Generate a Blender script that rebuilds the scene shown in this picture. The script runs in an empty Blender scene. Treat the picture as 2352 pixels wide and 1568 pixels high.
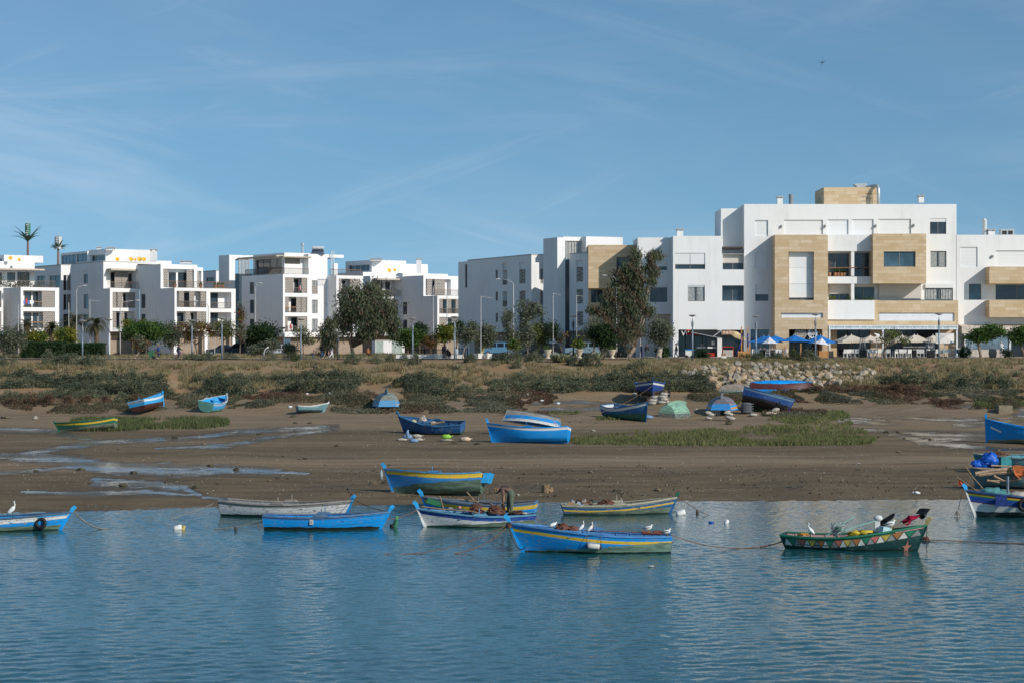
import bpy,math,random
import numpy as np
from mathutils import Vector,Matrix,noise
R=math.radians
SC=bpy.context.scene
COL=SC.collection
rnd=random.Random(7)
# -- camera, world, sun, exposure
F,CX,CY,H=1991.1,512.0,341.0,8.23
cam_d=bpy.data.cameras.new("camera")
cam_d.lens=70;cam_d.sensor_width=36;cam_d.clip_start=1;cam_d.clip_end=9000
cam=bpy.data.objects.new("camera",cam_d);COL.objects.link(cam)
cam.location=(0,0,H);cam.rotation_euler=(R(90),0,0)
SC.camera=cam
AZ,EL=50.0,30.0
W=bpy.data.worlds.new("World");SC.world=W;W.use_nodes=True
nt=W.node_tree;N=nt.nodes;N.clear()
out=N.new("ShaderNodeOutputWorld");bg=N.new("ShaderNodeBackground")
sky=N.new("ShaderNodeTexSky");sky.sky_type='NISHITA';sky.sun_disc=False
sky.sun_elevation=R(EL);sky.sun_rotation=R(180-AZ)
sky.altitude=0;sky.air_density=1.0;sky.dust_density=0.5;sky.ozone_density=3.0
tc=N.new("ShaderNodeTexCoord");
vadd=N.new("ShaderNodeVectorMath");vadd.operation='ADD';vadd.inputs[1].default_value=(0,0,0.13)
vn=N.new("ShaderNodeVectorMath");vn.operation='NORMALIZE'
nt.links.new(tc.outputs['Generated'],vadd.inputs[0]);nt.links.new(vadd.outputs[0],vn.inputs[0])
nt.links.new(vn.outputs[0],sky.inputs['Vector'])
sep=N.new("ShaderNodeSeparateXYZ");nt.links.new(tc.outputs['Generated'],sep.inputs[0])
def wm(op,a,b=None):
 n=N.new("ShaderNodeMath");n.operation=op
 for i,q in enumerate((a,b)):
  if q is None:continue
  if isinstance(q,(int,float)):n.inputs[i].default_value=q
  else:nt.links.new(q,n.inputs[i])
 return n.outputs[0]
ylen=wm('MAXIMUM',wm('ABSOLUTE',sep.outputs['Y']),.05)
comb=N.new("ShaderNodeCombineXYZ");nt.links.new(wm('DIVIDE',sep.outputs['X'],ylen),comb.inputs[0]);nt.links.new(wm('DIVIDE',sep.outputs['Z'],ylen),comb.inputs[1])
def wnoise(rot,sx,sy,det,dist,lo,hi,off):
 r1=N.new("ShaderNodeVectorRotate");r1.rotation_type='Z_AXIS';r1.inputs['Angle'].default_value=R(rot);nt.links.new(comb.outputs[0],r1.inputs['Vector'])
 mp=N.new("ShaderNodeMapping");mp.inputs['Scale'].default_value=(sx,sy,1);mp.inputs['Location'].default_value=(off,off*1.7,off)
 nt.links.new(r1.outputs[0],mp.inputs[0])
 no=N.new("ShaderNodeTexNoise");no.inputs['Scale'].default_value=1;no.inputs['Detail'].default_value=det
 no.inputs['Roughness'].default_value=0.6;no.inputs['Distortion'].default_value=dist
 nt.links.new(mp.outputs[0],no.inputs['Vector'])
 mr=N.new("ShaderNodeMapRange");mr.interpolation_type='SMOOTHSTEP'
 mr.inputs['From Min'].default_value=lo;mr.inputs['From Max'].default_value=hi
 nt.links.new(no.outputs['Fac'],mr.inputs['Value']);return mr.outputs[0]
c1=wnoise(14,4.5,34,6,.5,.50,.80,1.3)
c2=wnoise(-20,5,36,6,.5,.52,.82,4.1)
c4=wnoise(-3,3.5,40,5,.4,.50,.82,8.3)
c3=wnoise(5,3,7,4,.6,.34,.72,2.2)
cl=wm('MULTIPLY',wm('ADD',wm('MAXIMUM',wm('MAXIMUM',c1,c2),wm('MULTIPLY',c4,.8)),wm('MULTIPLY',c3,.22)),wm('ADD',wm('MULTIPLY',c3,.75),.2))
cfac=wm('MULTIPLY',cl,0.36)
tint=N.new("ShaderNodeMix");tint.data_type='RGBA';tint.blend_type='MULTIPLY';tint.inputs[0].default_value=1
tint.inputs[7].default_value=(0.73,0.935,0.935,1)
nt.links.new(sky.outputs[0],tint.inputs[6])
cm=N.new("ShaderNodeMix");cm.data_type='RGBA';cm.inputs[7].default_value=(5.6,6.5,7.4,1)
nt.links.new(cfac,cm.inputs[0]);nt.links.new(tint.outputs[2],cm.inputs[6])
nt.links.new(cm.outputs[2],bg.inputs['Color']);bg.inputs['Strength'].default_value=0.118
nt.links.new(bg.outputs[0],out.inputs['Surface'])
sd=bpy.data.lights.new("sun",'SUN');sd.energy=3.9;sd.angle=R(0.5);sd.color=(1.0,0.94,0.86)
sun=bpy.data.objects.new("sun",sd);COL.objects.link(sun)
sdir=Vector((math.sin(R(AZ))*math.cos(R(EL)),-math.cos(R(AZ))*math.cos(R(EL)),math.sin(R(EL))))
sun.rotation_euler=sdir.to_track_quat('Z','Y').to_euler();sun.location=(60,-40,80)
vs=SC.view_settings;vs.view_transform='Standard';vs.look='None';vs.exposure=0.0;vs.gamma=1.0
SC.cycles.max_bounces=5;SC.cycles.transparent_max_bounces=6;SC.cycles.use_denoising=True
# -- helpers
def X2(x):return x*1024/2352
def S4(x):return x/4.0
def wx(px,d):return(px-CX)*d/F
def wz(py,d):return H-(py-CY)*d/F
class MatB:
 """small node-material builder"""
 def __init__(s,name,rough=.7,spec=.3,metal=0):
  s.m=bpy.data.materials.new(name);s.m.use_nodes=True
  s.t=s.m.node_tree;s.n=s.t.nodes;s.b=s.n['Principled BSDF']
  s.b.inputs['Roughness'].default_value=rough;s.b.inputs['Metallic'].default_value=metal
  s.b.inputs['Specular IOR Level'].default_value=spec
  s._c=None
 def link(s,a,b):s.t.links.new(a,b)
 def co(s,kind='Object'):
  if s._c is None:s._c=s.n.new("ShaderNodeTexCoord")
  return s._c.outputs[kind]
 def mp(s,scale=(1,1,1),rot=(0,0,0),kind='Object'):
  m=s.n.new("ShaderNodeMapping");m.inputs['Scale'].default_value=scale;m.inputs['Rotation'].default_value=rot
  s.link(s.co(kind),m.inputs[0]);return m.outputs[0]
 def noise(s,scale,det=4,rough=.55,vec=None,dist=0):
  q=s.n.new("ShaderNodeTexNoise");q.inputs['Scale'].default_value=scale;q.inputs['Detail'].default_value=det
  q.inputs['Roughness'].default_value=rough;q.inputs['Distortion'].default_value=dist
  s.link(vec if vec is not None else s.co(),q.inputs['Vector']);return q.outputs['Fac']
 def math(s,op,a,b=None,c=None,clamp=False):
  q=s.n.new("ShaderNodeMath");q.operation=op;q.use_clamp=clamp
  for i,v in enumerate((a,b,c)):
   if v is None:continue
   if isinstance(v,(int,float)):q.inputs[i].default_value=v
   else:s.link(v,q.inputs[i])
  return q.outputs[0]
 def step(s,v,lo,hi):
  q=s.n.new("ShaderNodeMapRange");q.interpolation_type='SMOOTHSTEP'
  q.inputs['From Min'].default_value=lo;q.inputs['From Max'].default_value=hi
  s.link(v,q.inputs['Value']);return q.outputs[0]
 def mix(s,f,a,b,blend='MIX'):
  q=s.n.new("ShaderNodeMix");q.data_type='RGBA';q.blend_type=blend
  for i,v in((0,f),(6,a),(7,b)):
   if isinstance(v,(int,float)):q.inputs[i].default_value=v
   elif isinstance(v,(tuple,list)):q.inputs[i].default_value=(*v[:3],1)
   else:s.link(v,q.inputs[i])
  return q.outputs[2]
 def bump(s,h,strength=.3,dist=.02):
  q=s.n.new("ShaderNodeBump");q.inputs['Strength'].default_value=strength;q.inputs['Distance'].default_value=dist
  s.link(h,q.inputs['Height']);s.link(q.outputs[0],s.b.inputs['Normal'])
 def attr(s,name):
  q=s.n.new("ShaderNodeAttribute");q.attribute_name=name;return q
 def sepc(s,v):
  q=s.n.new("ShaderNodeSeparateXYZ");s.link(v,q.inputs[0]);return q.outputs
 def color(s,c):
  if isinstance(c,(tuple,list)):s.b.inputs['Base Color'].default_value=(*c[:3],1)
  else:s.link(c,s.b.inputs['Base Color'])
 def rough(s,r):s.link(r,s.b.inputs['Roughness'])
_mc={}
def M(name,col,rough=.7,var=.15,scale=3.0,bump=0,metal=0,spec=.3,det=4):
 """plain colour with a little noise variation"""
 if name in _mc:return _mc[name]
 b=MatB(name,rough,spec,metal)
 f=b.step(b.noise(scale,det),.3,.7)
 lo=tuple(c*(1-var)for c in col);hi=tuple(min(1,c*(1+var))for c in col)
 b.color(b.mix(f,lo,hi))
 if bump:b.bump(b.noise(scale*6,3),bump,.02)
 _mc[name]=b.m;return b.m
def leafmat(name,col,var=.35,trans=.42):
 if name in _mc:return _mc[name]
 b=MatB(name,.65,.15)
 f=b.noise(1.6,3);g=b.noise(9,2)
 lo=tuple(c*(1-var)for c in col);hi=tuple(c*(1+var)for c in col)
 c=b.mix(b.step(b.math('ADD',b.math('MULTIPLY',f,.5),b.math('MULTIPLY',g,.5)),.36,.64),lo,hi);b.color(c)
 tr=b.n.new("ShaderNodeBsdfTranslucent");b.link(c,tr.inputs[0])
 mx=b.n.new("ShaderNodeMixShader");mx.inputs[0].default_value=trans
 b.link(b.b.outputs[0],mx.inputs[1]);b.link(tr.outputs[0],mx.inputs[2])
 o=b.n['Material Output'];b.link(mx.outputs[0],o.inputs[0])
 _mc[name]=b.m;return b.m
class MB:
 """collects shapes, links them as ONE mesh object"""
 def __init__(s):s.v=[];s.f=[];s.m=[];s.uv={}
 def add(s,vs,fs,m=0):
  o=len(s.v);s.v+=[tuple(v)for v in vs]
  for f in fs:s.f.append(tuple(i+o for i in f));s.m.append(m)
 def quad(s,a,b,c,d,m=0):s.add((a,b,c,d),((0,1,2,3),),m)
 def box(s,x0,y0,z0,x1,y1,z1,m=0,T=None):
  vs=[Vector((x,y,z))for z in(z0,z1)for y in(y0,y1)for x in(x0,x1)]
  if T is not None:vs=[T@v for v in vs]
  s.add(vs,((0,2,3,1),(4,5,7,6),(0,1,5,4),(2,6,7,3),(0,4,6,2),(1,3,7,5)),m)
 def obox(s,fc,t0,t1,z0,z1,o0,o1,m=0):
  """box in a face's own axes: t along it, z up, o outward"""
  vs=[fc.P(t,z,o)for z in(z0,z1)for o in(o1,o0)for t in(t0,t1)]
  s.add(vs,((0,2,3,1),(4,5,7,6),(0,1,5,4),(2,6,7,3),(0,4,6,2),(1,3,7,5)),m)
 def tube(s,pts,r,n=6,m=0,cap=True,flat=1.0):
  pts=[Vector(p)for p in pts];k=len(pts)
  rs=r if isinstance(r,(list,tuple))else[r]*k
  vs=[];prev=None
  for i,p in enumerate(pts):
   t=(pts[min(i+1,k-1)]-pts[max(i-1,0)])
   t=t.normalized()if t.length>1e-9 else Vector((0,0,1))
   if prev is None:
    a=Vector((0,0,1))if abs(t.z)<.9 else Vector((1,0,0))
    u=t.cross(a).normalized()
   else:u=(prev-t*prev.dot(t));u=u.normalized()if u.length>1e-6 else t.orthogonal().normalized()
   prev=u;w=t.cross(u)
   for j in range(n):
    q=2*math.pi*j/n
    vs.append(p+(u*math.cos(q)+w*math.sin(q)*flat)*rs[i])
  fs=[(i*n+j,i*n+(j+1)%n,(i+1)*n+(j+1)%n,(i+1)*n+j)for i in range(k-1)for j in range(n)]
  if cap:fs+=[tuple(range(n-1,-1,-1)),tuple((k-1)*n+j for j in range(n))]
  s.add(vs,fs,m)
 def lathe(s,prof,n=12,c=(0,0,0),m=0,T=None,cap=True):
  vs=[]
  for r,z in prof:
   for j in range(n):
    q=2*math.pi*j/n;v=Vector((r*math.cos(q),r*math.sin(q),z))
    v=(T@v)if T is not None else v
    vs.append(v+Vector(c))
  k=len(prof)
  fs=[(i*n+j,i*n+(j+1)%n,(i+1)*n+(j+1)%n,(i+1)*n+j)for i in range(k-1)for j in range(n)]
  if cap:fs+=[tuple(range(n-1,-1,-1)),tuple((k-1)*n+j for j in range(n))]
  s.add(vs,fs,m)
 def prism(s,poly,vec,m=0):
  k=len(poly);a=[Vector(p)for p in poly];b=[p+Vector(vec)for p in a]
  s.add(a+b,[tuple(range(k-1,-1,-1)),tuple(range(k,2*k))]+[(i,(i+1)%k,k+(i+1)%k,k+i)for i in range(k)],m)
 def blob(s,c,r,m=0,nu=10,nv=7,amp=.12,seed=0,fr=1.6):
  c=Vector(c);r=Vector(r)if not isinstance(r,(int,float))else Vector((r,r,r))
  vs=[];fs=[]
  for i in range(nv+1):
   th=math.pi*i/nv
   for j in range(nu):
    ph=2*math.pi*j/nu
    d=Vector((math.sin(th)*math.cos(ph),math.sin(th)*math.sin(ph),math.cos(th)))
    k=1+amp*noise.noise(d*fr+Vector((seed*3.7,seed*1.3,seed)))*2
    vs.append(c+Vector((d.x*r.x,d.y*r.y,d.z*r.z))*k)
  for i in range(nv):
   for j in range(nu):
    fs.append((i*nu+j,(i+1)*nu+j,(i+1)*nu+(j+1)%nu,i*nu+(j+1)%nu))
  s.add(vs,fs,m)
 def build(s,name,mats,parent=None,org=None,smooth=False,loc=None):
  me=bpy.data.meshes.new(name)
  o=Vector(org)if org is not None else Vector((0,0,0))
  me.from_pydata([(v[0]-o.x,v[1]-o.y,v[2]-o.z)for v in s.v],[],s.f)
  if not isinstance(mats,(list,tuple)):mats=[mats]
  for q in mats:me.materials.append(q)
  if any(s.m):me.polygons.foreach_set('material_index',s.m)
  if smooth:me.polygons.foreach_set('use_smooth',[True]*len(s.f))
  me.update()
  ob=bpy.data.objects.new(name,me);COL.objects.link(ob)
  if parent is not None:ob.parent=parent
  if loc is not None:ob.location=loc
  elif parent is None and org is not None:ob.location=o
  return ob
def np_obj(name,V,Q,mats,parent=None,loc=None,midx=None):
 """mesh object out of numpy arrays: V (n,3), Q (m,4 or 3)"""
 me=bpy.data.meshes.new(name);k=Q.shape[1]
 me.vertices.add(len(V));me.vertices.foreach_set('co',np.ascontiguousarray(V,dtype=np.float32).ravel())
 me.loops.add(Q.size);me.loops.foreach_set('vertex_index',np.ascontiguousarray(Q,dtype=np.int32).ravel())
 me.polygons.add(len(Q));me.polygons.foreach_set('loop_start',np.arange(0,Q.size,k,dtype=np.int32))
 try:me.polygons.foreach_set('loop_total',np.full(len(Q),k,dtype=np.int32))
 except Exception:pass
 if not isinstance(mats,(list,tuple)):mats=[mats]
 for q in mats:me.materials.append(q)
 if midx is not None:me.polygons.foreach_set('material_index',np.ascontiguousarray(midx,dtype=np.int32))
 me.update(calc_edges=True);me.validate()
 ob=bpy.data.objects.new(name,me);COL.objects.link(ob)
 if parent is not None:ob.parent=parent
 if loc is not None:ob.location=loc
 return ob
def tag(o,label=None,cat=None,group=None,kind=None):
 if label:o['label']=label
 if cat:o['category']=cat
 if group:o['group']=group
 if kind:o['kind']=kind
 return o
def thing(name,label,cat,loc=(0,0,0),group=None,rz=0):
 o=bpy.data.objects.new(name,None);COL.objects.link(o);o.empty_display_size=.3
 o.location=loc;o.rotation_euler=(0,0,rz)
 return tag(o,label,cat,group)
def dup(o,loc,rz=None,label=None,group=None,scale=None,parent=None):
 c=o.copy();COL.objects.link(c)
 if parent is not None:c.parent=parent
 if loc is not None:c.location=loc
 if rz is not None:c.rotation_euler=(o.rotation_euler[0],o.rotation_euler[1],rz)
 if scale is not None:c.scale=scale if not isinstance(scale,(int,float))else(scale,)*3
 if label:c['label']=label
 if group:c['group']=group
 for ch in list(o.children):dup(ch,None,parent=c)
 return c
# -- terrain
PROF=[(-50,-4),(40,-3),(70,-1.8),(92,-.55),(102,0),(107,.10),(128,.34),(150,.56),(175,.95),(190,1.5),(198,2.1),(205,2.75),(212,3.3),(220,4.3),(228,5.4),(236,5.9),(241,6.03),(260,6.12),(330,6.2),(9000,6.2)]
PD=np.array([p[0]for p in PROF],float);PZ=np.array([p[1]for p in PROF],float)
def shore_shift(x):return np.where(x<0,.25,.08)*x
def ground_np(x,y):
 x=np.asarray(x,float);y=np.asarray(y,float)
 k=np.clip((160-y)/55,0,1)
 yy=y-shore_shift(x)*k
 z=np.interp(yy,PD,PZ)
 w=np.clip((yy-170)/25,0,1)*np.clip((238-yy)/8,0,1)
 z=z+w*(.28*np.sin(x*.31+1.3*np.sin(y*.13))*np.sin(y*.35+x*.05)+.14*np.sin(x*.9+y*.7))
 m=np.clip((yy-101)/6,0,1)*np.clip((190-yy)/20,0,1)
 z=z+m*(.035*np.sin(x*.55+2*np.sin(y*.09))+.02*np.sin(y*.9+x*.17))
 g=np.exp(-((x+35.4)/2.2)**2)*np.clip((y-200)/6,0,1)*np.clip((226-y)/6,0,1)
 return z-.8*g
def gz(x,y):return float(ground_np(x,y))
def ground_hit(px,py):
 """depth at which the sight line through a pixel of the survey meets the ground"""
 lo,hi=30.0,400.0
 prev=lo;d=lo
 while d<hi:
  if wz(py,d)-gz(wx(px,d),d)<0:break
  prev=d;d+=.5
 return prev
def g4(x,y):
 """full-size pixel -> ground point"""
 d=ground_hit(x/4,y/4);X=wx(x/4,d);return X,d,gz(X,d)
STREAMS=[[(0,985,6),(110,988,6),(190,1003,6),(215,1010,3)],[(0,1046,9),(90,1050,16),(190,1058,13),(250,1068,10),(330,1072,3)],[(60,1040,5),(190,1020,8),(250,1012,6),(420,1006,5),(560,990,7),(770,978,6)],[(360,1028,2),(520,1022,7),(640,1000,5),(760,985,5)],[(150,1072,3),(260,1075,15),(400,1080,17),(540,1078,12),(700,1085,3)],[(0,1085,5),(100,1078,4),(170,1068,3)],[(220,1105,14),(330,1110,12),(420,1118,9),(470,1140,5),(530,1148,4)],[(60,1128,4),(190,1132,6),(330,1128,8),(430,1135,4)],[(1930,962,9),(2020,968,8),(2060,972,3)],[(1960,985,4),(2080,990,5),(2160,1003,12),(2240,1000,10),(2352,985,8)],[(2050,997,4),(2120,1012,9),(2200,1022,7),(2290,1030,4),(2352,1030,3)],[(2200,975,8),(2260,972,6),(2352,962,5)],[(2020,955,3),(2160,962,4),(2300,960,4),(2352,950,9)],[(2150,930,4),(2250,932,5),(2352,940,4)],[(1250,938,5),(1330,940,6),(1400,935,4)],[(1220,925,3),(1330,922,4),(1420,926,3)],]
def wet_mask(px,py):
 """px, py: arrays in overview pixels"""
 best=np.zeros_like(px)
 for st in STREAMS:
  for(xa,ya,ha),(xb,yb,hb)in zip(st[:-1],st[1:]):
   t=np.clip((px-xa)/(xb-xa),-.15,1.15);tt=np.clip(t,0,1)
   yc=ya+(yb-ya)*tt;hh=ha+(hb-ha)*tt
   q=np.clip(1.25-np.abs(py-yc)/np.maximum(hh,1.5)*.75,0,1)
   q=np.where((px<xa-12)|(px>xb+12),0,q)
   best=np.maximum(best,q)
 return best
def build_ground():
 ys=np.concatenate([np.array([-50,10,40,60,75,85]),np.arange(90,175,.45),np.arange(175,245,.8),np.array([248,252,260,280,300,330,380,450,600,900,1500,3000,7000])])
 rows=[]
 nx=360
 xs=np.linspace(-1,1,nx)
 Vx=[];Vy=[]
 for y in ys:
  half=max(38,.285*y+12)
  if y>250:half=max(half,110+(y-250)*1.2)
  Vx.append(xs*half);Vy.append(np.full(nx,y))
 Vx=np.array(Vx);Vy=np.array(Vy);Z=ground_np(Vx,Vy)
 V=np.stack([Vx.ravel(),Vy.ravel(),Z.ravel()],1)
 r,c=np.meshgrid(np.arange(len(ys)-1),np.arange(nx-1),indexing='ij')
 a=(r*nx+c).ravel();Q=np.stack([a,a+1,a+nx+1,a+nx],1)
 yy=np.maximum(V[:,1],5)
 px=(CX+V[:,0]*F/yy)*2352/1024;py=(CY+(H-V[:,2])*F/yy)*2352/1024
 wet=wet_mask(px,py)
 d=V[:,1]-(shore_shift(V[:,0])*np.clip((160-V[:,1])/55,0,1))
 wet=np.maximum(wet,np.clip((103.2-d)/2.0,0,1)*.8)
 dry=np.clip((d-196)/14,0,1)
 sand=np.exp(-((d-131)/9.0)**2)*.7+np.exp(-((d-152)/10)**2)*.5
 sand=np.maximum(sand,np.clip((d-160)/12,0,1))
 stones=np.clip((d-103)/3,0,1)*np.clip((124-d)/10,0,1)*np.clip((V[:,0]+14)/8,0,1)
 mb=MatB("mud_and_earth",.85,.18)
 A=mb.attr('zone');s3=mb.sepc(A.outputs['Color']if False else A.outputs['Vector'])
 B2=mb.attr('zone2');q3=mb.sepc(B2.outputs['Vector'])
 flat=mb.mp((.35,1.2,1));fine=mb.mp((1,1,1));streak=mb.mp((.06,.9,1))
 n1=mb.noise(.5,6,.6,flat);n2=mb.noise(3.2,5,.65,fine);n3=mb.noise(1.0,5,.6,streak)
 mud=mb.mix(mb.step(n1,.35,.65),(.108,.078,.044),(.160,.118,.069))
 sandc=mb.mix(mb.step(n3,.35,.65),(.188,.136,.082),(.248,.184,.114))
 c=mb.mix(mb.step(mb.math('ADD',s3[2],mb.math('MULTIPLY',mb.math('SUBTRACT',n3,.5),.9)),.3,.8),mud,sandc)
 earth=mb.mix(mb.step(mb.noise(.35,5),.35,.65),(.28,.175,.095),(.27,.20,.12))
 c=mb.mix(mb.step(mb.math('ADD',s3[1],mb.math('MULTIPLY',mb.math('SUBTRACT',n1,.5),.6)),.3,.7),c,earth)
 vor=mb.n.new("ShaderNodeTexVoronoi");vor.inputs['Scale'].default_value=2.3;mb.link(mb.mp((1,.6,1)),vor.inputs['Vector'])
 lit=mb.math('MULTIPLY',mb.step(mb.math('ADD',n2,mb.math('MULTIPLY',mb.noise(.22,3),.5)),.82,.90),mb.math('ADD',mb.math('MULTIPLY',q3[0],.8),.2))
 c=mb.mix(lit,c,(.035,.034,.026))
 sh=mb.n.new("ShaderNodeTexVoronoi");sh.inputs['Scale'].default_value=3.0;mb.link(fine,sh.inputs['Vector'])
 shell=mb.math('MULTIPLY',mb.math('LESS_THAN',sh.outputs['Distance'],.15),mb.step(mb.noise(.25,3),.42,.6))
 c=mb.mix(mb.math('MULTIPLY',shell,mb.math('SUBTRACT',1,s3[1])),c,(.48,.44,.36))
 wn=mb.math('ADD',s3[0],mb.math('MULTIPLY',mb.math('SUBTRACT',mb.noise(1.1,6,.72,mb.mp((.75,1,1))),.5),2.6))
 wetf=mb.step(wn,.52,.86);damp=mb.step(wn,.25,.55)
 c=mb.mix(mb.math('MULTIPLY',damp,.45),c,(.045,.038,.032))
 mb.color(c)
 rg=mb.math('ADD',mb.math('MULTIPLY',wetf,-.70),.86)
 mb.rough(mb.math('ADD',rg,mb.math('MULTIPLY',damp,-.04)))
 hh=mb.math('MULTIPLY',mb.math('ADD',mb.math('MULTIPLY',n2,.6),mb.math('ADD',mb.math('MULTIPLY',mb.noise(11,3),.4),mb.math('MULTIPLY',n3,.5))),mb.math('SUBTRACT',1,mb.math('MULTIPLY',wetf,.93)))
 mb.bump(hh,.55,.10)
 ob=np_obj('ground',V,Q,mb.m)
 me=ob.data
 at=me.attributes.new('zone','FLOAT_VECTOR','POINT')
 at.data.foreach_set('vector',np.stack([wet,dry,sand],1).astype(np.float32).ravel())
 at=me.attributes.new('zone2','FLOAT_VECTOR','POINT')
 at.data.foreach_set('vector',np.stack([stones,stones*0,stones*0],1).astype(np.float32).ravel())
 me.polygons.foreach_set('use_smooth',[True]*len(me.polygons))
 tag(ob,kind='structure');ob['label']='brown tidal mudflat rising to a sandy earth bank'
 return ob
build_ground()
def build_water():
 b=MatB("river_water",.05,.5);b.b.inputs['IOR'].default_value=1.33
 n2=b.noise(4.5,2,.5,b.mp((.9,1.2,1),(0,0,R(-14))));n3=b.noise(.07,4,.55,b.mp((.5,1.6,1)));calm=b.step(n3,.32,.66)
 b.bump(n2,1.0,.012)
 c=b.mix(calm,(.007,.068,.078),(.010,.088,.100))
 y=b.sepc(b.co())[1];c=b.mix(b.math('MULTIPLY',b.step(y,88,103),.6),c,(.055,.075,.075));b.color(c)
 r=np.random.default_rng(5);ys=np.concatenate([[-60,10],np.arange(44,76,.135),np.arange(76,108,.19),[112]]);xs=np.concatenate([[-110,-60],np.arange(-34,34.01,.145),[60,110]])
 X,Y=np.meshgrid(xs,ys);Z=np.zeros_like(X);S=0
 env=.75+.35*np.sin(X*.11+1.2*np.sin(Y*.07))*np.sin(Y*.13+X*.03)+.2*np.sin(X*.045-Y*.09+1)
 for i in range(90):
  lam=math.exp(r.uniform(math.log(.36),math.log(.95)));th=r.normal(math.pi/2+.2,.72);k=2*math.pi/lam;a=.0019*lam
  ph=k*(X*math.cos(th)+Y*math.sin(th))+r.uniform(0,6.28)+.7*np.sin(X*.23+i)*np.sin(Y*.19+i*2);Z+=a*np.sin(ph)
 fade=np.clip((Y-45)/2,0,1)*np.clip((34-np.abs(X))/2,0,1)*np.clip((109-Y)/2,0,1)
 Z*=env*fade*1.0
 V=np.stack([X.ravel(),Y.ravel(),Z.ravel()],1);nx=len(xs);q,c_=np.meshgrid(np.arange(len(ys)-1),np.arange(nx-1),indexing='ij');a=(q*nx+c_).ravel()
 ob=np_obj('water',V,np.stack([a,a+1,a+nx+1,a+nx],1),b.m);ob.data.polygons.foreach_set('use_smooth',[True]*len(a))
 tag(ob,kind='structure');ob['label']='rippled blue river water'
build_water()
def strip(name,pts,w,mat,lift,label):
 """a flat path laid on the ground"""
 mb=MB()
 for(xa,ya),(xb,yb)in zip(pts[:-1],pts[1:]):
  k=max(1,int(abs(xb-xa)/3))
  for i in range(k):
   t0,t1=i/k,(i+1)/k
   q=[]
   for t,s in((t0,0),(t1,0),(t1,1),(t0,1)):
    x=xa+(xb-xa)*t;y=ya+(yb-ya)*t+s*w
    q.append((x,y,6.04+lift+.0012*(y-241)))
   mb.quad(*q)
 o=mb.build(name,mat);tag(o,label,kind='structure');return o
PAVE=M('pale_paving',(.42,.37,.31),.8,.12,.8)
strip('promenade',[(-78,240.8),(-40,241.2),(0,241),(80,240.5)],5.5,PAVE,.12,'pale paved promenade along the top of the bank')
strip('road',[(-120,272),(-10,268),(16,268)],7.5,M('asphalt',(.055,.055,.058),.85,.2,2),.16,'asphalt road behind the promenade')
strip('terrace_paving',[(17,246.8),(90,246.5)],18,M('terrace_tiles',(.30,.24,.19),.8,.12,1.2),.17,'paved terrace in front of the cafes')
# -- building materials
def white_mat(name,col,stain=.12):
 if name in _mc:return _mc[name]
 b=MatB(name,.8,.2)
 big=b.noise(.22,5,.6);run=b.noise(1.0,5,.6,b.mp((1.3,1.3,.12)))
 f=b.math('MULTIPLY',b.step(b.math('ADD',b.math('MULTIPLY',big,.5),b.math('MULTIPLY',run,.5)),.46,.72),stain*4,clamp=True)
 b.color(b.mix(f,col,tuple(c*q for c,q in zip(col,(.86,.85,.83)))))
 b.bump(b.noise(.7,4),.25,.03)
 _mc[name]=b.m;return b.m
WHITE=white_mat('white_render',(.80,.79,.775),.22)
WHITE2=white_mat('white_render_weathered',(.74,.73,.71),.25)
def stone_mat(name,c1,c2,mortar,w,h,var=1.0):
 b=MatB(name,.85,.2)
 s=b.sepc(b.co());q=b.n.new("ShaderNodeCombineXYZ");b.link(b.math('ADD',s[0],b.math('MULTIPLY',s[1],.7)),q.inputs[0]);b.link(s[2],q.inputs[1])
 br=b.n.new("ShaderNodeTexBrick");b.link(q.outputs[0],br.inputs['Vector']);br.offset=.37;br.offset_frequency=2;br.squash=.7;br.squash_frequency=3
 br.inputs['Scale'].default_value=1;br.inputs['Brick Width'].default_value=w;br.inputs['Row Height'].default_value=h
 br.inputs['Mortar Size'].default_value=.012;br.inputs['Color1'].default_value=(*c1,1);br.inputs['Color2'].default_value=(*c2,1);br.inputs['Mortar'].default_value=(*mortar,1)
 br.inputs['Bias'].default_value=.0
 n=b.noise(1.5,5,.6);c=b.mix(b.step(n,.3,.75),br.outputs['Color'],tuple(v*.86 for v in c1));
 b.color(b.mix(.35,br.outputs['Color'],c));b.bump(b.noise(6,4),.3,.03)
 _mc[name]=b.m;return b.m
SAND=stone_mat('sandstone_cladding',(.53,.385,.225),(.66,.52,.36),(.40,.30,.19),1.55,.44)
BROWNSTONE=stone_mat('brown_stone_base',(.30,.235,.18),(.36,.29,.22),(.22,.17,.13),1.2,.4)
def lattice_mat():
 b=MatB('pierced_lattice',.7,.25)
 s=b.sepc(b.co());q=b.n.new("ShaderNodeCombineXYZ");b.link(b.math('ADD',b.math('MULTIPLY',s[0],.8),b.math('MULTIPLY',s[1],.59)),q.inputs[0]);b.link(s[2],q.inputs[1])
 br=b.n.new("ShaderNodeTexBrick");b.link(q.outputs[0],br.inputs['Vector']);br.offset=.5
 br.inputs['Scale'].default_value=1;br.inputs['Brick Width'].default_value=.42;br.inputs['Row Height'].default_value=.27;br.inputs['Mortar Size'].default_value=.055
 br.inputs['Color1'].default_value=(.13,.115,.10,1);br.inputs['Color2'].default_value=(.20,.18,.16,1);br.inputs['Mortar'].default_value=(.40,.36,.32,1)
 b.color(br.outputs['Color']);b.bump(br.outputs['Fac'],.5,.03);return b.m
LATTICE=lattice_mat()
def glass_mat(name,col,r=.06):
 b=MatB(name,r,.6);n=b.noise(.5,3);b.color(b.mix(b.step(n,.35,.65),col,tuple(c*1.9 for c in col)))
 b.bump(b.noise(.9,2),.08,.05);_mc[name]=b.m;return b.m
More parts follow.
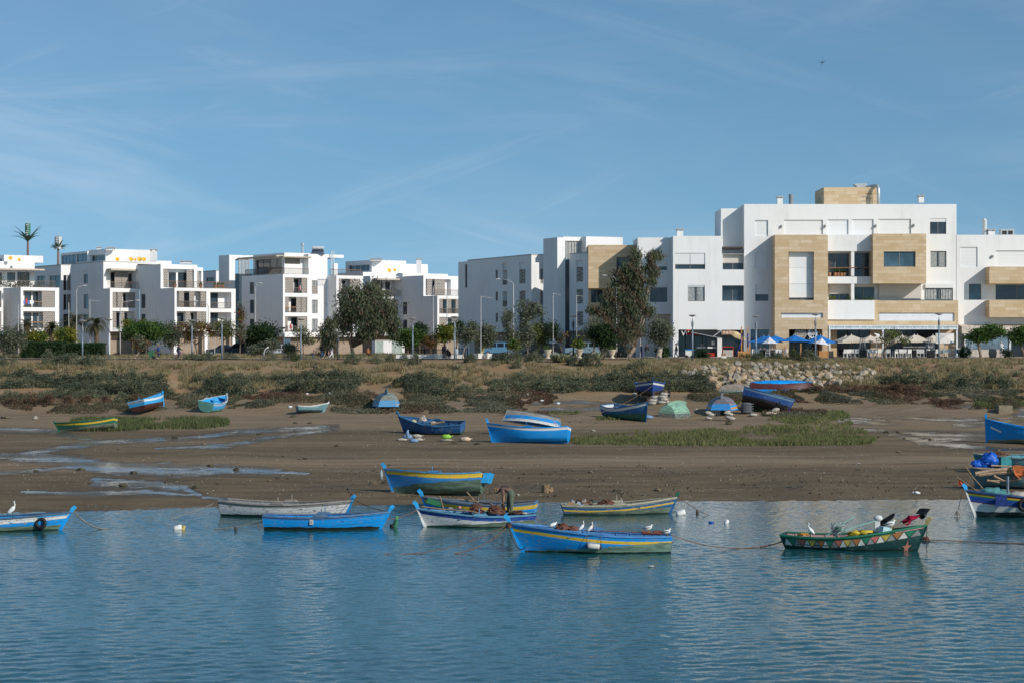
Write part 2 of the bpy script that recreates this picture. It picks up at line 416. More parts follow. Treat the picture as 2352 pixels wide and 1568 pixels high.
GLASS=glass_mat('window_glass',(.022,.032,.042));DARKGLASS=glass_mat('dark_shopfront_glass',(.008,.009,.011),.12)
BLUEGLASS=glass_mat('bluish_glass',(.05,.10,.14))
FRAME=M('window_frame_grey',(.20,.19,.18),.5);DKFRAME=M('dark_frame',(.035,.03,.028),.5);WFRAME=M('white_frame',(.72,.74,.76),.5)
def shutter_mat(name,col):
 b=MatB(name,.55,.3);s=b.sepc(b.co());f=b.math('FRACT',b.math('MULTIPLY',s[2],5.5))
 b.color(b.mix(b.step(f,.75,.98),col,tuple(c*.74 for c in col)));b.bump(f,.4,.02);return b.m
SHUT=shutter_mat('roller_shutter_white',(.78,.78,.77));SHUTC=shutter_mat('roller_shutter_cream',(.62,.57,.50))
RAILB=M('brown_rail',(.22,.115,.06),.6);RAILG=M('bronze_grey_rail',(.15,.13,.11),.5);BEIGE=M('beige_canopy',(.50,.44,.35),.7)
LOUVRE=shutter_mat('dark_brown_louvre',(.07,.05,.04));CONC=M('concrete_cap',(.45,.42,.38),.85)
CURT=M('pale_curtain',(.55,.56,.54),.9,.3,6)
KZ={1:(2.2969,0,850),2:(2.1382,800,850),3:(2.1382,1750,850),4:(2.01,2650,700),5:(2.0101,3300,700)}
def kx(k,x):return(x/KZ[k][0]+KZ[k][1])/4
def ky(k,y):return(y/KZ[k][0]+KZ[k][2])/4
class Face:
 """a vertical plane: O ground point, u along it to the right, n outward"""
 def __init__(s,O,ang):
  s.O=Vector((O[0],O[1]));s.ang=ang
  s.u=Vector((math.cos(R(ang)),math.sin(R(ang))));s.n=Vector((math.sin(R(ang)),-math.cos(R(ang))))
 def t(s,px):
  dx=px-CX;return(dx*s.O.y-F*s.O.x)/(F*s.u.x-dx*s.u.y)
 def pt(s,t,o=0):return s.O+s.u*t+s.n*o
 def P(s,t,z,o=0):
  p=s.pt(t,o);return(p.x,p.y,z)
 def z(s,px,py):return wz(py,s.pt(s.t(px)).y)
 def off(s,o):return Face(s.pt(0,o),s.ang)
 def rect(s,k,x0,y0,x1,y1):
  xm=kx(k,(x0+x1)/2);return s.t(kx(k,x0)),s.t(kx(k,x1)),s.z(xm,ky(k,y1)),s.z(xm,ky(k,y0))
def wall(mb,fc,t0,t1,z0,z1,ops=(),m=0):
 ops=[(max(a,t0+.02),min(b,t1-.02),max(c,z0+.02),min(d,z1-.02),e)for a,b,c,d,e in ops]
 ts=sorted({t0,t1,*[o[0]for o in ops],*[o[1]for o in ops]});zs=sorted({z0,z1,*[o[2]for o in ops],*[o[3]for o in ops]})
 for i in range(len(ts)-1):
  for j in range(len(zs)-1):
   tc,zc2=(ts[i]+ts[i+1])/2,(zs[j]+zs[j+1])/2
   if any(o[0]<tc<o[1]and o[2]<zc2<o[3]for o in ops):continue
   mb.quad(fc.P(ts[i],zs[j]),fc.P(ts[i+1],zs[j]),fc.P(ts[i+1],zs[j+1]),fc.P(ts[i],zs[j+1]),m)
 for a,b,c,d,e in ops:
  mb.quad(fc.P(a,c),fc.P(a,c,-e),fc.P(a,d,-e),fc.P(a,d),m);mb.quad(fc.P(b,c,-e),fc.P(b,c),fc.P(b,d),fc.P(b,d,-e),m)
  mb.quad(fc.P(a,d),fc.P(a,d,-e),fc.P(b,d,-e),fc.P(b,d),m);mb.quad(fc.P(a,c,-e),fc.P(a,c),fc.P(b,c),fc.P(b,c,-e),m)
  mb.quad(fc.P(a,c,-e),fc.P(b,c,-e),fc.P(b,d,-e),fc.P(a,d,-e),m)
def part(B,name,mats,mb,sub=None):
 return mb.build(name,mats,sub if sub is not None else B,org=B.location)
def window(B,fc,r,o,n=2,glass=None,frame=None,curtain=False):
 t0,t1,z0,z1=r;fr=MB();w=.07
 fr.obox(fc,t0,t0+w,z0,z1,o,o+.06);fr.obox(fc,t1-w,t1,z0,z1,o,o+.06)
 fr.obox(fc,t0+w,t1-w,z0,z0+w,o,o+.06);fr.obox(fc,t0+w,t1-w,z1-w,z1,o,o+.06)
 for i in range(1,n):
  tm=t0+(t1-t0)*i/n;fr.obox(fc,tm-.045,tm+.045,z0+w,z1-w,o,o+.06)
 W_=part(B,'window',frame or FRAME,fr)
 g=MB();g.obox(fc,t0+w,t1-w,z0+w,z1-w,o-.02,o+.02)
 part(B,'window_pane',glass or GLASS,g,W_)
 if curtain:
  k=14
  for s0,s1 in((.03,.42),(.58,.97)):
   c=MB()
   a=t0+(t1-t0)*s0;b=t0+(t1-t0)*s1
   for i in range(k):
    if i%2==0:c.obox(fc,a+(b-a)*i/k,a+(b-a)*(i+1)/k,z0+.1,z1-.1,o+.022,o+.03)
   part(B,'curtain',CURT,c,W_)
 return W_
def shutter(B,fc,r,o,mat=None):
 g=MB();g.obox(fc,r[0]+.03,r[1]-.03,r[2],r[3],o,o+.05);return part(B,'roller_shutter',mat or SHUT,g)
def screen(B,fc,t0,t1,z0,z1,o):
 g=MB();g.obox(fc,t0,t1,z0,z1,o-.03,o+.03);return part(B,'lattice_screen',LATTICE,g)
def rail(B,fc,t0,t1,z0,z1,o=-.06,top=None,bars=True,step=.16):
 top=top or RAILB;g=MB();g.obox(fc,t0,t1,z1-.07,z1,o-.05,o+.03,1)
 g.obox(fc,t0,t1,z0+.06,z0+.10,o-.02,o+.02)
 n=max(1,int((t1-t0)/step))
 for i in range(n+1):
  t=t0+(t1-t0)*i/n;g.obox(fc,t-.016,t+.016,z0,z1-.07,o-.018,o+.018)
 return part(B,'railing',[RAILG,top],g)
def slab(B,name,mat,fc,t0,t1,z0,z1,o0,o1):
 g=MB();g.obox(fc,t0,t1,z0,z1,o0,o1);return part(B,name,mat,g)
def infill(B,fc,k,e):
 """e = (kind, x0, y0, x1, y1, options); returns the opening"""
 kind,x0,y0,x1,y1=e[:5];op=e[5]if len(e)>5 else{}
 r=fc.rect(k,x0,y0,x1,y1);xm=kx(k,(x0+x1)/2)
 if kind=='win':
  dp=op.get('dp',.22);window(B,fc,r,-dp+.03,op.get('n',2),op.get('glass'),op.get('frame'),op.get('curtain',False))
  if 'cap' in op:shutter(B,fc,(r[0],r[1],fc.z(xm,ky(k,op['cap'])),r[3]),-dp+.10)
 elif kind=='lat':
  dp=.2;screen(B,fc,r[0]+.02,r[1]-.02,r[2]+.02,r[3]-.02,-dp+.06)
 elif kind=='shut':
  dp=op.get('dp',.22);zb=fc.z(xm,ky(k,op['b']))if 'b' in op else r[2]
  for i in range(op.get('n',1)):
   w=(r[1]-r[0])/op.get('n',1);shutter(B,fc,(r[0]+w*i,r[0]+w*(i+1),zb,r[3]),-dp+.08,op.get('mat'))
  if 'b' in op:window(B,fc,(r[0],r[1],r[2],zb),-dp+.02,op.get('wn',2))
 elif kind=='rec':dp=op.get('dp',.15)
 elif kind=='bal':
  dp=op.get('dp',1.3);bf=fc.off(-dp)
  for it in op.get('items',()):
   if it[0]=='door':
    a,b=bf.t(kx(k,it[1])),bf.t(kx(k,it[2]));zz=fc.z(xm,ky(k,it[3]))if len(it)>3 else r[3]-.25
    a=max(a,r[0]+.03);b=min(b,r[1]-.03)
    if b-a>.2:window(B,bf,(a,b,r[2]+.02,zz),.01,max(1,round((b-a)/1.2)),None,DKFRAME)
   elif it[0]=='screen':screen(B,fc,fc.t(kx(k,it[1])),fc.t(kx(k,it[2])),r[2]+.02,r[3]-.02,-.14)
   elif it[0]=='rail':rail(B,fc,max(r[0]+.01,fc.t(kx(k,it[1]))),min(r[1]-.01,fc.t(kx(k,it[2]))),r[2],fc.z(xm,ky(k,it[3])),-.06,it[4]if len(it)>4 else None)
   elif it[0]=='wash':
    g=MB();a,b=fc.t(kx(k,it[1])),fc.t(kx(k,it[2]));zt=r[2]+1.0;n=5
    for i in range(n):
     w=(b-a)/n;g.obox(fc,a+w*i,a+w*(i+.8),zt-rnd.uniform(.4,.8),zt+rnd.uniform(.05,.4),.02,.05,rnd.randrange(3))
    part(B,'laundry',[M('red_cloth',(.5,.06,.05)),M('white_cloth',(.75,.75,.75)),M('blue_cloth',(.1,.2,.5))],g)
 return(*r,dp)
def mod(B,k,corner,d,a,left,right,top,bot,FO=(),LO=(),mat=None,C=None,Ld=None,cap=0,z1=None,z0=None):
 """one block: corner between its left and front faces, seen at zoom column `corner`"""
 if C is None:C=(wx(kx(k,corner),d),d)
 FF=Face(C,a);LF=Face(C,a-90);d=C[1]
 Lf=FF.t(kx(k,right));Ll=-LF.t(kx(k,left))if Ld is None else Ld
 z1=wz(ky(k,top),d)if z1 is None else z1
 z0=(wz(ky(k,bot),d)if bot is not None else 5.9)if z0 is None else z0
 g=MB()
 wall(g,FF,0,Lf,z0,z1,[infill(B,FF,k,e)for e in FO])
 wall(g,LF,-Ll,0,z0,z1,[infill(B,LF,k,e)for e in LO])
 p=[FF.pt(0),FF.pt(Lf),FF.pt(Lf,-Ll),FF.pt(0,-Ll)]
 q=lambda i,z:(p[i].x,p[i].y,z)
 g.quad(q(1,z0),q(2,z0),q(2,z1),q(1,z1));g.quad(q(2,z0),q(3,z0),q(3,z1),q(2,z1))
 g.quad(q(0,z1),q(1,z1),q(2,z1),q(3,z1));g.quad(q(3,z0),q(2,z0),q(1,z0),q(0,z0))
 part(B,'wall',mat or WHITE,g)
 if cap:
  g=MB()
  for fc,ta,tb in((FF,0,Lf),(LF,-Ll,0)):
   g.obox(fc,ta-.02,tb+.02,z1-.08,z1+.06,-.25,.04)
  part(B,'parapet_cap',CONC,g)
 return dict(FF=FF,LF=LF,C=C,z0=z0,z1=z1,Lf=Lf,Ll=Ll)
def back(m,k,px):
 t=m['LF'].t(kx(k,px));p=m['LF'].pt(t);return(p.x,p.y)
def inset(m,du,dn):
 p=m['FF'].pt(du,-dn);return(p.x,p.y)
def dishes(k,face_out,pts,group,labels):
 """yellow satellite dishes, each a thing on the roof"""
 for(x,y,r),lab in zip(pts,labels):
  d=face_out;px,py=kx(k,x),ky(k,y);X=wx(px,d);Z=wz(py,d);rr=r/KZ[k][0]/4*d/F
  T=Matrix.Translation((X,d,Z))@Matrix.Rotation(R(62),4,'X')@Matrix.Rotation(R(0),4,'Z')
  T=Matrix.Translation((X,d,Z))@Matrix.Rotation(R(25),4,'Z')@Matrix.Rotation(R(68),4,'X')
  t=thing('satellite_dish',lab,'satellite dish',(X,d+.2,Z-rr*1.3),group)
  g=MB();g.lathe([(rr,.10*rr),(rr*.7,-.05*rr),(rr*.3,-.12*rr),(.01,-.14*rr),(.01,-.16*rr),(rr*.3,-.15*rr),(rr*.72,-.08*rr),(rr*1.02,.10*rr)],16,m=0,T=T,cap=False)
  g.build('dish',M('yellow_dish',(.75,.42,.02),.5)if 'yellow' in lab else M('grey_dish',(.6,.6,.6),.5),t,org=t.location)
  g=MB();g.tube([(X,d+.1,Z-rr*1.4),(X,d+.1,Z)],.03);g.tube([T@Vector((0,-rr*.9,0)),T@Vector((0,-rr*.4,rr*.9))],.015)
  g.build('mount_arm',FRAME,t,org=t.location)
def chimney(k,x0,x1,y0,y1,d,lab):
 X0,X1=wx(kx(k,x0),d),wx(kx(k,x1),d);Z0,Z1=wz(ky(k,y1),d),wz(ky(k,y0),d);w=X1-X0
 t=thing('chimney',lab,'chimney',((X0+X1)/2,d+w/2,Z0),'chimneys on the roofs')
 g=MB();g.box(X0,d,Z0,X1,d+w,Z1-.25);g.build('shaft',WHITE2,t,org=t.location)
 g=MB()
 for a in(0,1):
  for b in(0,1):g.box(X0+a*(w-.14),d+b*(w-.14),Z1-.25,X0+a*(w-.14)+.14,d+b*(w-.14)+.14,Z1-.08)
 g.box(X0-.12,d-.12,Z1-.08,X1+.12,d+w+.12,Z1+.04);g.build('cap',CONC,t,org=t.location)
A=36
def bal3(items_list):return items_list
# -- left block with the planted roof terrace
B0=thing('apartment_building','white apartment block with planted roof terrace and laundry on a balcony','building',(wx(20,320),320,6.1))
m0=mod(B0,1,190,306,A,25,543,684,1090,FO=[('bal',213,716,505,870,dict(items=[('door',225,285,728),('door',302,345,728),('screen',386,503),('rail',213,386,814,M('orange_wood_rail',(.55,.25,.08))),('wash',216,312)])),('bal',213,906,505,1060,dict(items=[('door',222,285,920),('door',302,345,920),('screen',398,503),('rail',213,396,1002,M('orange_wood_rail',(.55,.25,.08)))]))])
mod(B0,1,195,0,A,60,530,1090,None,mat=BROWNSTONE,C=inset(m0,.4,1.5),z1=m0['z0'])
mz=mod(B0,1,-160,306,A,-330,30,684,1090,FO=[('bal',-140,716,12,870,dict(items=[('door',-120,-60,728),('screen',-30,2),('rail',-140,10,814,_mc['orange_wood_rail'])])),('bal',-140,906,12,1060,dict(items=[('door',-120,-60,920),('screen',-40,10),('rail',-140,-40,1002,_mc['orange_wood_rail'])]))])
mod(B0,1,-150,0,A,-330,20,1090,None,mat=BROWNSTONE,C=inset(mz,.4,1.5),z1=mz['z0'])
Cu=back(m0,1,120);mu=mod(B0,1,-300,0,A,-420,318,440,684,C=(wx(kx(1,-260),313),313),z0=m0['z1']-.02,Ld=9,FO=[('win',66,548,140,640,{}),('win',-60,548,20,660,{}),('win',160,545,272,676,dict(n=3,glass=DARKGLASS))])
slab(B0,'pergola',BEIGE,mu['FF'],mu['FF'].t(kx(1,-250)),mu['FF'].t(kx(1,352)),mu['FF'].z(kx(1,100),ky(1,531)),mu['FF'].z(kx(1,100),ky(1,516)),.0,2.6)
rail(B0,m0['FF'],-6,m0['FF'].t(kx(1,515)),m0['z1'],m0['FF'].z(kx(1,400),ky(1,626)),-.2,RAILG)
mod(B0,1,38,0,A,-60,396,388,446,C=(wx(kx(1,38),318),318),z0=mu['z1']-.02,mat=WHITE2,LO=[('win',-40,425,20,445,dict(n=1))])
dishes(1,315.5,[(95,416,19),(176,432,16)],'dishes on the planted block',['yellow satellite dish on the planted left block','grey white satellite dish beside the single yellow one'])
# -- block behind, between the two left blocks
Bb=thing('apartment_building','white block set back between its two left neighbours with a glazed corner','building',(wx(60,338),338,6.1))
mb_=mod(Bb,1,560,338,A,300,690,478,None,Ld=None,cap=1,FO=[('win',583,574,612,714,dict(n=1,glass=DARKGLASS)),('lat',616,574,650,714),('win',583,750,612,893,dict(n=1,glass=DARKGLASS)),('lat',616,750,650,893),('win',583,930,650,1060,dict(n=2,glass=DARKGLASS))],LO=[('win',455,578,552,690,dict(n=2)),('win',340,580,410,660,{}),('win',470,760,545,890,{})])
# -- main left block
B1=thing('apartment_building','stepped white apartment block with five yellow satellite dishes on its penthouse','building',(wx(150,330),330,6.1))
D1=322
scr=lambda*a:[('screen',x,y)for x,y in a]
m1=mod(B1,1,1010,D1,A,655,1281,694,1090,FO=[('bal',1034,730,1243,874,dict(items=[('door',1075,1100),('door',1130,1152)]+scr((1036,1072),(1082,1128),(1194,1241))+[('rail',1130,1194,815)])),('bal',1034,905,1243,1060,dict(items=[('door',1072,1090),('door',1145,1165)]+scr((1036,1070),(1106,1145))+[('rail',1145,1243,1005)]))],LO=[('win',768,750,810,882,dict(n=1)),('win',768,934,810,1040,dict(n=1))],)
m1u=mod(B1,1,950,0,A,655,1262,448,692,C=back(m1,1,950),z0=m1['z1'],cap=1,FO=[('bal',975,520,1232,690,dict(dp=1.0,items=[('door',1015,1050,550),('door',1180,1215,560)]+scr((1056,1118),(1120,1176))))],LO=[('win',768,565,808,648,dict(n=1)),('rec',765,526,812,563)])
slab(B1,'pergola',BEIGE,m1u['FF'],m1u['FF'].t(kx(1,978)),m1u['FF'].t(kx(1,1256)),m1u['FF'].z(kx(1,1100),ky(1,534)),m1u['FF'].z(kx(1,1100),ky(1,517)),.02,1.7)
rail(B1,m1['FF'],-.4,m1['Lf']-.1,m1['z1'],m1['FF'].z(kx(1,1150),ky(1,636)),-.15,RAILB)
Q1=m1['FF'].pt(m1['Lf'],-2.2)
F1b=Face((Q1.x,Q1.y),A-90);C1b=F1b.pt(F1b.t(kx(1,1604)))
m2=mod(B1,1,1604,0,A,1285,2165,690,1085,C=(C1b.x,C1b.y),FO=[('bal',1623,720,1895,870,dict(items=[('door',1640,1645),('door',1690,1738)]+scr((1647,1692),(1742,1788),(1846,1892))+[('rail',1625,1893,812,RAILG)])),('bal',1623,906,1895,1060,dict(items=[('door',1628,1682),('door',1752,1775)]+scr((1708,1752),(1812,1858),(1862,1893))+[('rail',1625,1710,1002)])),('bal',1931,730,2125,880,dict(dp=1.6,items=[('door',1933,2000,738),('rail',1931,2125,822,RAILG)])),('bal',1931,914,2125,1080,dict(dp=1.6,items=[('door',1933,2000,920),('rail',1931,2125,1004)]))],LO=[('win',1296,748,1336,878,dict(n=1)),('win',1296,930,1336,1010,dict(n=1))])
m2u=mod(B1,1,1476,0,A,1250,1812,472,690,C=back(m2,1,1476),z0=m2['z1'],FO=[('bal',1500,518,1784,690,dict(dp=.9,items=[('door',1548,1615,548),('door',1635,1712,548)]+scr((1502,1546),(1718,1770))))])
mod(B1,1,1812,0,A,1700,1866,503,690,C=inset(m2u,m2u['Lf']+.01,.6),z0=m2['z1'],Ld=6,FO=[('bal',1812,535,1850,690,dict(dp=.5,items=scr((1812,1832))))])
rail(B1,m2['FF'],-1.6,m2['Lf']-.4,m2['z1'],m2['FF'].z(kx(1,1800),ky(1,630)),-.15,RAILB)
g1=mod(B1,1,1010,0,A,980,1262,1092,None,mat=BROWNSTONE,C=inset(m1,.5,1.2),z1=m1['z0'],Ld=8)
slab(B1,'garage_louvre',LOUVRE,g1['FF'],.3,g1['Lf']-.3,g1['FF'].z(kx(1,1100),ky(1,1172)),g1['FF'].z(kx(1,1100),ky(1,1122)),.01,.05)
mod(B1,1,1000,0,A,655,1012,1092,None,C=back(m1,1,1000),z1=m1['z0'])
mod(B1,1,1604,0,A,1300,2140,1087,None,mat=BROWNSTONE,C=inset(m2,1.6,1.6),z1=m2['z0'],Ld=9)
mod(B1,1,1604,0,A,1300,1630,1087,None,C=back(m2,1,1598),z1=m2['z0'],Ld=13)
fc=m2['FF']
for x0,x1 in((1882,1912),(2138,2163)):slab(B1,'pillar',WHITE,fc,fc.t(kx(1,x0)),fc.t(kx(1,x1)),5.9,m2['z0']-.002,-.5,-.05)
mp1=mod(B1,1,970,331,A,806,1435,332,452,cap=0,z0=m1u['z1']-.02,mat=WHITE2,LO=[('win',826,386,964,444,dict(n=5,frame=WFRAME,dp=.5))])
mod(B1,1,1436,0,A,1300,1576,440,470,C=inset(mp1,mp1['Lf'],.3),z0=m1u['z1']-.02,Ld=5)
mg=mod(B1,1,803,336,A,556,830,352,480,Ld=None,z0=m1u['z1']-.02,LO=[('win',566,388,700,470,dict(n=4,glass=BLUEGLASS)),('win',704,378,800,452,dict(n=2,glass=BLUEGLASS))])
dishes(1,329.0,[(1078,428,20),(1203,427,20),(1240,430,13),(1281,427,21),(1321,428,20)],'yellow dishes on the left penthouse',['yellow satellite dish alone left of the shaft on the stepped block','yellow satellite dish first of the close group of four','smallest yellow satellite dish within the group of four','yellow satellite dish third in the close group of four','yellow satellite dish nearest the right chimney of the group'])
chimney(1,972,1042,320,345,330,'low wide white chimney left on the dish penthouse');chimney(1,1378,1433,338,445,329.4,'tall white chimney at the right end of the dish penthouse')
chimney(1,890,922,316,345,336,'small dark capped vent on the glazed left penthouse');chimney(1,1655,1745,442,470,329,'flat wide chimney on the right roof of the stepped block')
# -- low block peeping between
Bc=thing('apartment_building','small pale block glimpsed between the two larger left blocks','building',(wx(205,352),352,6.1))
mod(Bc,1,1985,352,A,1866,2060,532,None,cap=1,LO=[('win',1895,596,1970,640,dict(n=2))])
# -- centre-left block
B2=thing('apartment_building','white apartment block with roof ladder and solar water heater','building',(wx(270,326),326,6.1))
m3=mod(B2,2,710,320,A,357,945,524,1062,FO=[('bal',727,556,917,688,dict(items=[('door',806,838),('wash',848,862)]+scr((729,803),(872,915))+[('rail',806,870,640,RAILG)])),('bal',727,720,917,854,dict(items=[('door',777,822)]+scr((729,762),(827,866),(870,913))+[('rail',729,825,805,M('orange_wood_rail',(.55,.25,.08)))])),('bal',727,886,917,1019,dict(items=[('door',778,824),('wash',768,792)]+scr((729,753),(838,915))+[('rail',729,825,968,RAILG)]))],LO=[('win',424,594,462,697,dict(n=1)),('win',424,745,462,861,dict(n=1)),('win',424,908,462,1000,dict(n=1))])
m3b=mod(B2,2,945,0,A,800,1090,352,1062,C=inset(m3,m3['Lf']+.01,.7),Ld=9,z0=m3['z0'],FO=[('win',956,580,1006,627,dict(n=2,curtain=True)),('lat',956,629,1006,695),('win',956,745,1006,860,dict(n=2,curtain=True)),('win',956,907,1006,1021,dict(n=2,curtain=True))])
m3p=mod(B2,2,720,0,A,455,950,342,526,C=(wx(kx(2,722),322.5),322.5),z0=m3['z1'],FO=[('lat',726,388,855,440)],LO=[('win',470,395,700,522,dict(n=4,dp=.4))])
mod(B2,2,1090,0,A,1000,1230,353,384,C=inset(m3b,m3b['Lf']+.01,.3),Ld=7,z1=m3b['z1'])
sl=MB();fc=m3b['FF']
sl.obox(fc,fc.t(kx(2,1168)),fc.t(kx(2,1200)),fc.z(kx(2,1180),ky(2,536)),m3b['z1']-1.4,-1.2,-.8);part(B2,'pillar',WHITE,sl)
slab(B2,'canopy',BEIGE,m3p['FF'],-1.0,m3p['FF'].t(kx(2,915)),m3p['FF'].z(kx(2,800),ky(2,386)),m3p['FF'].z(kx(2,800),ky(2,375)),.02,1.5)
slab(B2,'canopy',BEIGE,m3p['LF'],m3p['LF'].t(kx(2,385)),.0,m3p['LF'].z(kx(2,550),ky(2,389)),m3p['LF'].z(kx(2,550),ky(2,377)),.02,1.5)
rail(B2,m3['FF'],0,m3['Lf']-.3,m3['z1'],m3['FF'].z(kx(2,830),ky(2,474)),-.1,RAILB)
rail(B2,m3['LF'],m3['LF'].t(kx(2,384)),0,m3['z1'],m3['LF'].z(kx(2,540),ky(2,478)),-.1,RAILB)
mt=mod(B2,2,250,336,A,161,300,361,None)
mod(B2,2,286,338,A,250,470,362,396,Ld=5)
g=MB();fc=Face((wx(kx(2,330),337),337),A)
for i in range(12):
 z=fc.z(kx(2,360),ky(2,402+i*10.5));g.obox(fc,0,fc.t(kx(2,412)),z-.12,z,-.05,.05)
for x in(330,356,384,410):g.obox(fc,fc.t(kx(2,x)),fc.t(kx(2,x))+.15,fc.z(kx(2,360),ky(2,524)),fc.z(kx(2,360),ky(2,398)),.052,.15)
part(B2,'slatted_screen',M('grey_slats',(.38,.37,.35)),g)
mod(B2,2,335,341,A,290,450,520,None,Ld=6,mat=M('dark_stair_glazing',(.05,.07,.09),.2))
Q=m3b['FF'].pt(m3b['Lf'],-.2)
Fq=Face((Q.x,Q.y),A-90);Cq=Fq.pt(Fq.t(kx(2,1166)))
m4=mod(B2,2,1166,0,A,1092,1396,536,1060,C=(Cq.x,Cq.y),FO=[('bal',1186,566,1370,700,dict(items=[('door',1214,1240),('screen',1188,1212),('screen',1288,1368)])),('bal',1186,735,1370,865,dict(items=[('door',1214,1290),('screen',1300,1368)])),('bal',1186,895,1370,1020,dict(items=[('door',1214,1290)]))])
rail(B2,m4['FF'],-1.2,m4['Lf']-.2,m4['z1'],m4['FF'].z(kx(2,1250),ky(2,484)),-.1,RAILB)
for mm,dd in((m3,1.3),(m4,1.3)):mod(B2,2,0,0,A,0,1390 if mm is m4 else 1080,0,None,mat=BROWNSTONE,C=inset(mm,1.0,dd),z1=mm['z0'],Ld=14)
fc=m3b['FF'];g=MB();t0,t1=fc.t(kx(2,1121)),fc.t(kx(2,1143));za,zb=fc.z(kx(2,1130),ky(2,530)),fc.z(kx(2,1130),ky(2,330))
Y=1.0
for t in(t0,t1):g.obox(fc,t-.04,t+.04,za,zb,.10,.16)
for i in range(15):g.obox(fc,t0,t1,za+(zb-za)*(i+.5)/15-.025,za+(zb-za)*(i+.5)/15+.025,.11,.15)
tag(g.build('roof_ladder',M('pale_metal',(.6,.6,.58),.5),org=fc.P(t0,za)),'pale metal ladder up the wall to the centre-left roof','ladder')
X=wx(kx(2,1008),326);Z=m3b['z1']+.05
t=thing('solar_water_heater','silver cylinder solar water heater on the centre-left roof','water heater',(X,326,Z))
g=MB();zt=wz(ky(2,302),326);g.lathe([(.05,-.95),(.26,-.92),(.29,-.85),(.29,.85),(.26,.92),(.05,.95)],14,T=Matrix.Translation((X,326,zt))@Matrix.Rotation(R(90),4,'Y'));g.build('tank',M('pale_tank',(.55,.56,.57),.4),t,org=t.location,smooth=True)
g=MB();g.quad((X-.95,324.6,Z+.06),(X+1.1,324.6,Z+.06),(X+.95,326,zt-.3),(X-.95,326,zt-.3));g.box(X-1,324.5,Z,X+1.25,326.4,Z+.05);g.build('collector_panel',glass_mat('collector_glass',(.02,.03,.05)),t,org=t.location)
g=MB();X=wx(kx(2,877),325);g.lathe([(.16,0),(.16,1.5),(.3,1.5),(.3,1.8),(.1,1.9)],10,(X,325,Z-.1));tag(g.build('vent_pipe',M('galvanised',(.5,.52,.53),.45,metal=.5),org=(X,325,Z-.1)),'thin metal vent pipe left of the solar heater','vent pipe','vent pipes')
# -- block behind the big eucalyptus
B3=thing('apartment_building','white apartment block partly behind the big eucalyptus with two yellow dishes','building',(wx(400,345),345,6.1))
m5=mod(B3,2,1500,342,A,1340,1722,716,1050,FO=[('bal',1528,742,1697,866,dict(items=[('door',1570,1600)]+scr((1530,1562),(1606,1640))+[('rail',1640,1697,820,RAILG)])),('bal',1528,896,1697,1020,dict(items=[('door',1570,1640),('screen',1650,1695)]))])
m5u=mod(B3,2,1456,0,A,1330,1706,540,716,C=back(m5,2,1456),z0=m5['z1'],FO=[('bal',1476,578,1690,714,dict(dp=.9,items=[('door',1548,1560,590),('door',1584,1620,590),('screen',1478,1545)]))])
slab(B3,'pergola',BEIGE,m5u['FF'],m5u['FF'].t(kx(2,1472)),m5u['FF'].t(kx(2,1698)),m5u['FF'].z(kx(2,1580),ky(2,577)),m5u['FF'].z(kx(2,1580),ky(2,564)),.02,1.6)
rail(B3,m5['FF'],-.3,m5['Lf']-.1,m5['z1'],m5['FF'].z(kx(2,1600),ky(2,662)),-.15,RAILB)
Q=m5['FF'].pt(m5['Lf'],-2.0);Fq=Face((Q.x,Q.y),A-90);Cq=Fq.pt(Fq.t(kx(2,2030)))
m6=mod(B3,2,2030,0,A,1722,2290,709,1050,C=(Cq.x,Cq.y),FO=[('bal',2046,738,2254,863,dict(items=[('door',2080,2115),('door',2156,2186)]+scr((2048,2078),(2118,2150),(2190,2224))+[('rail',2046,2254,820,RAILG)])),('bal',2046,893,2254,1015,dict(items=[('door',2120,2150)]+scr((2048,2110),)))],LO=[('win',1733,765,1771,870,dict(n=1)),('win',1733,915,1771,1000,dict(n=1))])
m6u=mod(B3,2,1911,0,A,1665,2208,537,709,C=back(m6,2,1911),z0=m6['z1'],cap=0,FO=[('bal',1930,568,2145,708,dict(dp=.9,items=[('door',1988,2008,590)]+scr((1945,1986),(2010,2098))))])
rail(B3,m6['FF'],-1.2,m6['Lf']-.1,m6['z1'],m6['FF'].z(kx(2,2100),ky(2,658)),-.15,RAILB)
for mm in(m5,m6):mod(B3,2,0,0,A,0,1715 if mm is m5 else 2280,0,None,mat=BROWNSTONE,C=inset(mm,.8,1.3),z1=mm['z0'],Ld=14)
mod(B3,2,1395,348,A,1330,2120,508,560,z0=m5u['z1']-.3,Ld=10)
mp=mod(B3,2,1470,352,A,1245,1762,404,512,z0=m5u['z1'],LO=[('win',1262,446,1450,502,dict(n=4,frame=WFRAME,dp=.5))],mat=WHITE2)
mod(B3,2,1762,0,A,1700,1948,438,520,C=inset(mp,mp['Lf']+.01,.3),z0=m5u['z1'],Ld=6)
chimney(2,1850,1892,393,515,349,'tall narrow white chimney on the block behind the big eucalyptus');chimney(2,1455,1552,392,410,351,'low wide chimney above the slatted penthouse window')
dishes(2,347.5,[(1618,493,19),(1664,490,15)],'dishes behind the eucalyptus',['yellow satellite dish, larger of the two above the big eucalyptus','yellow satellite dish, smaller of the two above the big eucalyptus'])
Bk=thing('service_kiosk','low white service kiosk with green doors behind the eucalyptus trunk','kiosk',(wx(384,290),290,6.1))
mk=mod(Bk,2,1500,290,12,1470,1750,1090,None,cap=1,FO=[('rec',1505,1098,1568,1200,dict(dp=.08)),('rec',1640,1098,1728,1200,dict(dp=.08))])
for x0,x1 in((1506,1567),(1642,1726)):slab(Bk,'door',M('pale_green_door',(.36,.43,.38),.6),mk['FF'],mk['FF'].t(kx(2,x0)),mk['FF'].t(kx(2,x1)),6.15,mk['FF'].z(kx(2,1600),ky(2,1100)),-.06,-.02)
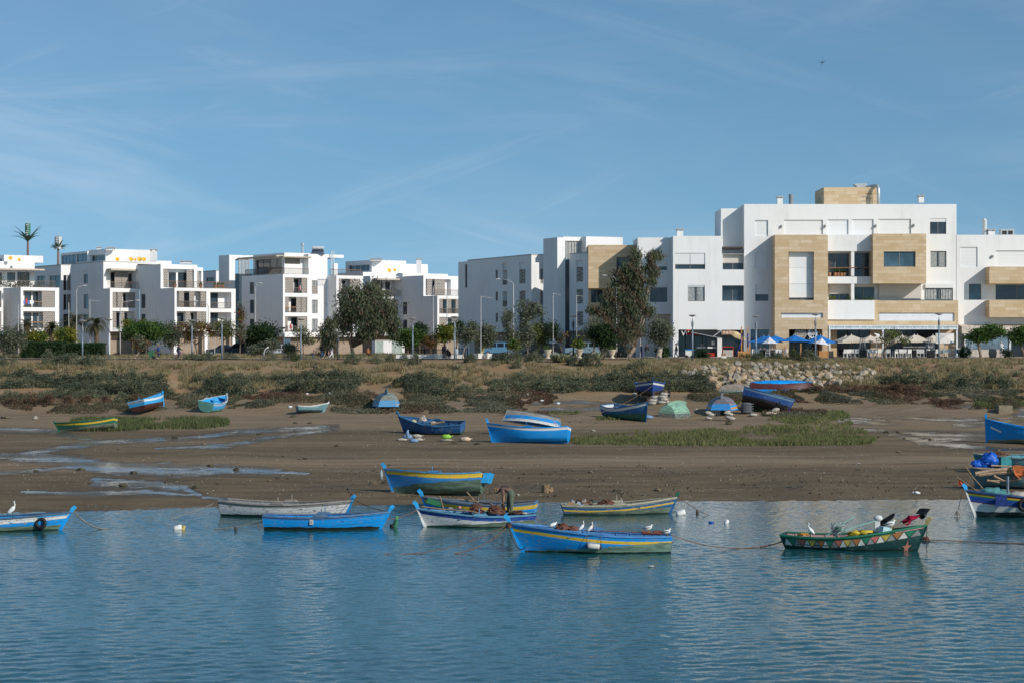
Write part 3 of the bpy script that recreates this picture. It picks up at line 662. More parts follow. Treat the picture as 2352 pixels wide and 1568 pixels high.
# -- tall grey-shaded block with slot windows
A2=25
B4=thing('apartment_building','white block with a tall shaded side wall of narrow slot windows','building',(wx(510,285),285,6.1))
m7=mod(B4,3,803,284,A2,258,930,357,1018,cap=1,FO=[('lat',880,483,903,606),('lat',880,668,903,790),('lat',880,852,903,975)],LO=[('win',496,490,516,570,dict(n=1)),('win',496,675,516,752,dict(n=1)),('win',496,858,516,935,dict(n=1)),('rec',553,432,596,488,dict(dp=.3)),('bal',556,490,596,616,dict(dp=.9,items=[('rail',556,596,572,RAILG)])),('bal',556,672,596,800,dict(dp=.9,items=[('rail',556,596,752,RAILG)])),('bal',556,856,596,980,dict(dp=.9,items=[('rail',556,596,930,RAILG)])),('rec',698,425,752,481,dict(dp=.2)),('lat',698,483,752,606),('lat',698,668,752,790),('lat',698,850,752,975)])
mod(B4,3,258,0,A2,178,330,414,None,C=(m7['LF'].pt(-m7['Ll'],-.0).x+.25,m7['LF'].pt(-m7['Ll']).y+.4),LO=[('win',235,440,254,640,dict(n=1,glass=DARKGLASS))])
mod(B4,3,0,0,A2,0,905,0,None,mat=BROWNSTONE,C=inset(m7,.6,1.4),z1=m7['z0'],Ld=20)
B5=thing('apartment_building','tall white stair tower block with a slatted rooftop link','building',(wx(560,280),280,6.1))
m8=mod(B5,3,1025,277,A2,905,1092,210,None)
mod(B5,3,1068,0,A2,1060,1275,205,240,C=(wx(kx(3,1075),281),281),Ld=4)
m8p=mod(B5,3,1270,281,A2,1226,1585,203,330,Ld=None)
m9=mod(B5,3,1290,272.0,A2,1128,1330,338,1008,cap=1,LO=[('rec',1186,407,1245,464,dict(dp=.2)),('lat',1188,465,1245,590),('lat',1188,655,1245,778),('lat',1188,845,1245,967)])
mod(B5,3,0,0,A2,0,1320,0,None,mat=BROWNSTONE,C=inset(m9,.4,1.0),z1=m9['z0'],Ld=8)
g=MB();fc=Face((wx(kx(3,1095),281.5),281.5),A2)
n=15
for i in range(n):
 z=fc.z(kx(3,1160),ky(3,248+i*10));g.obox(fc,0,fc.t(kx(3,1226)),z-.14,z,-.05,.05)
for x in(1095,1115,1145,1170,1200,1224):g.obox(fc,fc.t(kx(3,x)),fc.t(kx(3,x))+.2,fc.z(kx(3,1160),ky(3,394)),fc.z(kx(3,1160),ky(3,242)),.052,.16)
part(B5,'slatted_screen',M('grey_slats',(.38,.37,.35)),g)
mod(B5,3,1128,283.5,A2,1080,1300,398,None,Ld=5,mat=M('dark_stair_glazing',(.05,.07,.09),.2))
# -- the big frontal blocks on the right
D0=264.0
B6=thing('apartment_building','sandstone fronted white block half hidden by the tall eucalyptus','building',(wx(600,272),272,6.1))
m=mod(B6,3,1290,270.3,0,0,1712,276,646,Ld=8,mat=SAND,FO=[('win',1530,380,1640,500,dict(n=2))])
m=mod(B6,3,1292,271.8,0,0,1712,646,None,Ld=6,mat=SAND,FO=[('win',1312,658,1412,769,dict(n=2)),('win',1460,1010,1600,1210,dict(n=2,glass=DARKGLASS)),('win',1520,658,1640,769,dict(n=2))])
m=mod(B6,3,1711,266.1,0,0,2016,213,866,Ld=10,FO=[('shut',1865,357,1963,492,dict(b=460,wn=1)),('win',1815,628,1965,765,dict(cap=640)),('shut',1740,357,1800,492,dict(b=460,wn=1))])
m=mod(B6,3,1620,269.0,0,0,2050,866,None,Ld=5,mat=WHITE2)
B7=thing('apartment_building','white flat-fronted block with twin half-closed shutters above a dark takeaway','building',(wx(680,266),266,6.1))
m7a=mod(B7,4,85,D0-1.2,0,0,477,489,None,Ld=9,FO=[('shut',101,626,343,756,dict(n=2,b=716,wn=2)),('win',204,884,340,1013,dict(n=2,cap=897,curtain=True)),('shop',128,1240,441,1470,{})][:2]+[('rec',128,1240,441,1475,dict(dp=.7))])
m7b=mod(B7,4,477,0,0,0,656,632,None,C=inset(m7a,m7a['Lf'],0),Ld=9,FO=[('shut',484,634,655,759,dict(dp=.7,b=704,wn=2,mat=SHUTC)),('win',480,886,655,1012,dict(dp=.7,n=2)),('rec',474,1242,655,1475,dict(dp=.7))])
g=MB();fc=m7b['FF'];T=lambda x:fc.t(kx(4,x));Zf=lambda y:fc.z(kx(4,560),ky(4,y))
g.obox(fc,T(479),T(650),Zf(632)+.01,m7a['z1']-.03,-8.8,-5.0)
part(B7,'wall',WHITE,g)
g=MB()
for i in range(9):g.obox(fc,T(482+i*19.5),T(482+i*19.5+7),Zf(592),Zf(580),-5,-.1)
g.obox(fc,T(480),T(652),Zf(582),Zf(575),-.12,.0);part(B7,'pergola',M('dark_wood_beam',(.11,.08,.06)),g)
m7c=mod(B7,4,470,D0+2.2,0,0,662,268,640,Ld=8)
def plate(B,name,mat,fc,k,x0,y0,x1,y1,o0,o1):
 r=fc.rect(k,x0,y0,x1,y1);return slab(B,name,mat,fc,r[0],r[1],r[2],r[3],o0,o1)
def text_mesh(txt,size,mat,name,parent,loc,depth=.02,align='LEFT'):
 cu=bpy.data.curves.new('lettering','FONT');cu.body=txt;cu.size=size;cu.extrude=depth;cu.align_x=align;cu.offset=.012*size
 ob=bpy.data.objects.new('lettering',cu);COL.objects.link(ob)
 bpy.context.view_layer.update();dg=bpy.context.evaluated_depsgraph_get()
 me=bpy.data.meshes.new_from_object(ob.evaluated_get(dg));bpy.data.objects.remove(ob)
 me.materials.clear();me.materials.append(mat);q=bpy.data.objects.new(name,me);COL.objects.link(q)
 q.parent=parent;q.rotation_euler=(R(90),0,0);q.location=Vector(loc)-(parent.location if parent else Vector());return q
fa,fb=m7a['FF'],m7b['FF']
BLK=M('black_board',(.012,.012,.013),.45);REDB=M('red_sign_board',(.45,.03,.02),.5);GREYI=M('dim_grey_fitting',(.22,.22,.22),.6);WPL=M('white_plate',(.75,.75,.75),.5)
plate(B7,'shopfront_glazing',DARKGLASS,fa,4,130,1290,439,1472,-.69,-.62)
sg=plate(B7,'shop_sign',BLK,fa,4,129,1243,440,1290,-.5,-.3)
plate(B7,'shop_sign',REDB,fa,4,198,1262,330,1284,-.29,-.24)
text_mesh('W.',1.05,WPL,'sign_lettering',B7,fa.P(fa.t(kx(4,151)),fa.z(kx(4,165),ky(4,1289)),-.27))
plate(B7,'red_trim',M('red_orange_trim',(.6,.08,.03)),fa,4,190,1241,224,1249,.02,.08)
for x0,x1 in((184,190),(255,259),(321,326),(352,356)):plate(B7,'glazing_bar',DKFRAME,fa,4,x0,1291,x1,1470,-.60,-.5)
plate(B7,'push_bar',WPL,fa,4,278,1377,351,1389,-.58,-.5);plate(B7,'push_bar',WPL,fa,4,365,1377,437,1389,-.58,-.5)
plate(B7,'menu_notice',WPL,fa,4,400,1331,424,1363,-.58,-.54);plate(B7,'door_emblem',M('grey_emblem',(.4,.4,.4)),fa,4,309,1352,331,1373,-.58,-.54)
plate(B7,'red_counter',REDB,fa,4,350,1425,425,1468,-.49,-.3)
plate(B7,'shopfront_glazing',DARKGLASS,fb,4,476,1300,654,1472,-.69,-.62)
sg2=plate(B7,'shop_sign',BLK,fb,4,476,1244,654,1300,-.5,-.3)
g=MB();rr=fb.rect(4,484,1250,560,1286);n=7
for i in range(n):g.lathe([(.02,-.28),(.11,-.2),(.13,0),(.11,.2),(.02,.28)],8,fb.P(rr[0]+(rr[1]-rr[0])*(i+.5)/n,rr[2]+.35,-.24),1 if i%2 else 0)
for i in range(5):g.blob(fb.P(rr[0]+(rr[1]-rr[0])*(i+.5)/5,rr[3]-.35,-.24),(.26,.05,.22),2,8,5,.2,i)
part(B7,'food_picture',[M('roll_pink',(.55,.30,.22)),M('roll_cream',(.62,.52,.36)),M('olive_garnish',(.14,.13,.07))],g)
g=MB();q=fb.rect(4,566,1262,622,1298);T_=Matrix.Translation(fb.P((q[0]+q[1])/2,(q[2]+q[3])/2-.05,-.24))@Matrix.Rotation(R(-62),4,'Y')
g.lathe([(.03,-1.4),(.3,-1.1),(.42,0),(.3,1.1),(.03,1.4)],10,T=T_@Matrix.Scale(.2,4,(0,1,0)))
part(B7,'food_picture',M('loaf',(.60,.47,.26),.8,.4,2),g)
plate(B7,'display_counter',M('display_counter_white',(.45,.42,.38)),fb,4,488,1402,568,1455,-.48,-.1);plate(B7,'counter_frame',REDB,fb,4,484,1374,572,1380,-.48,-.05)
for x in(484,568):plate(B7,'counter_frame',REDB,fb,4,x,1380,x+4,1456,-.3,-.22)
g=MB();P0=[fa.P(fa.t(kx(4,x)),fa.z(kx(4,x),ky(4,y)),o)for x,y,o in((224,1246,.05),(474,1246,.05),(470,1310,1.6),(395,1298,1.7),(330,1284,1.7),(222,1264,1.7))]
g.prism(P0,(0,.03,-.03));aw=part(B7,'awning',M('black_awning_cloth',(.006,.008,.009),.8,.3,3,.5),g)
g=MB();g.tube([P0[5],P0[4],P0[3]],.06);g.tube([P0[3],P0[1]],.06);g.tube([P0[3],P0[2]],.05);part(B7,'awning_arm',M('grey_metal',(.30,.32,.34),.5),g,aw)
chimney(4,116,166,433,492,264.5,'square white chimney on the takeaway block')
# --- tall main block
B8=thing('apartment_building','tall white block with two sandstone frames, balconies and a cafe below','building',(wx(830,266),266,6.1))
K5=lambda x4:(x4/2.01+2650-3300)*2.0101
K5y=lambda y4:y4
m8a=mod(B8,4,657,D0,0,0,(3826-2650)*2.01,233,None,Ld=16,FO=[('shut',742,362,849,489,dict(dp=.3)),('shut',977,359,1290,474,dict(dp=.3)),('shut',1328,356,1495,476,dict(dp=.3)),('shut',1524,354,1697,476,dict(dp=.3)),('shut',1735,352,1998,472,dict(dp=.3)),('win',2150,347,2281,474,dict(n=2,cap=376)),('shut',743,622,849,751,dict(dp=.25)),('shut',746,880,853,1011,dict(b=957,dp=.25)),('win',709,1239,856,1450,dict(n=2,glass=BLUEGLASS)),('win',2155,610,2283,739,dict(n=2,curtain=True)),('win',1015,1238,1286,1475,dict(dp=1.2,n=4,glass=DARKGLASS,frame=DKFRAME))])
FF=m8a['FF']
def k45(x5):return(x5/2.0101+3300-2650)*2.01
def blk(B,x0,x1,top,bot,o,mat,FO=(),depth=None):
 """a block standing proud of the main plane (zoom-4 columns)"""
 d=D0-o;return mod(B,4,x0,d,0,0,x1,top,bot,Ld=(depth or o)-.004,mat=mat,FO=FO)
PR=3.2
blk(B8,903,1329,479,1237,PR,SAND,FO=[('rec',1014,615,1218,1004,dict(dp=.9)),('rec',953,1107,1291,1147,dict(dp=.35))])
for x0,x1 in((903,1017),(1286,1329)):blk(B8,x0,x1,1237.5,None,PR-.01,SAND)
fs=FF.off(PR-.9)
for nm,mt,y0,y1 in(('roller_shutter',SHUT,619,744),('parapet_panel',WHITE,745,873),('roller_shutter',SHUT,875,984)):plate(B8,nm,mt,fs,4,1017,y0,1215,y1,.01,.16)
r=fs.rect(4,1017,985,1215,1003);window(B8,fs,r,.02,2)
plate(B8,'blank_sign',M('blank_sign_white',(.72,.73,.75),.5,.04),FF.off(PR-.35),4,956,1109,1288,1146,.01,.1)
PP=1.65
blk(B8,1329.5,1698,479,611,PP,WHITE)
blk(B8,1329.5,1698,815,871,PP,WHITE)
blk(B8,1329.5,1705,1005,1160,PP+.3,WHITE)
fbz=FF
for x0,x1,y0,y1,n in((1333,1498,630,813,3),(1528,1694,626,813,2)):window(B8,FF,FF.rect(4,x0,y0,x1,y1),.03,n)
for x0,x1,y0,y1 in((1340,1500,955,1003),):window(B8,FF,FF.rect(4,x0,y0,x1,y1),.03,2)
plate(B8,'roller_shutter',SHUTC,FF,4,1340,873,1500,954,.03,.3);window(B8,FF,FF.rect(4,1528,899,1702,1003),.03,2);plate(B8,'roller_shutter',SHUTC,FF,4,1528,873,1702,898,.03,.3)
for y0,y1 in((612,814),(872,1004)):plate(B8,'pillar',WHITE,FF,4,1501,y0,1525,y1,.02,PP-.05)
r=FF.off(PP).rect(4,1331,740,1697,814);g=MB();fp=FF.off(PP)
g.obox(fp,r[0],r[1],r[3]-.12,r[3],-.1,0,1);
for i in range(5):t=r[0]+(r[1]-r[0])*i/4;g.obox(fp,t-.02,t+.02,r[2],r[3]-.12,-.07,-.03)
part(B8,'railing',[RAILG,RAILB],g)
blk(B8,k45(386),k45(814),470,870,PR,SAND,FO=[('win',k45(472),613,k45(728),737,dict(n=2,dp=.3,glass=glass_mat('blue_blind_glass',(.04,.075,.10))))])
blk(B8,k45(391),k45(1071),1003,1205,PP+.1,SAND,FO=[('rec',k45(433),1105,k45(1041),1172,dict(dp=.3)),])
plate(B8,'blank_sign',M('blank_sign_white',(.72,.73,.75),.5,.04),FF.off(PP-.2),4,k45(435),1107,k45(1039),1171,.01,.12)
blk(B8,k45(1029),k45(1071),1002.5,1003,PP,SAND)if False else None
r=FF.rect(4,k45(433),990,k45(770),1066);window(B8,FF,FF.rect(4,k45(433),992,k45(770),1003),.03,2)
for x0,x1 in((433,600),(602,770)):window(B8,FF.off(1.0),FF.off(1.0).rect(4,k45(x0),992,k45(x1),1004),.0,1)
plate(B8,'roller_shutter',SHUTC,FF,4,k45(430),872,k45(768),991,.05,.5)
window(B8,FF,FF.rect(4,k45(806),908,k45(1028),1003),.03,2,None,None,True);plate(B8,'roller_shutter',SHUT,FF,4,k45(804),873,k45(1030),907,.05,.3)
gl=M('balcony_glass',(.10,.20,.22),.1);fg=FF.off(PP+.1)
plate(B8,'glass_balustrade',BLUEGLASS,FF.off(PP+.12),4,k45(434),1000,k45(1030),1004,.0,.04)
blk(B8,1329.5,k45(391),1160.5,1205,PP+.1,SAND)
fcan=FF.off(PR);r=fcan.rect(4,k45(30),1206,k45(1070),1239);g=MB()
g.obox(fcan,r[0],r[1],r[3]-.14,r[3],-2.4,.0);g.obox(fcan,r[0],r[1],r[2],r[2]+.12,-.12,.0)
n=17
for i in range(n+1):t=r[0]+(r[1]-r[0]-.12)*i/n;g.obox(fcan,t,t+.12,r[2]+.12,r[3]-.14,-.11,-.01)
cn=part(B8,'glazed_canopy',WFRAME,g);g=MB();g.obox(fcan,r[0]+.1,r[1]-.1,r[2]+.12,r[3]-.14,-.07,-.05);part(B8,'canopy_pane',M('frosted_pane',(.45,.55,.57),.3),g,cn)
for x in(32,461,1056):plate(B8,'post',WFRAME,fcan,4,k45(x),1240,k45(x+12),1475,-.2,-.02)
fcf=FF.off(.3)
plate(B8,'shopfront_glazing',DARKGLASS,FF,4,k45(36),1206,k45(1060),1475,.02,.1)
for x0,x1 in((40,90),(358,462),(905,1056)):plate(B8,'stone_pier',SAND,FF,4,k45(x0),1240,k45(x1),1475,.11,.5)
for x in(180,270,560,650,740,830):plate(B8,'glazing_bar',DKFRAME,FF,4,k45(x),1240,k45(x+5),1470,.11,.18)
plate(B8,'cafe_counter',GREYI,FF,4,k45(620),1374,k45(800),1384,.2,.8)
text_mesh('Tour',.55,WPL,'sign_lettering',B8,FF.P(FF.t(kx(5,806)),FF.z(kx(5,815),ky(5,1384)),.25))
fsn=FF.off(PR-1.0);xs_,ys_=kx(4,1106),ky(4,1275);tq=fsn.t(xs_);zq=fsn.z(xs_,ys_)
g=MB();T_=Matrix.Translation(fsn.P(tq,zq,.4))@Matrix.Rotation(R(90),4,'X');g.lathe([(.02,-.04),(.78,-.04),(.78,.04),(.02,.04)],24,T=T_,m=0);g.lathe([(.58,.045),(.64,.05),(.64,.055),(.58,.055)],24,T=T_,m=1,cap=False)
g.box(-.42,-.10,.05,.42,-.02,.06,1,T_);g.box(-.3,.08,.05,.3,.14,.06,1,T_)
for i in range(8):g.box(.40,-.03,.05,.58,.03,.06,1,T_@Matrix.Rotation(R(45*i),4,'Z'))
tag(g.build('round_sign',[M('beige_sign_disc',(.42,.38,.32)),M('dark_sign_mark',(.12,.11,.10))],org=T_.translation),'round beige hanging sign with a dark wheel emblem above the blue parasols','sign')
xs_=kx(4,1205);tq=fsn.t(xs_);zq=fsn.z(xs_,ky(4,1270));T_=Matrix.Translation(fsn.P(tq,zq,.4))@Matrix.Rotation(R(90),4,'X');g=MB()
g.lathe([(.50,-.05),(.66,-.05),(.66,.05),(.50,.05),(.5,-.05)],24,T=T_,cap=False)
for i in range(8):g.box(.02,-.035,-.04,.92,.035,.04,0,T_@Matrix.Rotation(R(45*i+11),4,'Z'))
g.box(-.48,-.2,.05,.48,.16,.08,0,T_);g.box(-.36,-.12,.085,.30,-.05,.09,1,T_);g.box(-.30,.02,.085,.36,.09,.09,1,T_)
tag(g.build('ship_wheel_sign',[M('white_sign',(.75,.77,.78)),M('dark_sign_mark',(.12,.11,.10))],org=T_.translation),"white ship's wheel sign hanging above the blue parasols",'sign')
for x,y in((955,412),(1306,410)):plate(B8,'wall_lamp',GREYI,FF,4,x-6,y-10,x+6,y+10,.01,.25)
for x,y in((406,408),(712,404)):plate(B8,'wall_lamp',GREYI,FF,4,k45(x-6),y-10,k45(x+6),y+10,.01,.25)
ph=mod(B8,4,1298,D0+6,0,0,k45(418),97,240,Ld=8,mat=SAND)
chimney(4,924,967,172,232,266,'white capped chimney on the tall block beside the steel flue');chimney(5,754,796,162,220,266,'white capped chimney near the right corner of the tall roof')
STEEL=M('galvanised',(.5,.52,.53),.45,metal=.5)
X,Z0=wx(kx(4,1034),267),wz(ky(4,232),267);g=MB();g.lathe([(.32,0),(.32,wz(ky(4,154),267)-Z0),(.05,wz(ky(4,152),267)-Z0)],12,(X,267,Z0));tag(g.build('flue_pipe',M('dark_galvanised',(.2,.23,.25),.5),org=(X,267,Z0)),'dark steel flue standing on the tall roof','flue pipe')
X,d=wx(kx(5,430),269),269;Zt=wz(ky(5,72),d);t=thing('air_handling_unit','grey rooftop air unit with fat duct on the stone penthouse','air unit',(wx(kx(5,290),273),273,ph['z1']))
g=MB();a,b=wx(kx(5,255),273),wx(kx(5,332),273);g.box(a,272.5,ph['z1'],b,274.5,wz(ky(5,68),273));g.prism([(a-.05,272.4,wz(ky(5,68),273)),(a-.05,272.4,ph['z1']+.2),(a-.5,272.4,wz(ky(5,76),273))],(0,1,0));g.build('unit_box',STEEL,t,org=t.location)
g=MB();zc_=wz(ky(5,82),d);g.tube([(b,272.8,zc_),(X-.6,271,zc_),(X-.1,269.4,zc_),(X,269,zc_-.5),(X,269,m8a['z1'])],.22,12);g.build('duct',STEEL,t,org=t.location,smooth=True)
ant=MB();xa=wx(kx(5,378),269.6);ant.tube([(xa,269.6,m8a['z1']),(xa,269.6,wz(ky(5,148),269.6))],.05)
for y in(150,186):ant.tube([(wx(kx(5,328),269.6),269.6,wz(ky(5,y),269.6)),(wx(kx(5,380),269.6),269.6,wz(ky(5,y),269.6))],.035);[ant.tube([(wx(kx(5,x),269.6),269.6,wz(ky(5,y-4),269.6)),(wx(kx(5,x),269.6),269.6,wz(ky(5,y+4),269.6))],.025)for x in(330,345,362)]
tag(ant.build('aerial',DKFRAME,org=(xa,269.6,m8a['z1'])),'thin dark television aerial in front of the stone penthouse','aerial')
def pot_plant(x,y,d,o,hgt,lab,col,k=4):
 pass
# --- right end block
B9=thing('apartment_building','lower white block at the right edge with two projecting sandstone balconies','building',(wx(990,266),266,6.1))
m9a=mod(B9,5,1058,D0-.05,0,0,1900,480,None,Ld=12,FO=[('shut',1086,578,1226,739,dict(dp=.25)),('shut',1371,605,1700,735,dict(dp=.3)),('win',1157,873,1256,1001,dict(n=1,dp=.25,glass=glass_mat('blue_blind_glass',(.04,.075,.10)))),('win',1372,878,1720,1001,dict(n=2,dp=.5)),('rec',1092,1262,1470,1470,dict(dp=1.0))])
F9=m9a['FF']
for y0,y1 in((735,871),(1004,1141)):mod(B9,5,1322,D0-2.4,0,0,1900,y0,y1,Ld=2.35,mat=SAND)
plate(B9,'wall_lamp',GREYI,F9,5,1336,644,1352,662,.01,.25)
aw=plate(B9,'awning',M('cream_awning',(.60,.52,.44),.8),F9,5,1072,1215,1720,1274,1.9,2.1);g=MB();fw=F9
a,b=fw.t(kx(5,1074)),fw.t(kx(5,1720));za=fw.z(kx(5,1300),ky(5,1200));zb=fw.off(2).z(kx(5,1300),ky(5,1217));g.prism([fw.P(a,za,.05),fw.P(a,zb,1.95),fw.P(a,zb-.05,1.95),fw.P(a,za-.1,.05)],Vector((b-a,0,0)));part(B9,'awning_top',M('cream_awning',(.60,.52,.44),.8),g,aw)
plate(B9,'tent_window',glass_mat('tent_film',(.10,.14,.17),.15),F9,5,1110,1290,1440,1398,1.9,1.96);plate(B9,'tent_wall',M('beige_tent_wall',(.52,.45,.38),.85),F9,5,1105,1399,1446,1475,1.88,1.96)
for x0,x1 in((1094,1108),(1452,1466)):plate(B9,'post',WFRAME,F9,5,x0,1274,x1,1475,1.8,1.97)
plate(B9,'dark_doorway',DARKGLASS,F9,5,1470,1276,1720,1475,.02,.1)
chimney(5,1314,1366,436,482,266,'white flat capped chimney at the far right roof');X,Z0=wx(kx(5,1283),266.5),m9a['z1']
g=MB();zt=wz(ky(5,368),266.5);g.tube([(X,266.5,Z0),(X,266.5,zt),(X-.15,266.5,zt+.25)],.32,10);tag(g.build('flue_pipe',M('pale_galvanised',(.48,.5,.5),.5),org=(X,266.5,Z0)),'pale metal flue with bent top on the right roof','flue pipe')
g=MB();X=wx(kx(5,1460),267);g.box(X-.9,266.5,Z0,X+.9,267.6,Z0+.9);g.box(X-.7,266.45,Z0+.2,X-.1,266.49,Z0+.7,1);g.box(X+.1,266.45,Z0+.2,X+.7,266.49,Z0+.7,1);tag(g.build('roof_unit',[STEEL,DKFRAME],org=(X,267,Z0)),'small boxy air unit on the right roof','air unit')
# -- phone masts far left
def mast(k,x,top,bot,palm,lab):
 d=420;X=wx(kx(k,x),d);sc=d/F/KZ[k][0]/4;zy=lambda y:wz(ky(k,y),d)
 t=thing('phone_mast',lab,'phone mast',(X,d,6.1))
 g=MB();g.tube([(X,d,6.0),(X,d,zy(bot)),(X,d,zy(top+10))],[.30,.25,.18],8);g.build('pole',M('mast_brown',(.22,.12,.10),.7),t,org=t.location)
 P=[M('antenna_panel_green',(.05,.19,.13),.5),M('antenna_panel_pale',(.5,.53,.52),.5)]
 for i in range(5):
  q=2*math.pi*i/5+.4;r=(.42 if palm else.6);g=MB();T=Matrix.Translation((X+math.cos(q)*r,d+math.sin(q)*r,0))@Matrix.Rotation(q,4,'Z')
  z1,z0=zy(top+(10 if palm else 14)),zy(top+(118 if palm else 130));g.box(-.1,-.26,z0,.1,.26,z1,0,T);g.build('antenna_panel',P[0 if palm else 1],t,org=t.location)
 g=MB();zc=zy(265 if palm else 340)
 for i in range(18):
  q=2*math.pi*i/18+.2;L=(3.0 if palm else 2.0)*(.8+.4*rnd.random());up=rnd.uniform(.8,1.9)if palm else rnd.uniform(.6,1.6);pts=[]
  for j in range(6):
   s=j/5;pts.append((X+math.cos(q)*L*s,d+math.sin(q)*L*s,zc+L*(up*s-.62*s*s*(1 if palm else 1.1))))
  g.tube(pts,[.12,.19,.21,.17,.10,.02],4,flat=.4)
 g.build('mock_palm_frond',M('mast_frond_green',(.06,.13,.10),.6),t,org=t.location)
 g=MB();g.tube([(X,d,zy(top+10)),(X,d,zy(top-30))],.06)
 for i in range(6):g.box(X-.45+rnd.uniform(0,.5),d-.8,zy(top+30+18*i),X-.1+rnd.uniform(.1,.5),d-.5,zy(top+20+18*i))
 g.build('radio_box',P[1],t,org=t.location)
mast(1,256,90,390,True,'phone mast disguised as a palm with green panels and wide drooping fronds');mast(1,535,205,470,False,'phone mast with pale panels on a reddish lattice pole')
# -- vegetation
rg=np.random.default_rng(11)
def ghit(px,py):
 """vectorised ground hit; px, py in the 1024 frame"""
 px=np.asarray(px,float);py=np.asarray(py,float);ds=np.arange(60,262,.5)
 X=(px[:,None]-CX)*ds/F;Zr=H-(py[:,None]-CY)*ds/F
 below=Zr<ground_np(X,np.broadcast_to(ds,X.shape));i=np.where(below.any(1),below.argmax(1),len(ds)-1)
 d=ds[i];x=(px-CX)*d/F;return x,d,ground_np(x,d)
def leaf_quads(C,L,Wd,droop=0.,rg=rg,up=0.):
 """diamond leaves of length L, width Wd at the centres C"""
 n=len(C);t=rg.normal(size=(n,3));t[:,2]=t[:,2]*(1-droop)-droop*1.8+up;t/=np.linalg.norm(t,axis=1)[:,None]+1e-9
 b=np.cross(t,rg.normal(size=(n,3)));b/=np.linalg.norm(b,axis=1)[:,None]+1e-9
 l=(L*rg.uniform(.6,1.3,n))[:,None]/2;w=(Wd*rg.uniform(.7,1.2,n))[:,None]/2
 V=np.stack([C-t*l,C+b*w,C+t*l,C-b*w],1).reshape(-1,3)
 return V,np.arange(4*n).reshape(-1,4)
LEAF={'euc':([leafmat('eucalyptus_leaf',(0.153,0.169,0.097)),leafmat('eucalyptus_leaf_dark',(0.097,0.118,0.076)),leafmat('eucalyptus_leaf_brown',(0.198,0.144,0.096))],(.42,.10),.8,(.45,.33,.22)),'eucbrown':([leafmat('eucalyptus_leaf',(0.153,0.169,0.097)),leafmat('eucalyptus_leaf_dark',(0.097,0.118,0.076)),leafmat('eucalyptus_leaf_brown',(0.198,0.144,0.096))],(.42,.10),.8,(.38,.27,.35)),'olive':([leafmat('olive_leaf',(0.176,0.194,0.129)),leafmat('olive_leaf_dark',(0.113,0.133,0.092))],(.24,.11),.1,(.55,.45)),'round':([leafmat('green_leaf',(0.088,0.150,0.037)),leafmat('green_leaf_dark',(0.047,0.095,0.027))],(.24,.14),.1,(.6,.4)),'dark':([leafmat('dark_green_leaf',(0.047,0.084,0.032)),leafmat('deep_green_leaf',(0.027,0.054,0.024))],(.24,.14),.1,(.6,.4)),'yellow':([leafmat('yellow_green_leaf',(.22,.22,.035)),leafmat('green_leaf',(0.088,0.150,0.037))],(.24,.14),.1,(.6,.4)),'mixed':([leafmat('olive_leaf',(0.176,0.194,0.129)),leafmat('rusty_leaf',(.18,.085,.045)),leafmat('yellow_green_leaf',(.22,.22,.035))],(.22,.12),.1,(.45,.35,.2)),'light':([leafmat('light_green_leaf',(0.144,0.174,0.054)),leafmat('olive_leaf',(0.176,0.194,0.129))],(.22,.12),.1,(.6,.4)),}
BARK=M('grey_brown_bark',(.15,.115,.085),.9,.3,5,.4);BARKP=M('pale_bark',(.25,.19,.14),.9,.25,4,.3);BARKD=M('dark_bark',(.07,.055,.045),.9,.3,5,.4)
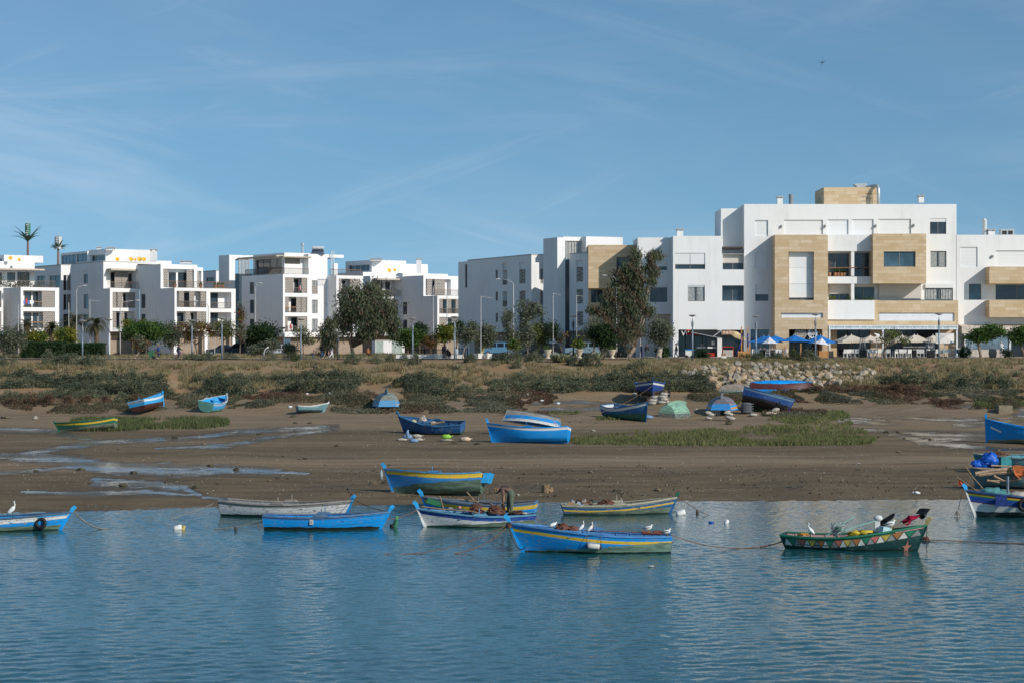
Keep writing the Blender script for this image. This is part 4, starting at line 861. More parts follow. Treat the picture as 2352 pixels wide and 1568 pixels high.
def tree(k,xb,d,crowns,kind,label,n=1500,tr=.16,bark=None,base_y=None,group='trees along the promenade',cl=26,lean=None,name='tree',cat='tree',fill=1.0,spread=.33):
 n=int(n*1.9);cl=int(cl*1.25);tr*=.8
 """xb: trunk foot column; crowns: boxes (x0,y0,x1,y1) in zoom pixels"""
 kp=(lambda x:kx(k,x));kq=(lambda y:ky(k,y))
 X=wx(kp(xb),d);Z=gz(X,d)if d<300 else 6.2
 t=thing(name,label,cat,(X,d,Z),group)
 mats,(ll,lw),droop,pr=LEAF[kind];area=sum((c[2]-c[0])*(c[3]-c[1])for c in crowns);allC=[];g=MB()
 tot=MB()
 cz=min(wz(kq(c[3]),d)for c in crowns);main=crowns[0];mc=Vector((wx(kp((main[0]+main[2])/2),d),d,wz(kq((main[1]+main[3])/2),d)))
 base=Vector((X,d,Z-.1));fork=base.lerp(Vector((mc.x,d,cz)),.9)if cz>Z+.4 else base+(mc-base)*.25
 mid=base.lerp(fork,.5)+Vector((rnd.uniform(-.1,.1)*tr*6,0,0))
 g.tube([base,base+(mid-base)*.1,mid,fork],[tr*1.5,tr*1.1,tr,tr*.85],8)
 for c in crowns:
  x0,x1=wx(kp(c[0]),d),wx(kp(c[2]),d);z1,z0=wz(kq(c[1]),d),wz(kq(c[3]),d)
  cc=np.array([(x0+x1)/2,d,(z0+z1)/2]);rr=np.array([(x1-x0)/2,min((x1-x0)/2,3.2)*.8,(z1-z0)/2])
  m=max(5,int(cl*((c[2]-c[0])*(c[3]-c[1]))/area));nn=int(n*((c[2]-c[0])*(c[3]-c[1]))/area)
  v=rg.normal(size=(m,3));v/=np.linalg.norm(v,axis=1)[:,None];rad=rg.uniform(.25,1,m)[:,None]**.45
  K=cc+v*rad*rr*.82
  g.tube([fork,fork.lerp(Vector(cc),.6),Vector(cc)+Vector((0,0,rr[2]*.3))],[tr*.75,tr*.45,tr*.15],6)
  for q in K[:min(m,14)]:
   p=Vector(q);s=Vector(cc)+(Vector((0,0,-rr[2]*.6))if rnd.random()<.6 else Vector((0,0,0)));s=s.lerp(p,.1)
   g.tube([s,s.lerp(p,.5)+Vector((0,0,.1*rr[2])),p],[tr*.3,tr*.18,tr*.08],4)
  idx=rg.integers(0,m,nn);sp=np.maximum(rr*spread,.28)
  allC.append(K[idx]+rg.normal(size=(nn,3))*sp*np.array([1,1,.8]))
 P=np.concatenate(allC);V,Q=leaf_quads(P,ll*1.25,lw*1.35,droop)
 f=np.sin(P[:,0]*2.3+P[:,2]*1.7)*.25+rg.uniform(0,1,len(P))*.5+.25;e=np.cumsum(pr);mi=np.minimum(np.searchsorted(e,np.clip(f,0,.999)),len(pr)-1)
 np_obj('crown',V-np.array(t.location),Q,mats,t,midx=mi)
 g.build('trunk',bark or BARK,t,org=t.location,smooth=True);return t
def palm(k,xb,d,cy,rad,by,label,brown=.25):
 X=wx(kx(k,xb),d);Z=gz(X,d);t=thing('palm_tree',label,'palm tree',(X,d,Z),'date palms by the hedge');zc=wz(ky(k,cy),d);r=rad/KZ[k][0]/4*d/F
 g=MB();g.tube([(X,d,Z-.1),(X+.05,d,(Z+zc)/2),(X,d,zc)],[.38,.30,.34],9);g.build('trunk',M('palm_trunk',(.13,.095,.065),.95,.35,8,.6),t,org=t.location)
 Vs,Qs,ms=[],[],[];o=0
 for i in range(38):
  q=rnd.uniform(0,2*math.pi);el=rnd.uniform(-.5,1.45);L=r*rnd.uniform(.8,1.15);dead=el<-.15;n=20;pts=[]
  for j in range(n+1):
   s=j/n;e=el-s*s*(1.0 if el>.5 else.7)
   rr=L*s;pts.append(np.array([X+math.cos(q)*rr*math.cos(e),d+math.sin(q)*rr*math.cos(e),zc+rr*math.sin(e)]))
  for j in range(1,n+1):
   p,pv=pts[j],pts[j-1];tg=p-pv;tg/=np.linalg.norm(tg)+1e-9;sd=np.cross(tg,[0,0,1.0]);sd/=np.linalg.norm(sd)+1e-9;up=np.cross(sd,tg)
   ll=L*.26*(math.sin(math.pi*min(1,j/n*.9+.12))+.15)
   for sg in(-1,1):
    a=p;tip=p+sd*sg*ll*.75+tg*ll*.6+up*ll*.22-np.array([0,0,ll*.15]);w=tg*.045
    Vs+=[a-w,a+w,tip+w*.3,tip-w*.3];Qs.append([o,o+1,o+2,o+3]);o+=4;ms.append(1 if dead or rnd.random()<brown*.3 else 0)
   wv=up*.02;Vs+=[pv-wv-sd*.02,p-wv-sd*.02,p+wv+sd*.02,pv+wv+sd*.02];Qs.append([o,o+1,o+2,o+3]);o+=4;ms.append(1)
 np_obj('crown',np.array(Vs)-np.array(t.location),np.array(Qs),[leafmat('palm_leaf',(.085,.105,.055)),leafmat('dry_palm_leaf',(.21,.15,.075))],t,midx=np.array(ms));return t
tree(1,90,246,[(-80,1035,140,1310),(60,1070,230,1270)],'olive','large grey-green bushy tree at the far left edge',2600,.2)
palm(1,250,272,1060,150,1205,'date palm with bending browned fronds, leftmost of the palms',.8)
palm(1,472,262,1062,105,1205,'small date palm standing behind the clipped hedge')
palm(1,690,270,1010,150,1205,'tall date palm behind the hedge with upright fronds')
palm(1,884,262,1030,120,1205,'date palm standing alone right of the hedge',.5)
tree(1,350,258,[(262,1095,440,1200)],'yellow','yellow-green bushy shrub left of the small palm',800,.08,name='tall_shrub',cat='shrub')
tree(1,590,258,[(500,1055,690,1210)],'yellow','yellow-green bushy shrub between two palms',1100,.08,name='tall_shrub',cat='shrub')
tree(1,1225,268,[(1135,970,1290,1090),(1250,990,1340,1060)],'yellow','yellow-leaved tree peeping over the round green tree',500,.1,cl=16)
tree(1,1345,258,[(1165,1005,1510,1205)],'round','broad round bright green tree before the stepped block',3400,.16,cl=40)
tree(1,1222,241.5,[(1210,1130,1370,1260)],'mixed','small sparse grey tree with a leaning trunk in the dry grass',420,.13,BARKP,cl=14)
tree(1,1570,264,[(1490,1010,1660,1230)],'olive','dusty grey-green tree behind the cyclist',1500,.15)
tree(1,1825,256,[(1620,985,1960,1110),(1900,1040,2010,1130),(1680,1060,1800,1200)],'mixed','spreading coral tree with sparse rusty leaves',1100,.14,cl=36)
tree(1,2055,262,[(1930,985,2170,1110),(2010,1060,2170,1170)],'light','thin light green tree left of the bare column tree',900,.10,cl=26)
tree(1,2205,258,[(2165,850,2250,1060),(2175,1000,2260,1200)],'mixed','slim nearly bare upright tree',420,.1,cl=22)
tree(2,545,264,[(405,925,660,1110),(395,1030,480,1150)],'dark','dense dark rounded tree in front of the shaded wall',2800,.16,cl=34)
tree(2,885,268,[(790,975,970,1100),(850,1060,980,1130)],'light','thin sparse tree right of the disc lamp',480,.09,cl=20)
tree(2,520,256,[(410,1120,570,1230),(540,1080,680,1190)],'olive','wild olive shrub growing below the dense dark tree',1300,.08,name='tall_shrub',cat='shrub')
tree(2,780,258,[(700,1120,860,1200)],'olive','low grey-green bush beside the road sign',500,.06,name='tall_shrub',cat='shrub')
tree(2,1318,252,[(1170,640,1420,960),(1250,620,1640,1000),(1300,900,1640,1090),(1120,800,1330,1060),(1380,590,1560,900),(1480,720,1680,1000),(1600,880,1735,1060),(1350,960,1520,1140)],'euc','big drooping eucalyptus in front of the white blocks',8600,.30,BARK,cl=95,spread=.30)
tree(2,1040,243,[(1010,970,1170,1160),(1080,900,1180,1050)],'euc','smaller eucalyptus with a thin pale leaning trunk',1500,.10,BARKP,cl=26)
tree(2,1770,256,[(1660,985,1900,1140)],'round','round bright green tree left of a white street light',2000,.14)
tree(2,1880,262,[(1815,940,1940,1090)],'dark','dark green tree behind the round bright one',1000,.12)
tree(2,1975,256,[(1915,1035,2030,1150)],'mixed','small brownish tree right of the white street light',500,.07)
tree(3,70,256,[(-10,960,140,1110)],'yellow','yellow-green tree behind a disc lamp',900,.1)
tree(3,165,262,[(95,925,235,1010)],'dark','very dark leaved tree between two disc-lit trees',500,.1)
tree(3,210,243,[(150,975,320,1140),(260,930,340,1050)],'olive','grey-green tree with a slanting thin trunk',1500,.08,BARKP)
tree(3,338,254,[(310,945,490,1140)],'olive','round grey-green tree on a stout yellowish trunk',1700,.30,M('yellow_bark',(.40,.34,.14),.9))
tree(3,605,256,[(550,800,650,960),(560,930,660,1130)],'olive','slim upright thin-leaved tree before the shaded wall',620,.08,cl=26)
tree(3,760,243,[(690,740,860,920),(670,890,830,1140),(800,760,905,900)],'olive','tall airy tree with open branches',1900,.10,cl=48)
tree(3,822,254,[(800,935,960,1140)],'light','yellow-green round tree next to the airy tall tree',1700,.22,M('yellow_bark',(.40,.34,.14),.9))
tree(3,985,262,[(930,935,1050,1090)],'dark','small dark open tree before the white stair tower',420,.07)
tree(3,1068,258,[(1020,1000,1105,1150)],'mixed','bare grey twiggy tree at the foot of the stair tower',160,.07,cl=22)
tree(3,665,250,[(620,1075,705,1180)],'yellow','little yellowish tree in front of the blue van',420,.05)
tree(3,1204,249,[(1175,1062,1235,1160)],'yellow','young sparse yellow tree before the silver van',200,.04,cl=10)
tree(3,1345,260,[(1230,905,1440,1100)],'olive','grey-green tree left of the dark ficus',1200,.14)
tree(3,1425,254,[(1320,960,1560,1160)],'dark','dense dark green ficus beside the tall eucalyptus',2300,.13)
tree(3,1622,247,[(1650,255,1740,430),(1600,420,1800,900),(1560,880,1760,1100),(1560,400,1760,660),(1490,480,1640,640),(1500,640,1740,900),(1540,860,1720,1140),(1790,310,1915,460),(1770,430,1900,620),(1400,650,1520,830),(1290,780,1440,900),(1390,800,1520,950),(1750,770,1840,910)],'eucbrown','very tall eucalyptus with brown hanging foliage',7800,.30,BARKP,cl=130,spread=.36)
tree(3,1890,247,[(1810,915,2015,1125)],'olive','ball-crowned tree on a thick pale bottle trunk',2300,.42,M('bottle_trunk',(.40,.34,.27),.9))
tree(3,1915,250,[(1865,1140,1975,1240)],'dark','dark ragged bush behind the bottle trunk',500,.06,name='tall_shrub',cat='shrub')
tree(5,478,246,[(410,1290,560,1350),(470,1235,620,1310),(580,1290,690,1360)],'light','flat-topped bare-branched tree on the cafe terrace',330,.22,M('tan_bark',(.22,.16,.11),.9),cl=48)
tree(5,1258,246,[(1125,1240,1330,1340),(1230,1205,1440,1310)],'round','umbrella-shaped green tree beside the white statue',2600,.22,M('tan_bark',(.22,.16,.11),.9),cl=44)
tree(5,1620,246,[(1490,1205,1640,1350)],'round','leafy tree cut by the right edge near the dark doorway',1500,.2,cl=30)
tree(4,325,240,[(278,1395,360,1520)],'dark','dark conical shrub in front of the takeaway',700,.06,name='tall_shrub',cat='shrub',cl=20)
tree(5,1128,247.5,[(1098,1385,1160,1455)],'dark','small dark potted bush by the tent window',420,.05,name='tall_shrub',cat='shrub',cl=14)
tree(5,1475,247.5,[(1440,1400,1500,1460)],'olive','small grey bush right of the statue',300,.05,name='tall_shrub',cat='shrub',cl=12)
def hedge(k,x0,x1,y0,y1,d,lab):
 X0,X1=wx(kx(k,x0),d),wx(kx(k,x1),d);z1=wz(ky(k,y0),d);z0=5.95;n=5200
 P=np.stack([rg.uniform(X0,X1,n),d+rg.uniform(0,2.4,n),rg.uniform(z0,z1,n)],1);f=rg.random(n)
 P[f<.45,1]=d+rg.normal(0,.06,(f<.45).sum());P[f>.72,2]=z1+rg.normal(0,.07,(f>.72).sum())
 V,Q=leaf_quads(P,.22,.14);o=np_obj('hedge',V-np.array([(X0+X1)/2,d,z0]),Q,LEAF['dark'][0],None,((X0+X1)/2,d,z0),(rg.random(n)<.4).astype(int));tag(o,lab,'hedge','clipped hedges')
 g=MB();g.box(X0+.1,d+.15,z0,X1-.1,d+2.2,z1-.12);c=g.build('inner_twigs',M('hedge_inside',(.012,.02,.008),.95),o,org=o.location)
hedge(1,180,575,1192,1315,247,'long clipped dark green hedge, taller left section');hedge(1,560,945,1205,1280,250,'clipped dark green hedge, lower right section')
# -- shrubs: prototypes, then copies
def shrub_mesh(kind,seed,n=900,h=.62,ll=.16):
 r=np.random.default_rng(seed);m=26;v=r.normal(size=(m,3));v[:,2]=np.abs(v[:,2]);v/=np.linalg.norm(v,axis=1)[:,None]
 K=v*(r.uniform(.3,1,m)[:,None]**.5)*np.array([.92,.8,h*.9])*np.array([.5,.5,1]);idx=r.integers(0,m,n)
 P=K[idx]+r.normal(size=(n,3))*np.array([.085,.085,.075]);P[:,2]=np.abs(P[:,2]);V,Q=leaf_quads(P,ll*.5,ll*.24,0,r,.5)
 return V,Q,(r.random(n)<.4).astype(int)
SB=[leafmat('saltbush_leaf',(0.196,0.209,0.127),.3),leafmat('saltbush_leaf_dark',(0.114,0.130,0.082),.3)]
SBD=[leafmat('darker_saltbush_leaf',(0.133,0.152,0.095),.3),leafmat('darkest_saltbush_leaf',(0.078,0.097,0.063),.3)]
SBG=[leafmat('green_shrub_leaf',(0.098,0.124,0.049),.3),leafmat('green_shrub_leaf_dark',(0.057,0.076,0.035),.3)]
SBR=[leafmat('ruddy_shrub_leaf',(0.194,0.119,0.077),.3),leafmat('brown_shrub_leaf',(0.135,0.101,0.065),.3)]
PROTO={}
def shrub(xp,yp,wpx,hpx,kind,label,group,d=None):
 """xp, yp base in 1024 px; w/h in 1024 px"""
 if d is None:d=float(ghit([xp],[yp])[1][0])
 X=wx(xp,d);Z=gz(X,d);s=wpx*d/F;hh=hpx*d/F/.52
 key=(kind,rnd.randrange(4))
 if key not in PROTO:
  V,Q,mi=shrub_mesh(kind,31*key[1]+{'s':0,'d':7,'g':13,'r':19}[kind],1500 if kind in 'sd' else 1100);o=np_obj('shrub',V,Q,{'s':SB,'d':SBD,'g':SBG,'r':SBR}[kind],midx=mi);PROTO[key]=o
 else:o=PROTO[key].copy();COL.objects.link(o)
 o.location=(X,d,Z-.05*hh);o.scale=(s,s*.8,hh);o.rotation_euler=(0,0,rnd.uniform(-.5,.5));tag(o,label,'shrub',group);return o
def mound(x0,x1,yt,yb,kind,label,group,step=30,w=52):
 """overview pixels: a mound made of overlapping shrubs"""
 rows=2 if yb-yt>34 else 1
 for rr in range(rows):
  x=x0+w*.35+rr*step*.5
  while x<x1-w*.25:
   e=min(1,(x-x0)/45+.35,(x1-x)/45+.35);hp=(yb-yt)*(.62 if rows==2 else 1)*e*rnd.uniform(.8,1.15)
   yy=yb-(rows-1-rr)*(yb-yt)*.38 if rows==2 else yb
   shrub(X2(x+rnd.uniform(-5,5)),X2(yy+rnd.uniform(-2,2)),X2(w*rnd.uniform(.9,1.35)),X2(hp),kind if rnd.random()<.8 else 's',label,group)
   x+=step*rnd.uniform(.85,1.2)
mound(-10,135,850,888,'d','dark saltbush in the mound at the far left','saltbush at the far left')
mound(125,390,852,902,'d','dark saltbush in the long mound left of the sandy gully','saltbush left of the gully')
mound(440,605,852,904,'d','dark saltbush in the mound right of the sandy gully','saltbush right of the gully')
mound(615,840,848,898,'d','dark saltbush in the mound behind the grounded white dinghy','saltbush behind the white dinghy')
mound(915,1032,850,903,'d','dark saltbush in the mound behind the overturned pale blue boat','saltbush behind the pale blue boat')
mound(1042,1112,872,900,'s','pale saltbush just right of the mound by the pale blue boat','saltbush by the bare strip')
mound(1112,1370,862,897,'s','saltbush in the long low band under the middle of the bank','saltbush in the middle band')
mound(1350,1660,852,897,'d','saltbush in the low band leading to the boulders','saltbush left of the boulders')
mound(2010,2160,848,882,'s','brushy grey shrub on the slope right of the boulders','shrubs right of the boulders')
mound(2150,2352,858,890,'d','dark shrub on the slope at the right edge','shrubs at the right edge')
mound(80,250,893,915,'s','low grey shrub at the foot of the left mound','low shrubs under the left mound',34,44)
mound(180,380,905,925,'r','low ruddy shrub behind the blue white boat','ruddy shrubs left',40,46)
mound(10,180,905,930,'r','low ruddy shrub on the left marsh','ruddy shrubs far left',40,46)
mound(1860,2150,880,898,'r','low ruddy shrub on the marsh right of the boulders','ruddy shrubs right',38,46)
def one(k,x0,x1,y0,y1,kind,label,group='shrubs along the promenade',d=None):
 shrub(kx(k,(x0+x1)/2),ky(k,y1),(kx(k,x1)-kx(k,x0))*1.1,ky(k,y1)-ky(k,y0),kind,label,group,d)
for a in[(1,-20,90,1330,1425,'s','grey shrub at the left edge below the bushy tree'),(1,80,175,1340,1400,'s','smaller grey shrub near the left edge'),(1,370,520,1275,1420,'s','pale grey shrub, leftmost of the row before the hedge'),(1,480,640,1290,1410,'d','dark grey shrub second in the row before the hedge'),(1,600,760,1300,1410,'s','grey shrub third in the row before the hedge'),(1,720,860,1300,1415,'d','dark shrub fourth in the row before the hedge'),(1,800,960,1300,1410,'s','rounded grey shrub ending the row before the hedge'),(1,1700,1830,1280,1350,'s','grey shrub beside the bicycle'),(1,1800,1990,1280,1355,'s','wide grey shrub between two disc lamps'),(1,2030,2190,1285,1345,'s','low grey shrub in front of the dark parked car'),(2,555,655,1180,1262,'s','grey shrub by the white bent pipe'),(2,720,840,1175,1268,'g','rounded green broom-like shrub left of a disc lamp'),(2,1222,1370,1200,1290,'s','round shrub under the big eucalyptus'),(2,1436,1556,1222,1292,'s','round shrub right of the eucalyptus shrub'),(2,1582,1672,1208,1282,'s','small shrub, middle of the lawn-edge row'),(2,1700,1790,1200,1275,'s','shrub left of the palest one by the bench'),(2,1775,1900,1200,1302,'s','palest shrub near the low white bench'),(3,222,328,1195,1278,'d','dark shrub next to the slanting trunk'),(3,440,640,1190,1280,'d','wide dark shrub before the blue van'),(3,605,720,1172,1275,'s','tall pale shrub before the blue van'),(3,752,900,1180,1278,'s','grey shrub right of the thin post tree'),(3,625,720,1262,1322,'s','little shrub lower on the red earth'),(3,1098,1198,1218,1308,'d','dark shrub left of a pair by the agaves'),(3,1190,1345,1203,1305,'d','wide dark shrub right of a pair by the agaves'),(3,1342,1408,1250,1330,'s','small upright shrub right of the agave pair'),(3,1622,1810,1250,1345,'s','grey shrub below the two standing men'),(4,590,720,1425,1485,'g','green clipped-looking bush before the wooden planter','bushes before the blue parasols'),(4,700,850,1420,1490,'g','green bush, second before the blue parasols','bushes before the blue parasols'),(4,840,985,1425,1490,'d','dark bush, third before the blue parasols','bushes before the blue parasols'),(4,975,1130,1408,1500,'g','large green bush before the ship wheel sign','bushes before the blue parasols'),(4,1110,1262,1408,1505,'s','grey-green bush ending the row by the wooden panel','bushes before the blue parasols'),(1,1385,1505,1225,1290,'dark' and 'g','rounded green shrub behind the street sweeper'),(1,1250,1385,1170,1290,'g','dark green shrub under the round tree'),(2,985,1110,1130,1240,'g','green shrub behind the strolling family'),(1,1020,1130,1220,1265,'g','low green shrub right of a disc lamp'),(2,910,1000,1160,1200,'s','low pale shrub behind the pink child')]:
 one(*a[:7],*(a[7:]if len(a)>7 else()))
# -- agaves
AG=[M('agave_blade_green',(.13,.17,.10),.5),M('agave_blade_cream',(.46,.44,.24),.5)]
def agave(xp,yp,hpx,label,d=None,group='agaves on the bank'):
 if d is None:d=float(ghit([xp],[yp])[1][0])
 X=wx(xp,d);Z=gz(X,d);L=hpx*d/F;t=MB();n=22
 for i in range(n):
  q=i*2.4+rnd.uniform(-.2,.2);el=.35+1.1*(i/n)+rnd.uniform(-.1,.1);l=L*rnd.uniform(.85,1.1)/max(.75,math.sin(max(el,.9)));u=Vector((math.cos(q)*math.cos(el),math.sin(q)*math.cos(el),math.sin(el)));s=u.cross(Vector((0,0,1))).normalized();w=l*.085
  p=[Vector((X,d,Z))+u*(l*f)-Vector((0,0,l*.22*f*f))for f in(0,.35,.7,1)];ws=[w*.7,w,w*.7,.01]
  up=s.cross(u).normalized()
  for j in range(3):
   for sg in(-1,1):
    t.quad(p[j],p[j+1],p[j+1]+s*sg*ws[j+1]*.65+up*ws[j+1]*.3,p[j]+s*sg*ws[j]*.65+up*ws[j]*.3,0);t.quad(p[j]+s*sg*ws[j]*.65+up*ws[j]*.3,p[j+1]+s*sg*ws[j+1]*.65+up*ws[j+1]*.3,p[j+1]+s*sg*ws[j+1]+up*ws[j+1]*.5,p[j]+s*sg*ws[j]+up*ws[j]*.5,1)
 o=t.build('agave',AG,org=(X,d,Z));tag(o,label,'agave',group)
for k,x,y,h,lab in[(3,1005,1275,95,'variegated agave, left of the large clump'),(3,1060,1282,105,'variegated agave, tallest in the middle of the clump'),(3,1110,1272,90,'variegated agave, right of the large clump'),(3,1180,1225,60,'agave behind the pair of dark shrubs'),(3,1375,1262,100,'variegated agave alone right of the dark shrubs'),(3,185,1345,70,'small agave on the red earth near the slanting trunk'),(3,1972,1395,80,'agave at the left end of the boulders'),(3,1735,1345,45,'low grey agave below the grey shrub'),(3,1858,1340,35,'smallest grey agave left of the boulders'),(4,518,1575,60,'agave growing among the boulders')]:
 agave(kx(k,x),ky(k,y),(ky(k,y)-ky(k,y-h)),lab)
for x,y,h,lab in[(1890,200,60,'agave in the dry grass, first of the right row'),(1990,200,50,'agave in the dry grass, second of the right row'),(2085,225,65,'agave in the dry grass, third of the right row'),(2175,265,60,'agave lowest on the right slope'),(2290,245,75,'agave in the dry grass next to the right edge')]:
 agave((3072+x/2.297)/4,(1400+y/2.297)/4,h/2.297/4,lab)
# -- grasses and marsh cover (nobody could count them)
def blades(x,d,z,h,w,lean,mats,name,label,mix,per=1,sprd=.1,rgx=rg):
 n=len(x);x=np.repeat(x,per)+rgx.normal(0,sprd,n*per);dd=np.repeat(d,per)+rgx.normal(0,sprd,n*per);zz=np.repeat(z,per);hh=np.repeat(h,per)*rgx.uniform(.6,1.15,n*per)
 q=rgx.uniform(0,2*np.pi,n*per);l=rgx.normal(0,lean,n*per)*hh;ww=w*rgx.uniform(.7,1.3,n*per)
 b=np.stack([x,dd,zz-.03],1);tip=b+np.stack([np.cos(q)*l,np.sin(q)*l,hh],1);sx=np.stack([np.sin(q*3.1),np.cos(q*3.1)*.4,0*q],1);sx/=np.linalg.norm(sx,axis=1)[:,None]
 m=(b+tip)/2+np.stack([0*l,0*l,hh*.10],1)
 V=np.stack([b-sx*ww[:,None]/2,b+sx*ww[:,None]/2,m+sx*ww[:,None]*.4,m-sx*ww[:,None]*.4,tip,tip],1)
 V=V[:,:5].reshape(-1,3);o=np.arange(n*per)*5
 T=np.concatenate([np.stack([o,o+1,o+2],1),np.stack([o,o+2,o+3],1),np.stack([o+3,o+2,o+4],1)])
 mi=rgx.choice(len(mix),n,p=mix);mi=np.where(rgx.random(n*per)<.75,np.repeat(mi,per),rgx.choice(len(mix),n*per,p=mix));ob=np_obj(name,V,T,mats,midx=np.concatenate([mi]*3));return tag(ob,label,kind='stuff')
G_STRAW=leafmat('straw_grass',(.36,.30,.175),.25,.35);G_OLIVE=leafmat('olive_grass',(.20,.18,.085),.3,.35);G_RED=leafmat('brown_grass',(.24,.165,.095),.3,.3);G_GREEN=leafmat('marsh_green',(0.155,0.178,0.063),.3,.35);G_DK=leafmat('marsh_dark_green',(0.094,0.115,0.050),.3,.3)
def nz(x,y,s,seed):return np.array([noise.noise(Vector((a*s,b*s,seed)))for a,b in zip(x,y)])
n=15000;px=rg.uniform(-20,1044,n);py=rg.uniform(355.5,389,n);x,d,z=ghit(px,py);f=nz(x,d,.22,3.)+.5*nz(x,d,.7,9.)
bare=((px>430)&(px<640)&(d>231))|((px>160)&(px<180)&(d<226))|((px>690)&(px<845)&(d<230)&(d>209))
keep=(d<240.6)&(d>205)&(f>-.06)&(~bare|(f>.33))&((d>214)|(f>.1))&((d<229)|(f>.12)|(px<330));hgt=np.clip(.55+.35*f[keep],.3,.95)*np.clip(1-(d[keep]-226)/9*.72,.26,1)
blades(x[keep],d[keep],z[keep],hgt,.045,.38,[G_STRAW,G_OLIVE,G_RED],'dry_grass','dry straw-coloured grass covering the earth bank',[.5,.34,.16],13,.13)
n=3800;xx=rg.uniform(-72,-14,n);dd=rg.uniform(246.8,268,n);f=nz(xx,dd,.2,5.);kp=f>-.25
blades(xx[kp],dd[kp],ground_np(xx[kp],dd[kp]),.5+.35*f[kp],.05,.35,[G_STRAW,G_OLIVE],'verge_grass','dry grass on the verge behind the promenade',[.55,.45],10,.15)
n=1300;xx=rg.uniform(14,78,n);dd=rg.uniform(231,238.5,n)
blades(xx,dd,ground_np(xx,dd),np.full(n,.42),.045,.4,[G_STRAW,G_OLIVE,G_RED],'terrace_edge_grass','feathery grass along the edge of the cafe terrace',[.45,.42,.13],14,.12)
def patch(polys,n,hmin,hmax,name,label,mats,mix,per=1,w=.05,lean=.18,thr=-.3,fs=.3):
 px=[];py=[]
 ar=[abs((p[1]-p[0])*(p[3]-p[2]))for p in polys]
 for p,a in zip(polys,ar):
  m=int(n*a/sum(ar));u=rg.uniform(0,1,m);v=rg.uniform(0,1,m);xa=p[0]+(p[1]-p[0])*u
  e=np.sqrt(np.clip(1-(2*u-1)**4,0,1));yc=(p[2]+p[3])/2;px.append(X2(xa));py.append(X2(yc+(v-.5)*(p[3]-p[2])*e))
 px=np.concatenate(px);py=np.concatenate(py);x,d,z=ghit(px,py);f=nz(x,d*.35,fs,17.)+.4*nz(x,d*.4,fs*3.3,4.);k=f>thr
 return blades(x[k],d[k],z[k],hmin+(hmax-hmin)*np.clip(f[k]+.5,0,1),w,lean,mats,name,label,mix,per,.07)
patch([(1310,2010,1000,1024),(1600,1990,980,1010),(1760,1960,955,985),(1400,1700,990,1010),(1310,1560,1003,1022)],6800,.16,.42,'cord_grass','green cord grass growing on the flat beside the bright blue boat',[G_GREEN,G_DK,G_OLIVE],[.45,.2,.35],3,.045,.25,-.18)
patch([(165,525,962,985),(160,330,972,990)],3000,.35,.6,'cord_grass','dark green cord grass around the green boat',[G_DK,G_GREEN],[.7,.3],3,.05,.2,-.5)
patch([(1840,1950,945,965),(1230,1330,945,952),(1770,1820,985,992),(1790,1880,962,972),(1820,1860,975,980),(1720,1760,930,945),(1370,1430,958,964),(2240,2352,918,938),(1640,1700,918,930)],2400,.15,.35,'cord_grass','small scattered tufts of cord grass on the upper flat',[G_GREEN,G_DK],[.6,.4],3,.05,.3,-.6)
patch([(1320,2000,1012,1023),(1800,2010,1000,1016)],3200,.25,.45,'cord_grass','dense front edge of the green cord grass on the flat',[G_GREEN,G_DK,G_OLIVE],[.5,.25,.25],3,.045,.2,-.6)
def cover(polys,n,name,label,mats,mix,hh=.5,size=.24,thr=-.22):
 px=[];py=[];ar=[abs((p[1]-p[0])*(p[3]-p[2]))for p in polys]
 for p,a in zip(polys,ar):
  m=int(n*a/sum(ar));u=rg.uniform(0,1,m);v=rg.uniform(0,1,m);e=np.clip(1-(2*u-1)**6,0,1)**.5;px.append(X2(p[0]+(p[1]-p[0])*u));py.append(X2((p[2]+p[3])/2+(v-.5)*(p[3]-p[2])*e))
 px=np.concatenate(px);py=np.concatenate(py);x,d,z=ghit(px,py);f=nz(x,d*.4,.28,23.)+.5*nz(x,d*.5,.9,2.);k=f>thr;x,d,z,f=x[k],d[k],z[k],f[k];m=len(x)
 P=np.stack([x,d,z+rg.uniform(0,1,m)*hh*np.clip(f-thr+.15,.1,1)],1);V,Q=leaf_quads(P,size,size*.42,0,rg,.6)
 t=nz(x,d*.5,.16,40.)+rg.normal(0,.18,m);e=np.quantile(t,np.cumsum(mix)[:-1]);ob=np_obj(name,V,Q,mats,midx=np.searchsorted(e,t));return tag(ob,label,kind='stuff')
CV=[leafmat('samphire_grey',(0.181,0.181,0.128),.3),leafmat('samphire_green',(0.128,0.138,0.072),.3),leafmat('samphire_brown',(0.175,0.129,0.087),.3),leafmat('samphire_red',(0.163,0.094,0.069),.3)]
cover([(0,420,895,945),(80,330,925,950),(300,640,905,938),(540,900,900,925),(430,620,920,938)],46000,'marsh_samphire','low salt-marsh cover on the left flat',CV,[.36,.3,.24,.1])
cover([(840,1290,900,922),(750,1270,912,934),(760,1060,932,950),(1040,1220,928,948),(1160,1260,946,956)],34000,'marsh_samphire','low grey-green salt-marsh cover behind the dark blue boat',CV,[.42,.26,.24,.08])
cover([(1580,2060,898,925),(1860,2352,885,912),(1820,2352,905,928),(1700,1860,885,905),(2150,2352,920,940),(1750,1900,940,958)],46000,'marsh_samphire','low ruddy salt-marsh cover on the right flat',CV,[.3,.28,.27,.15])
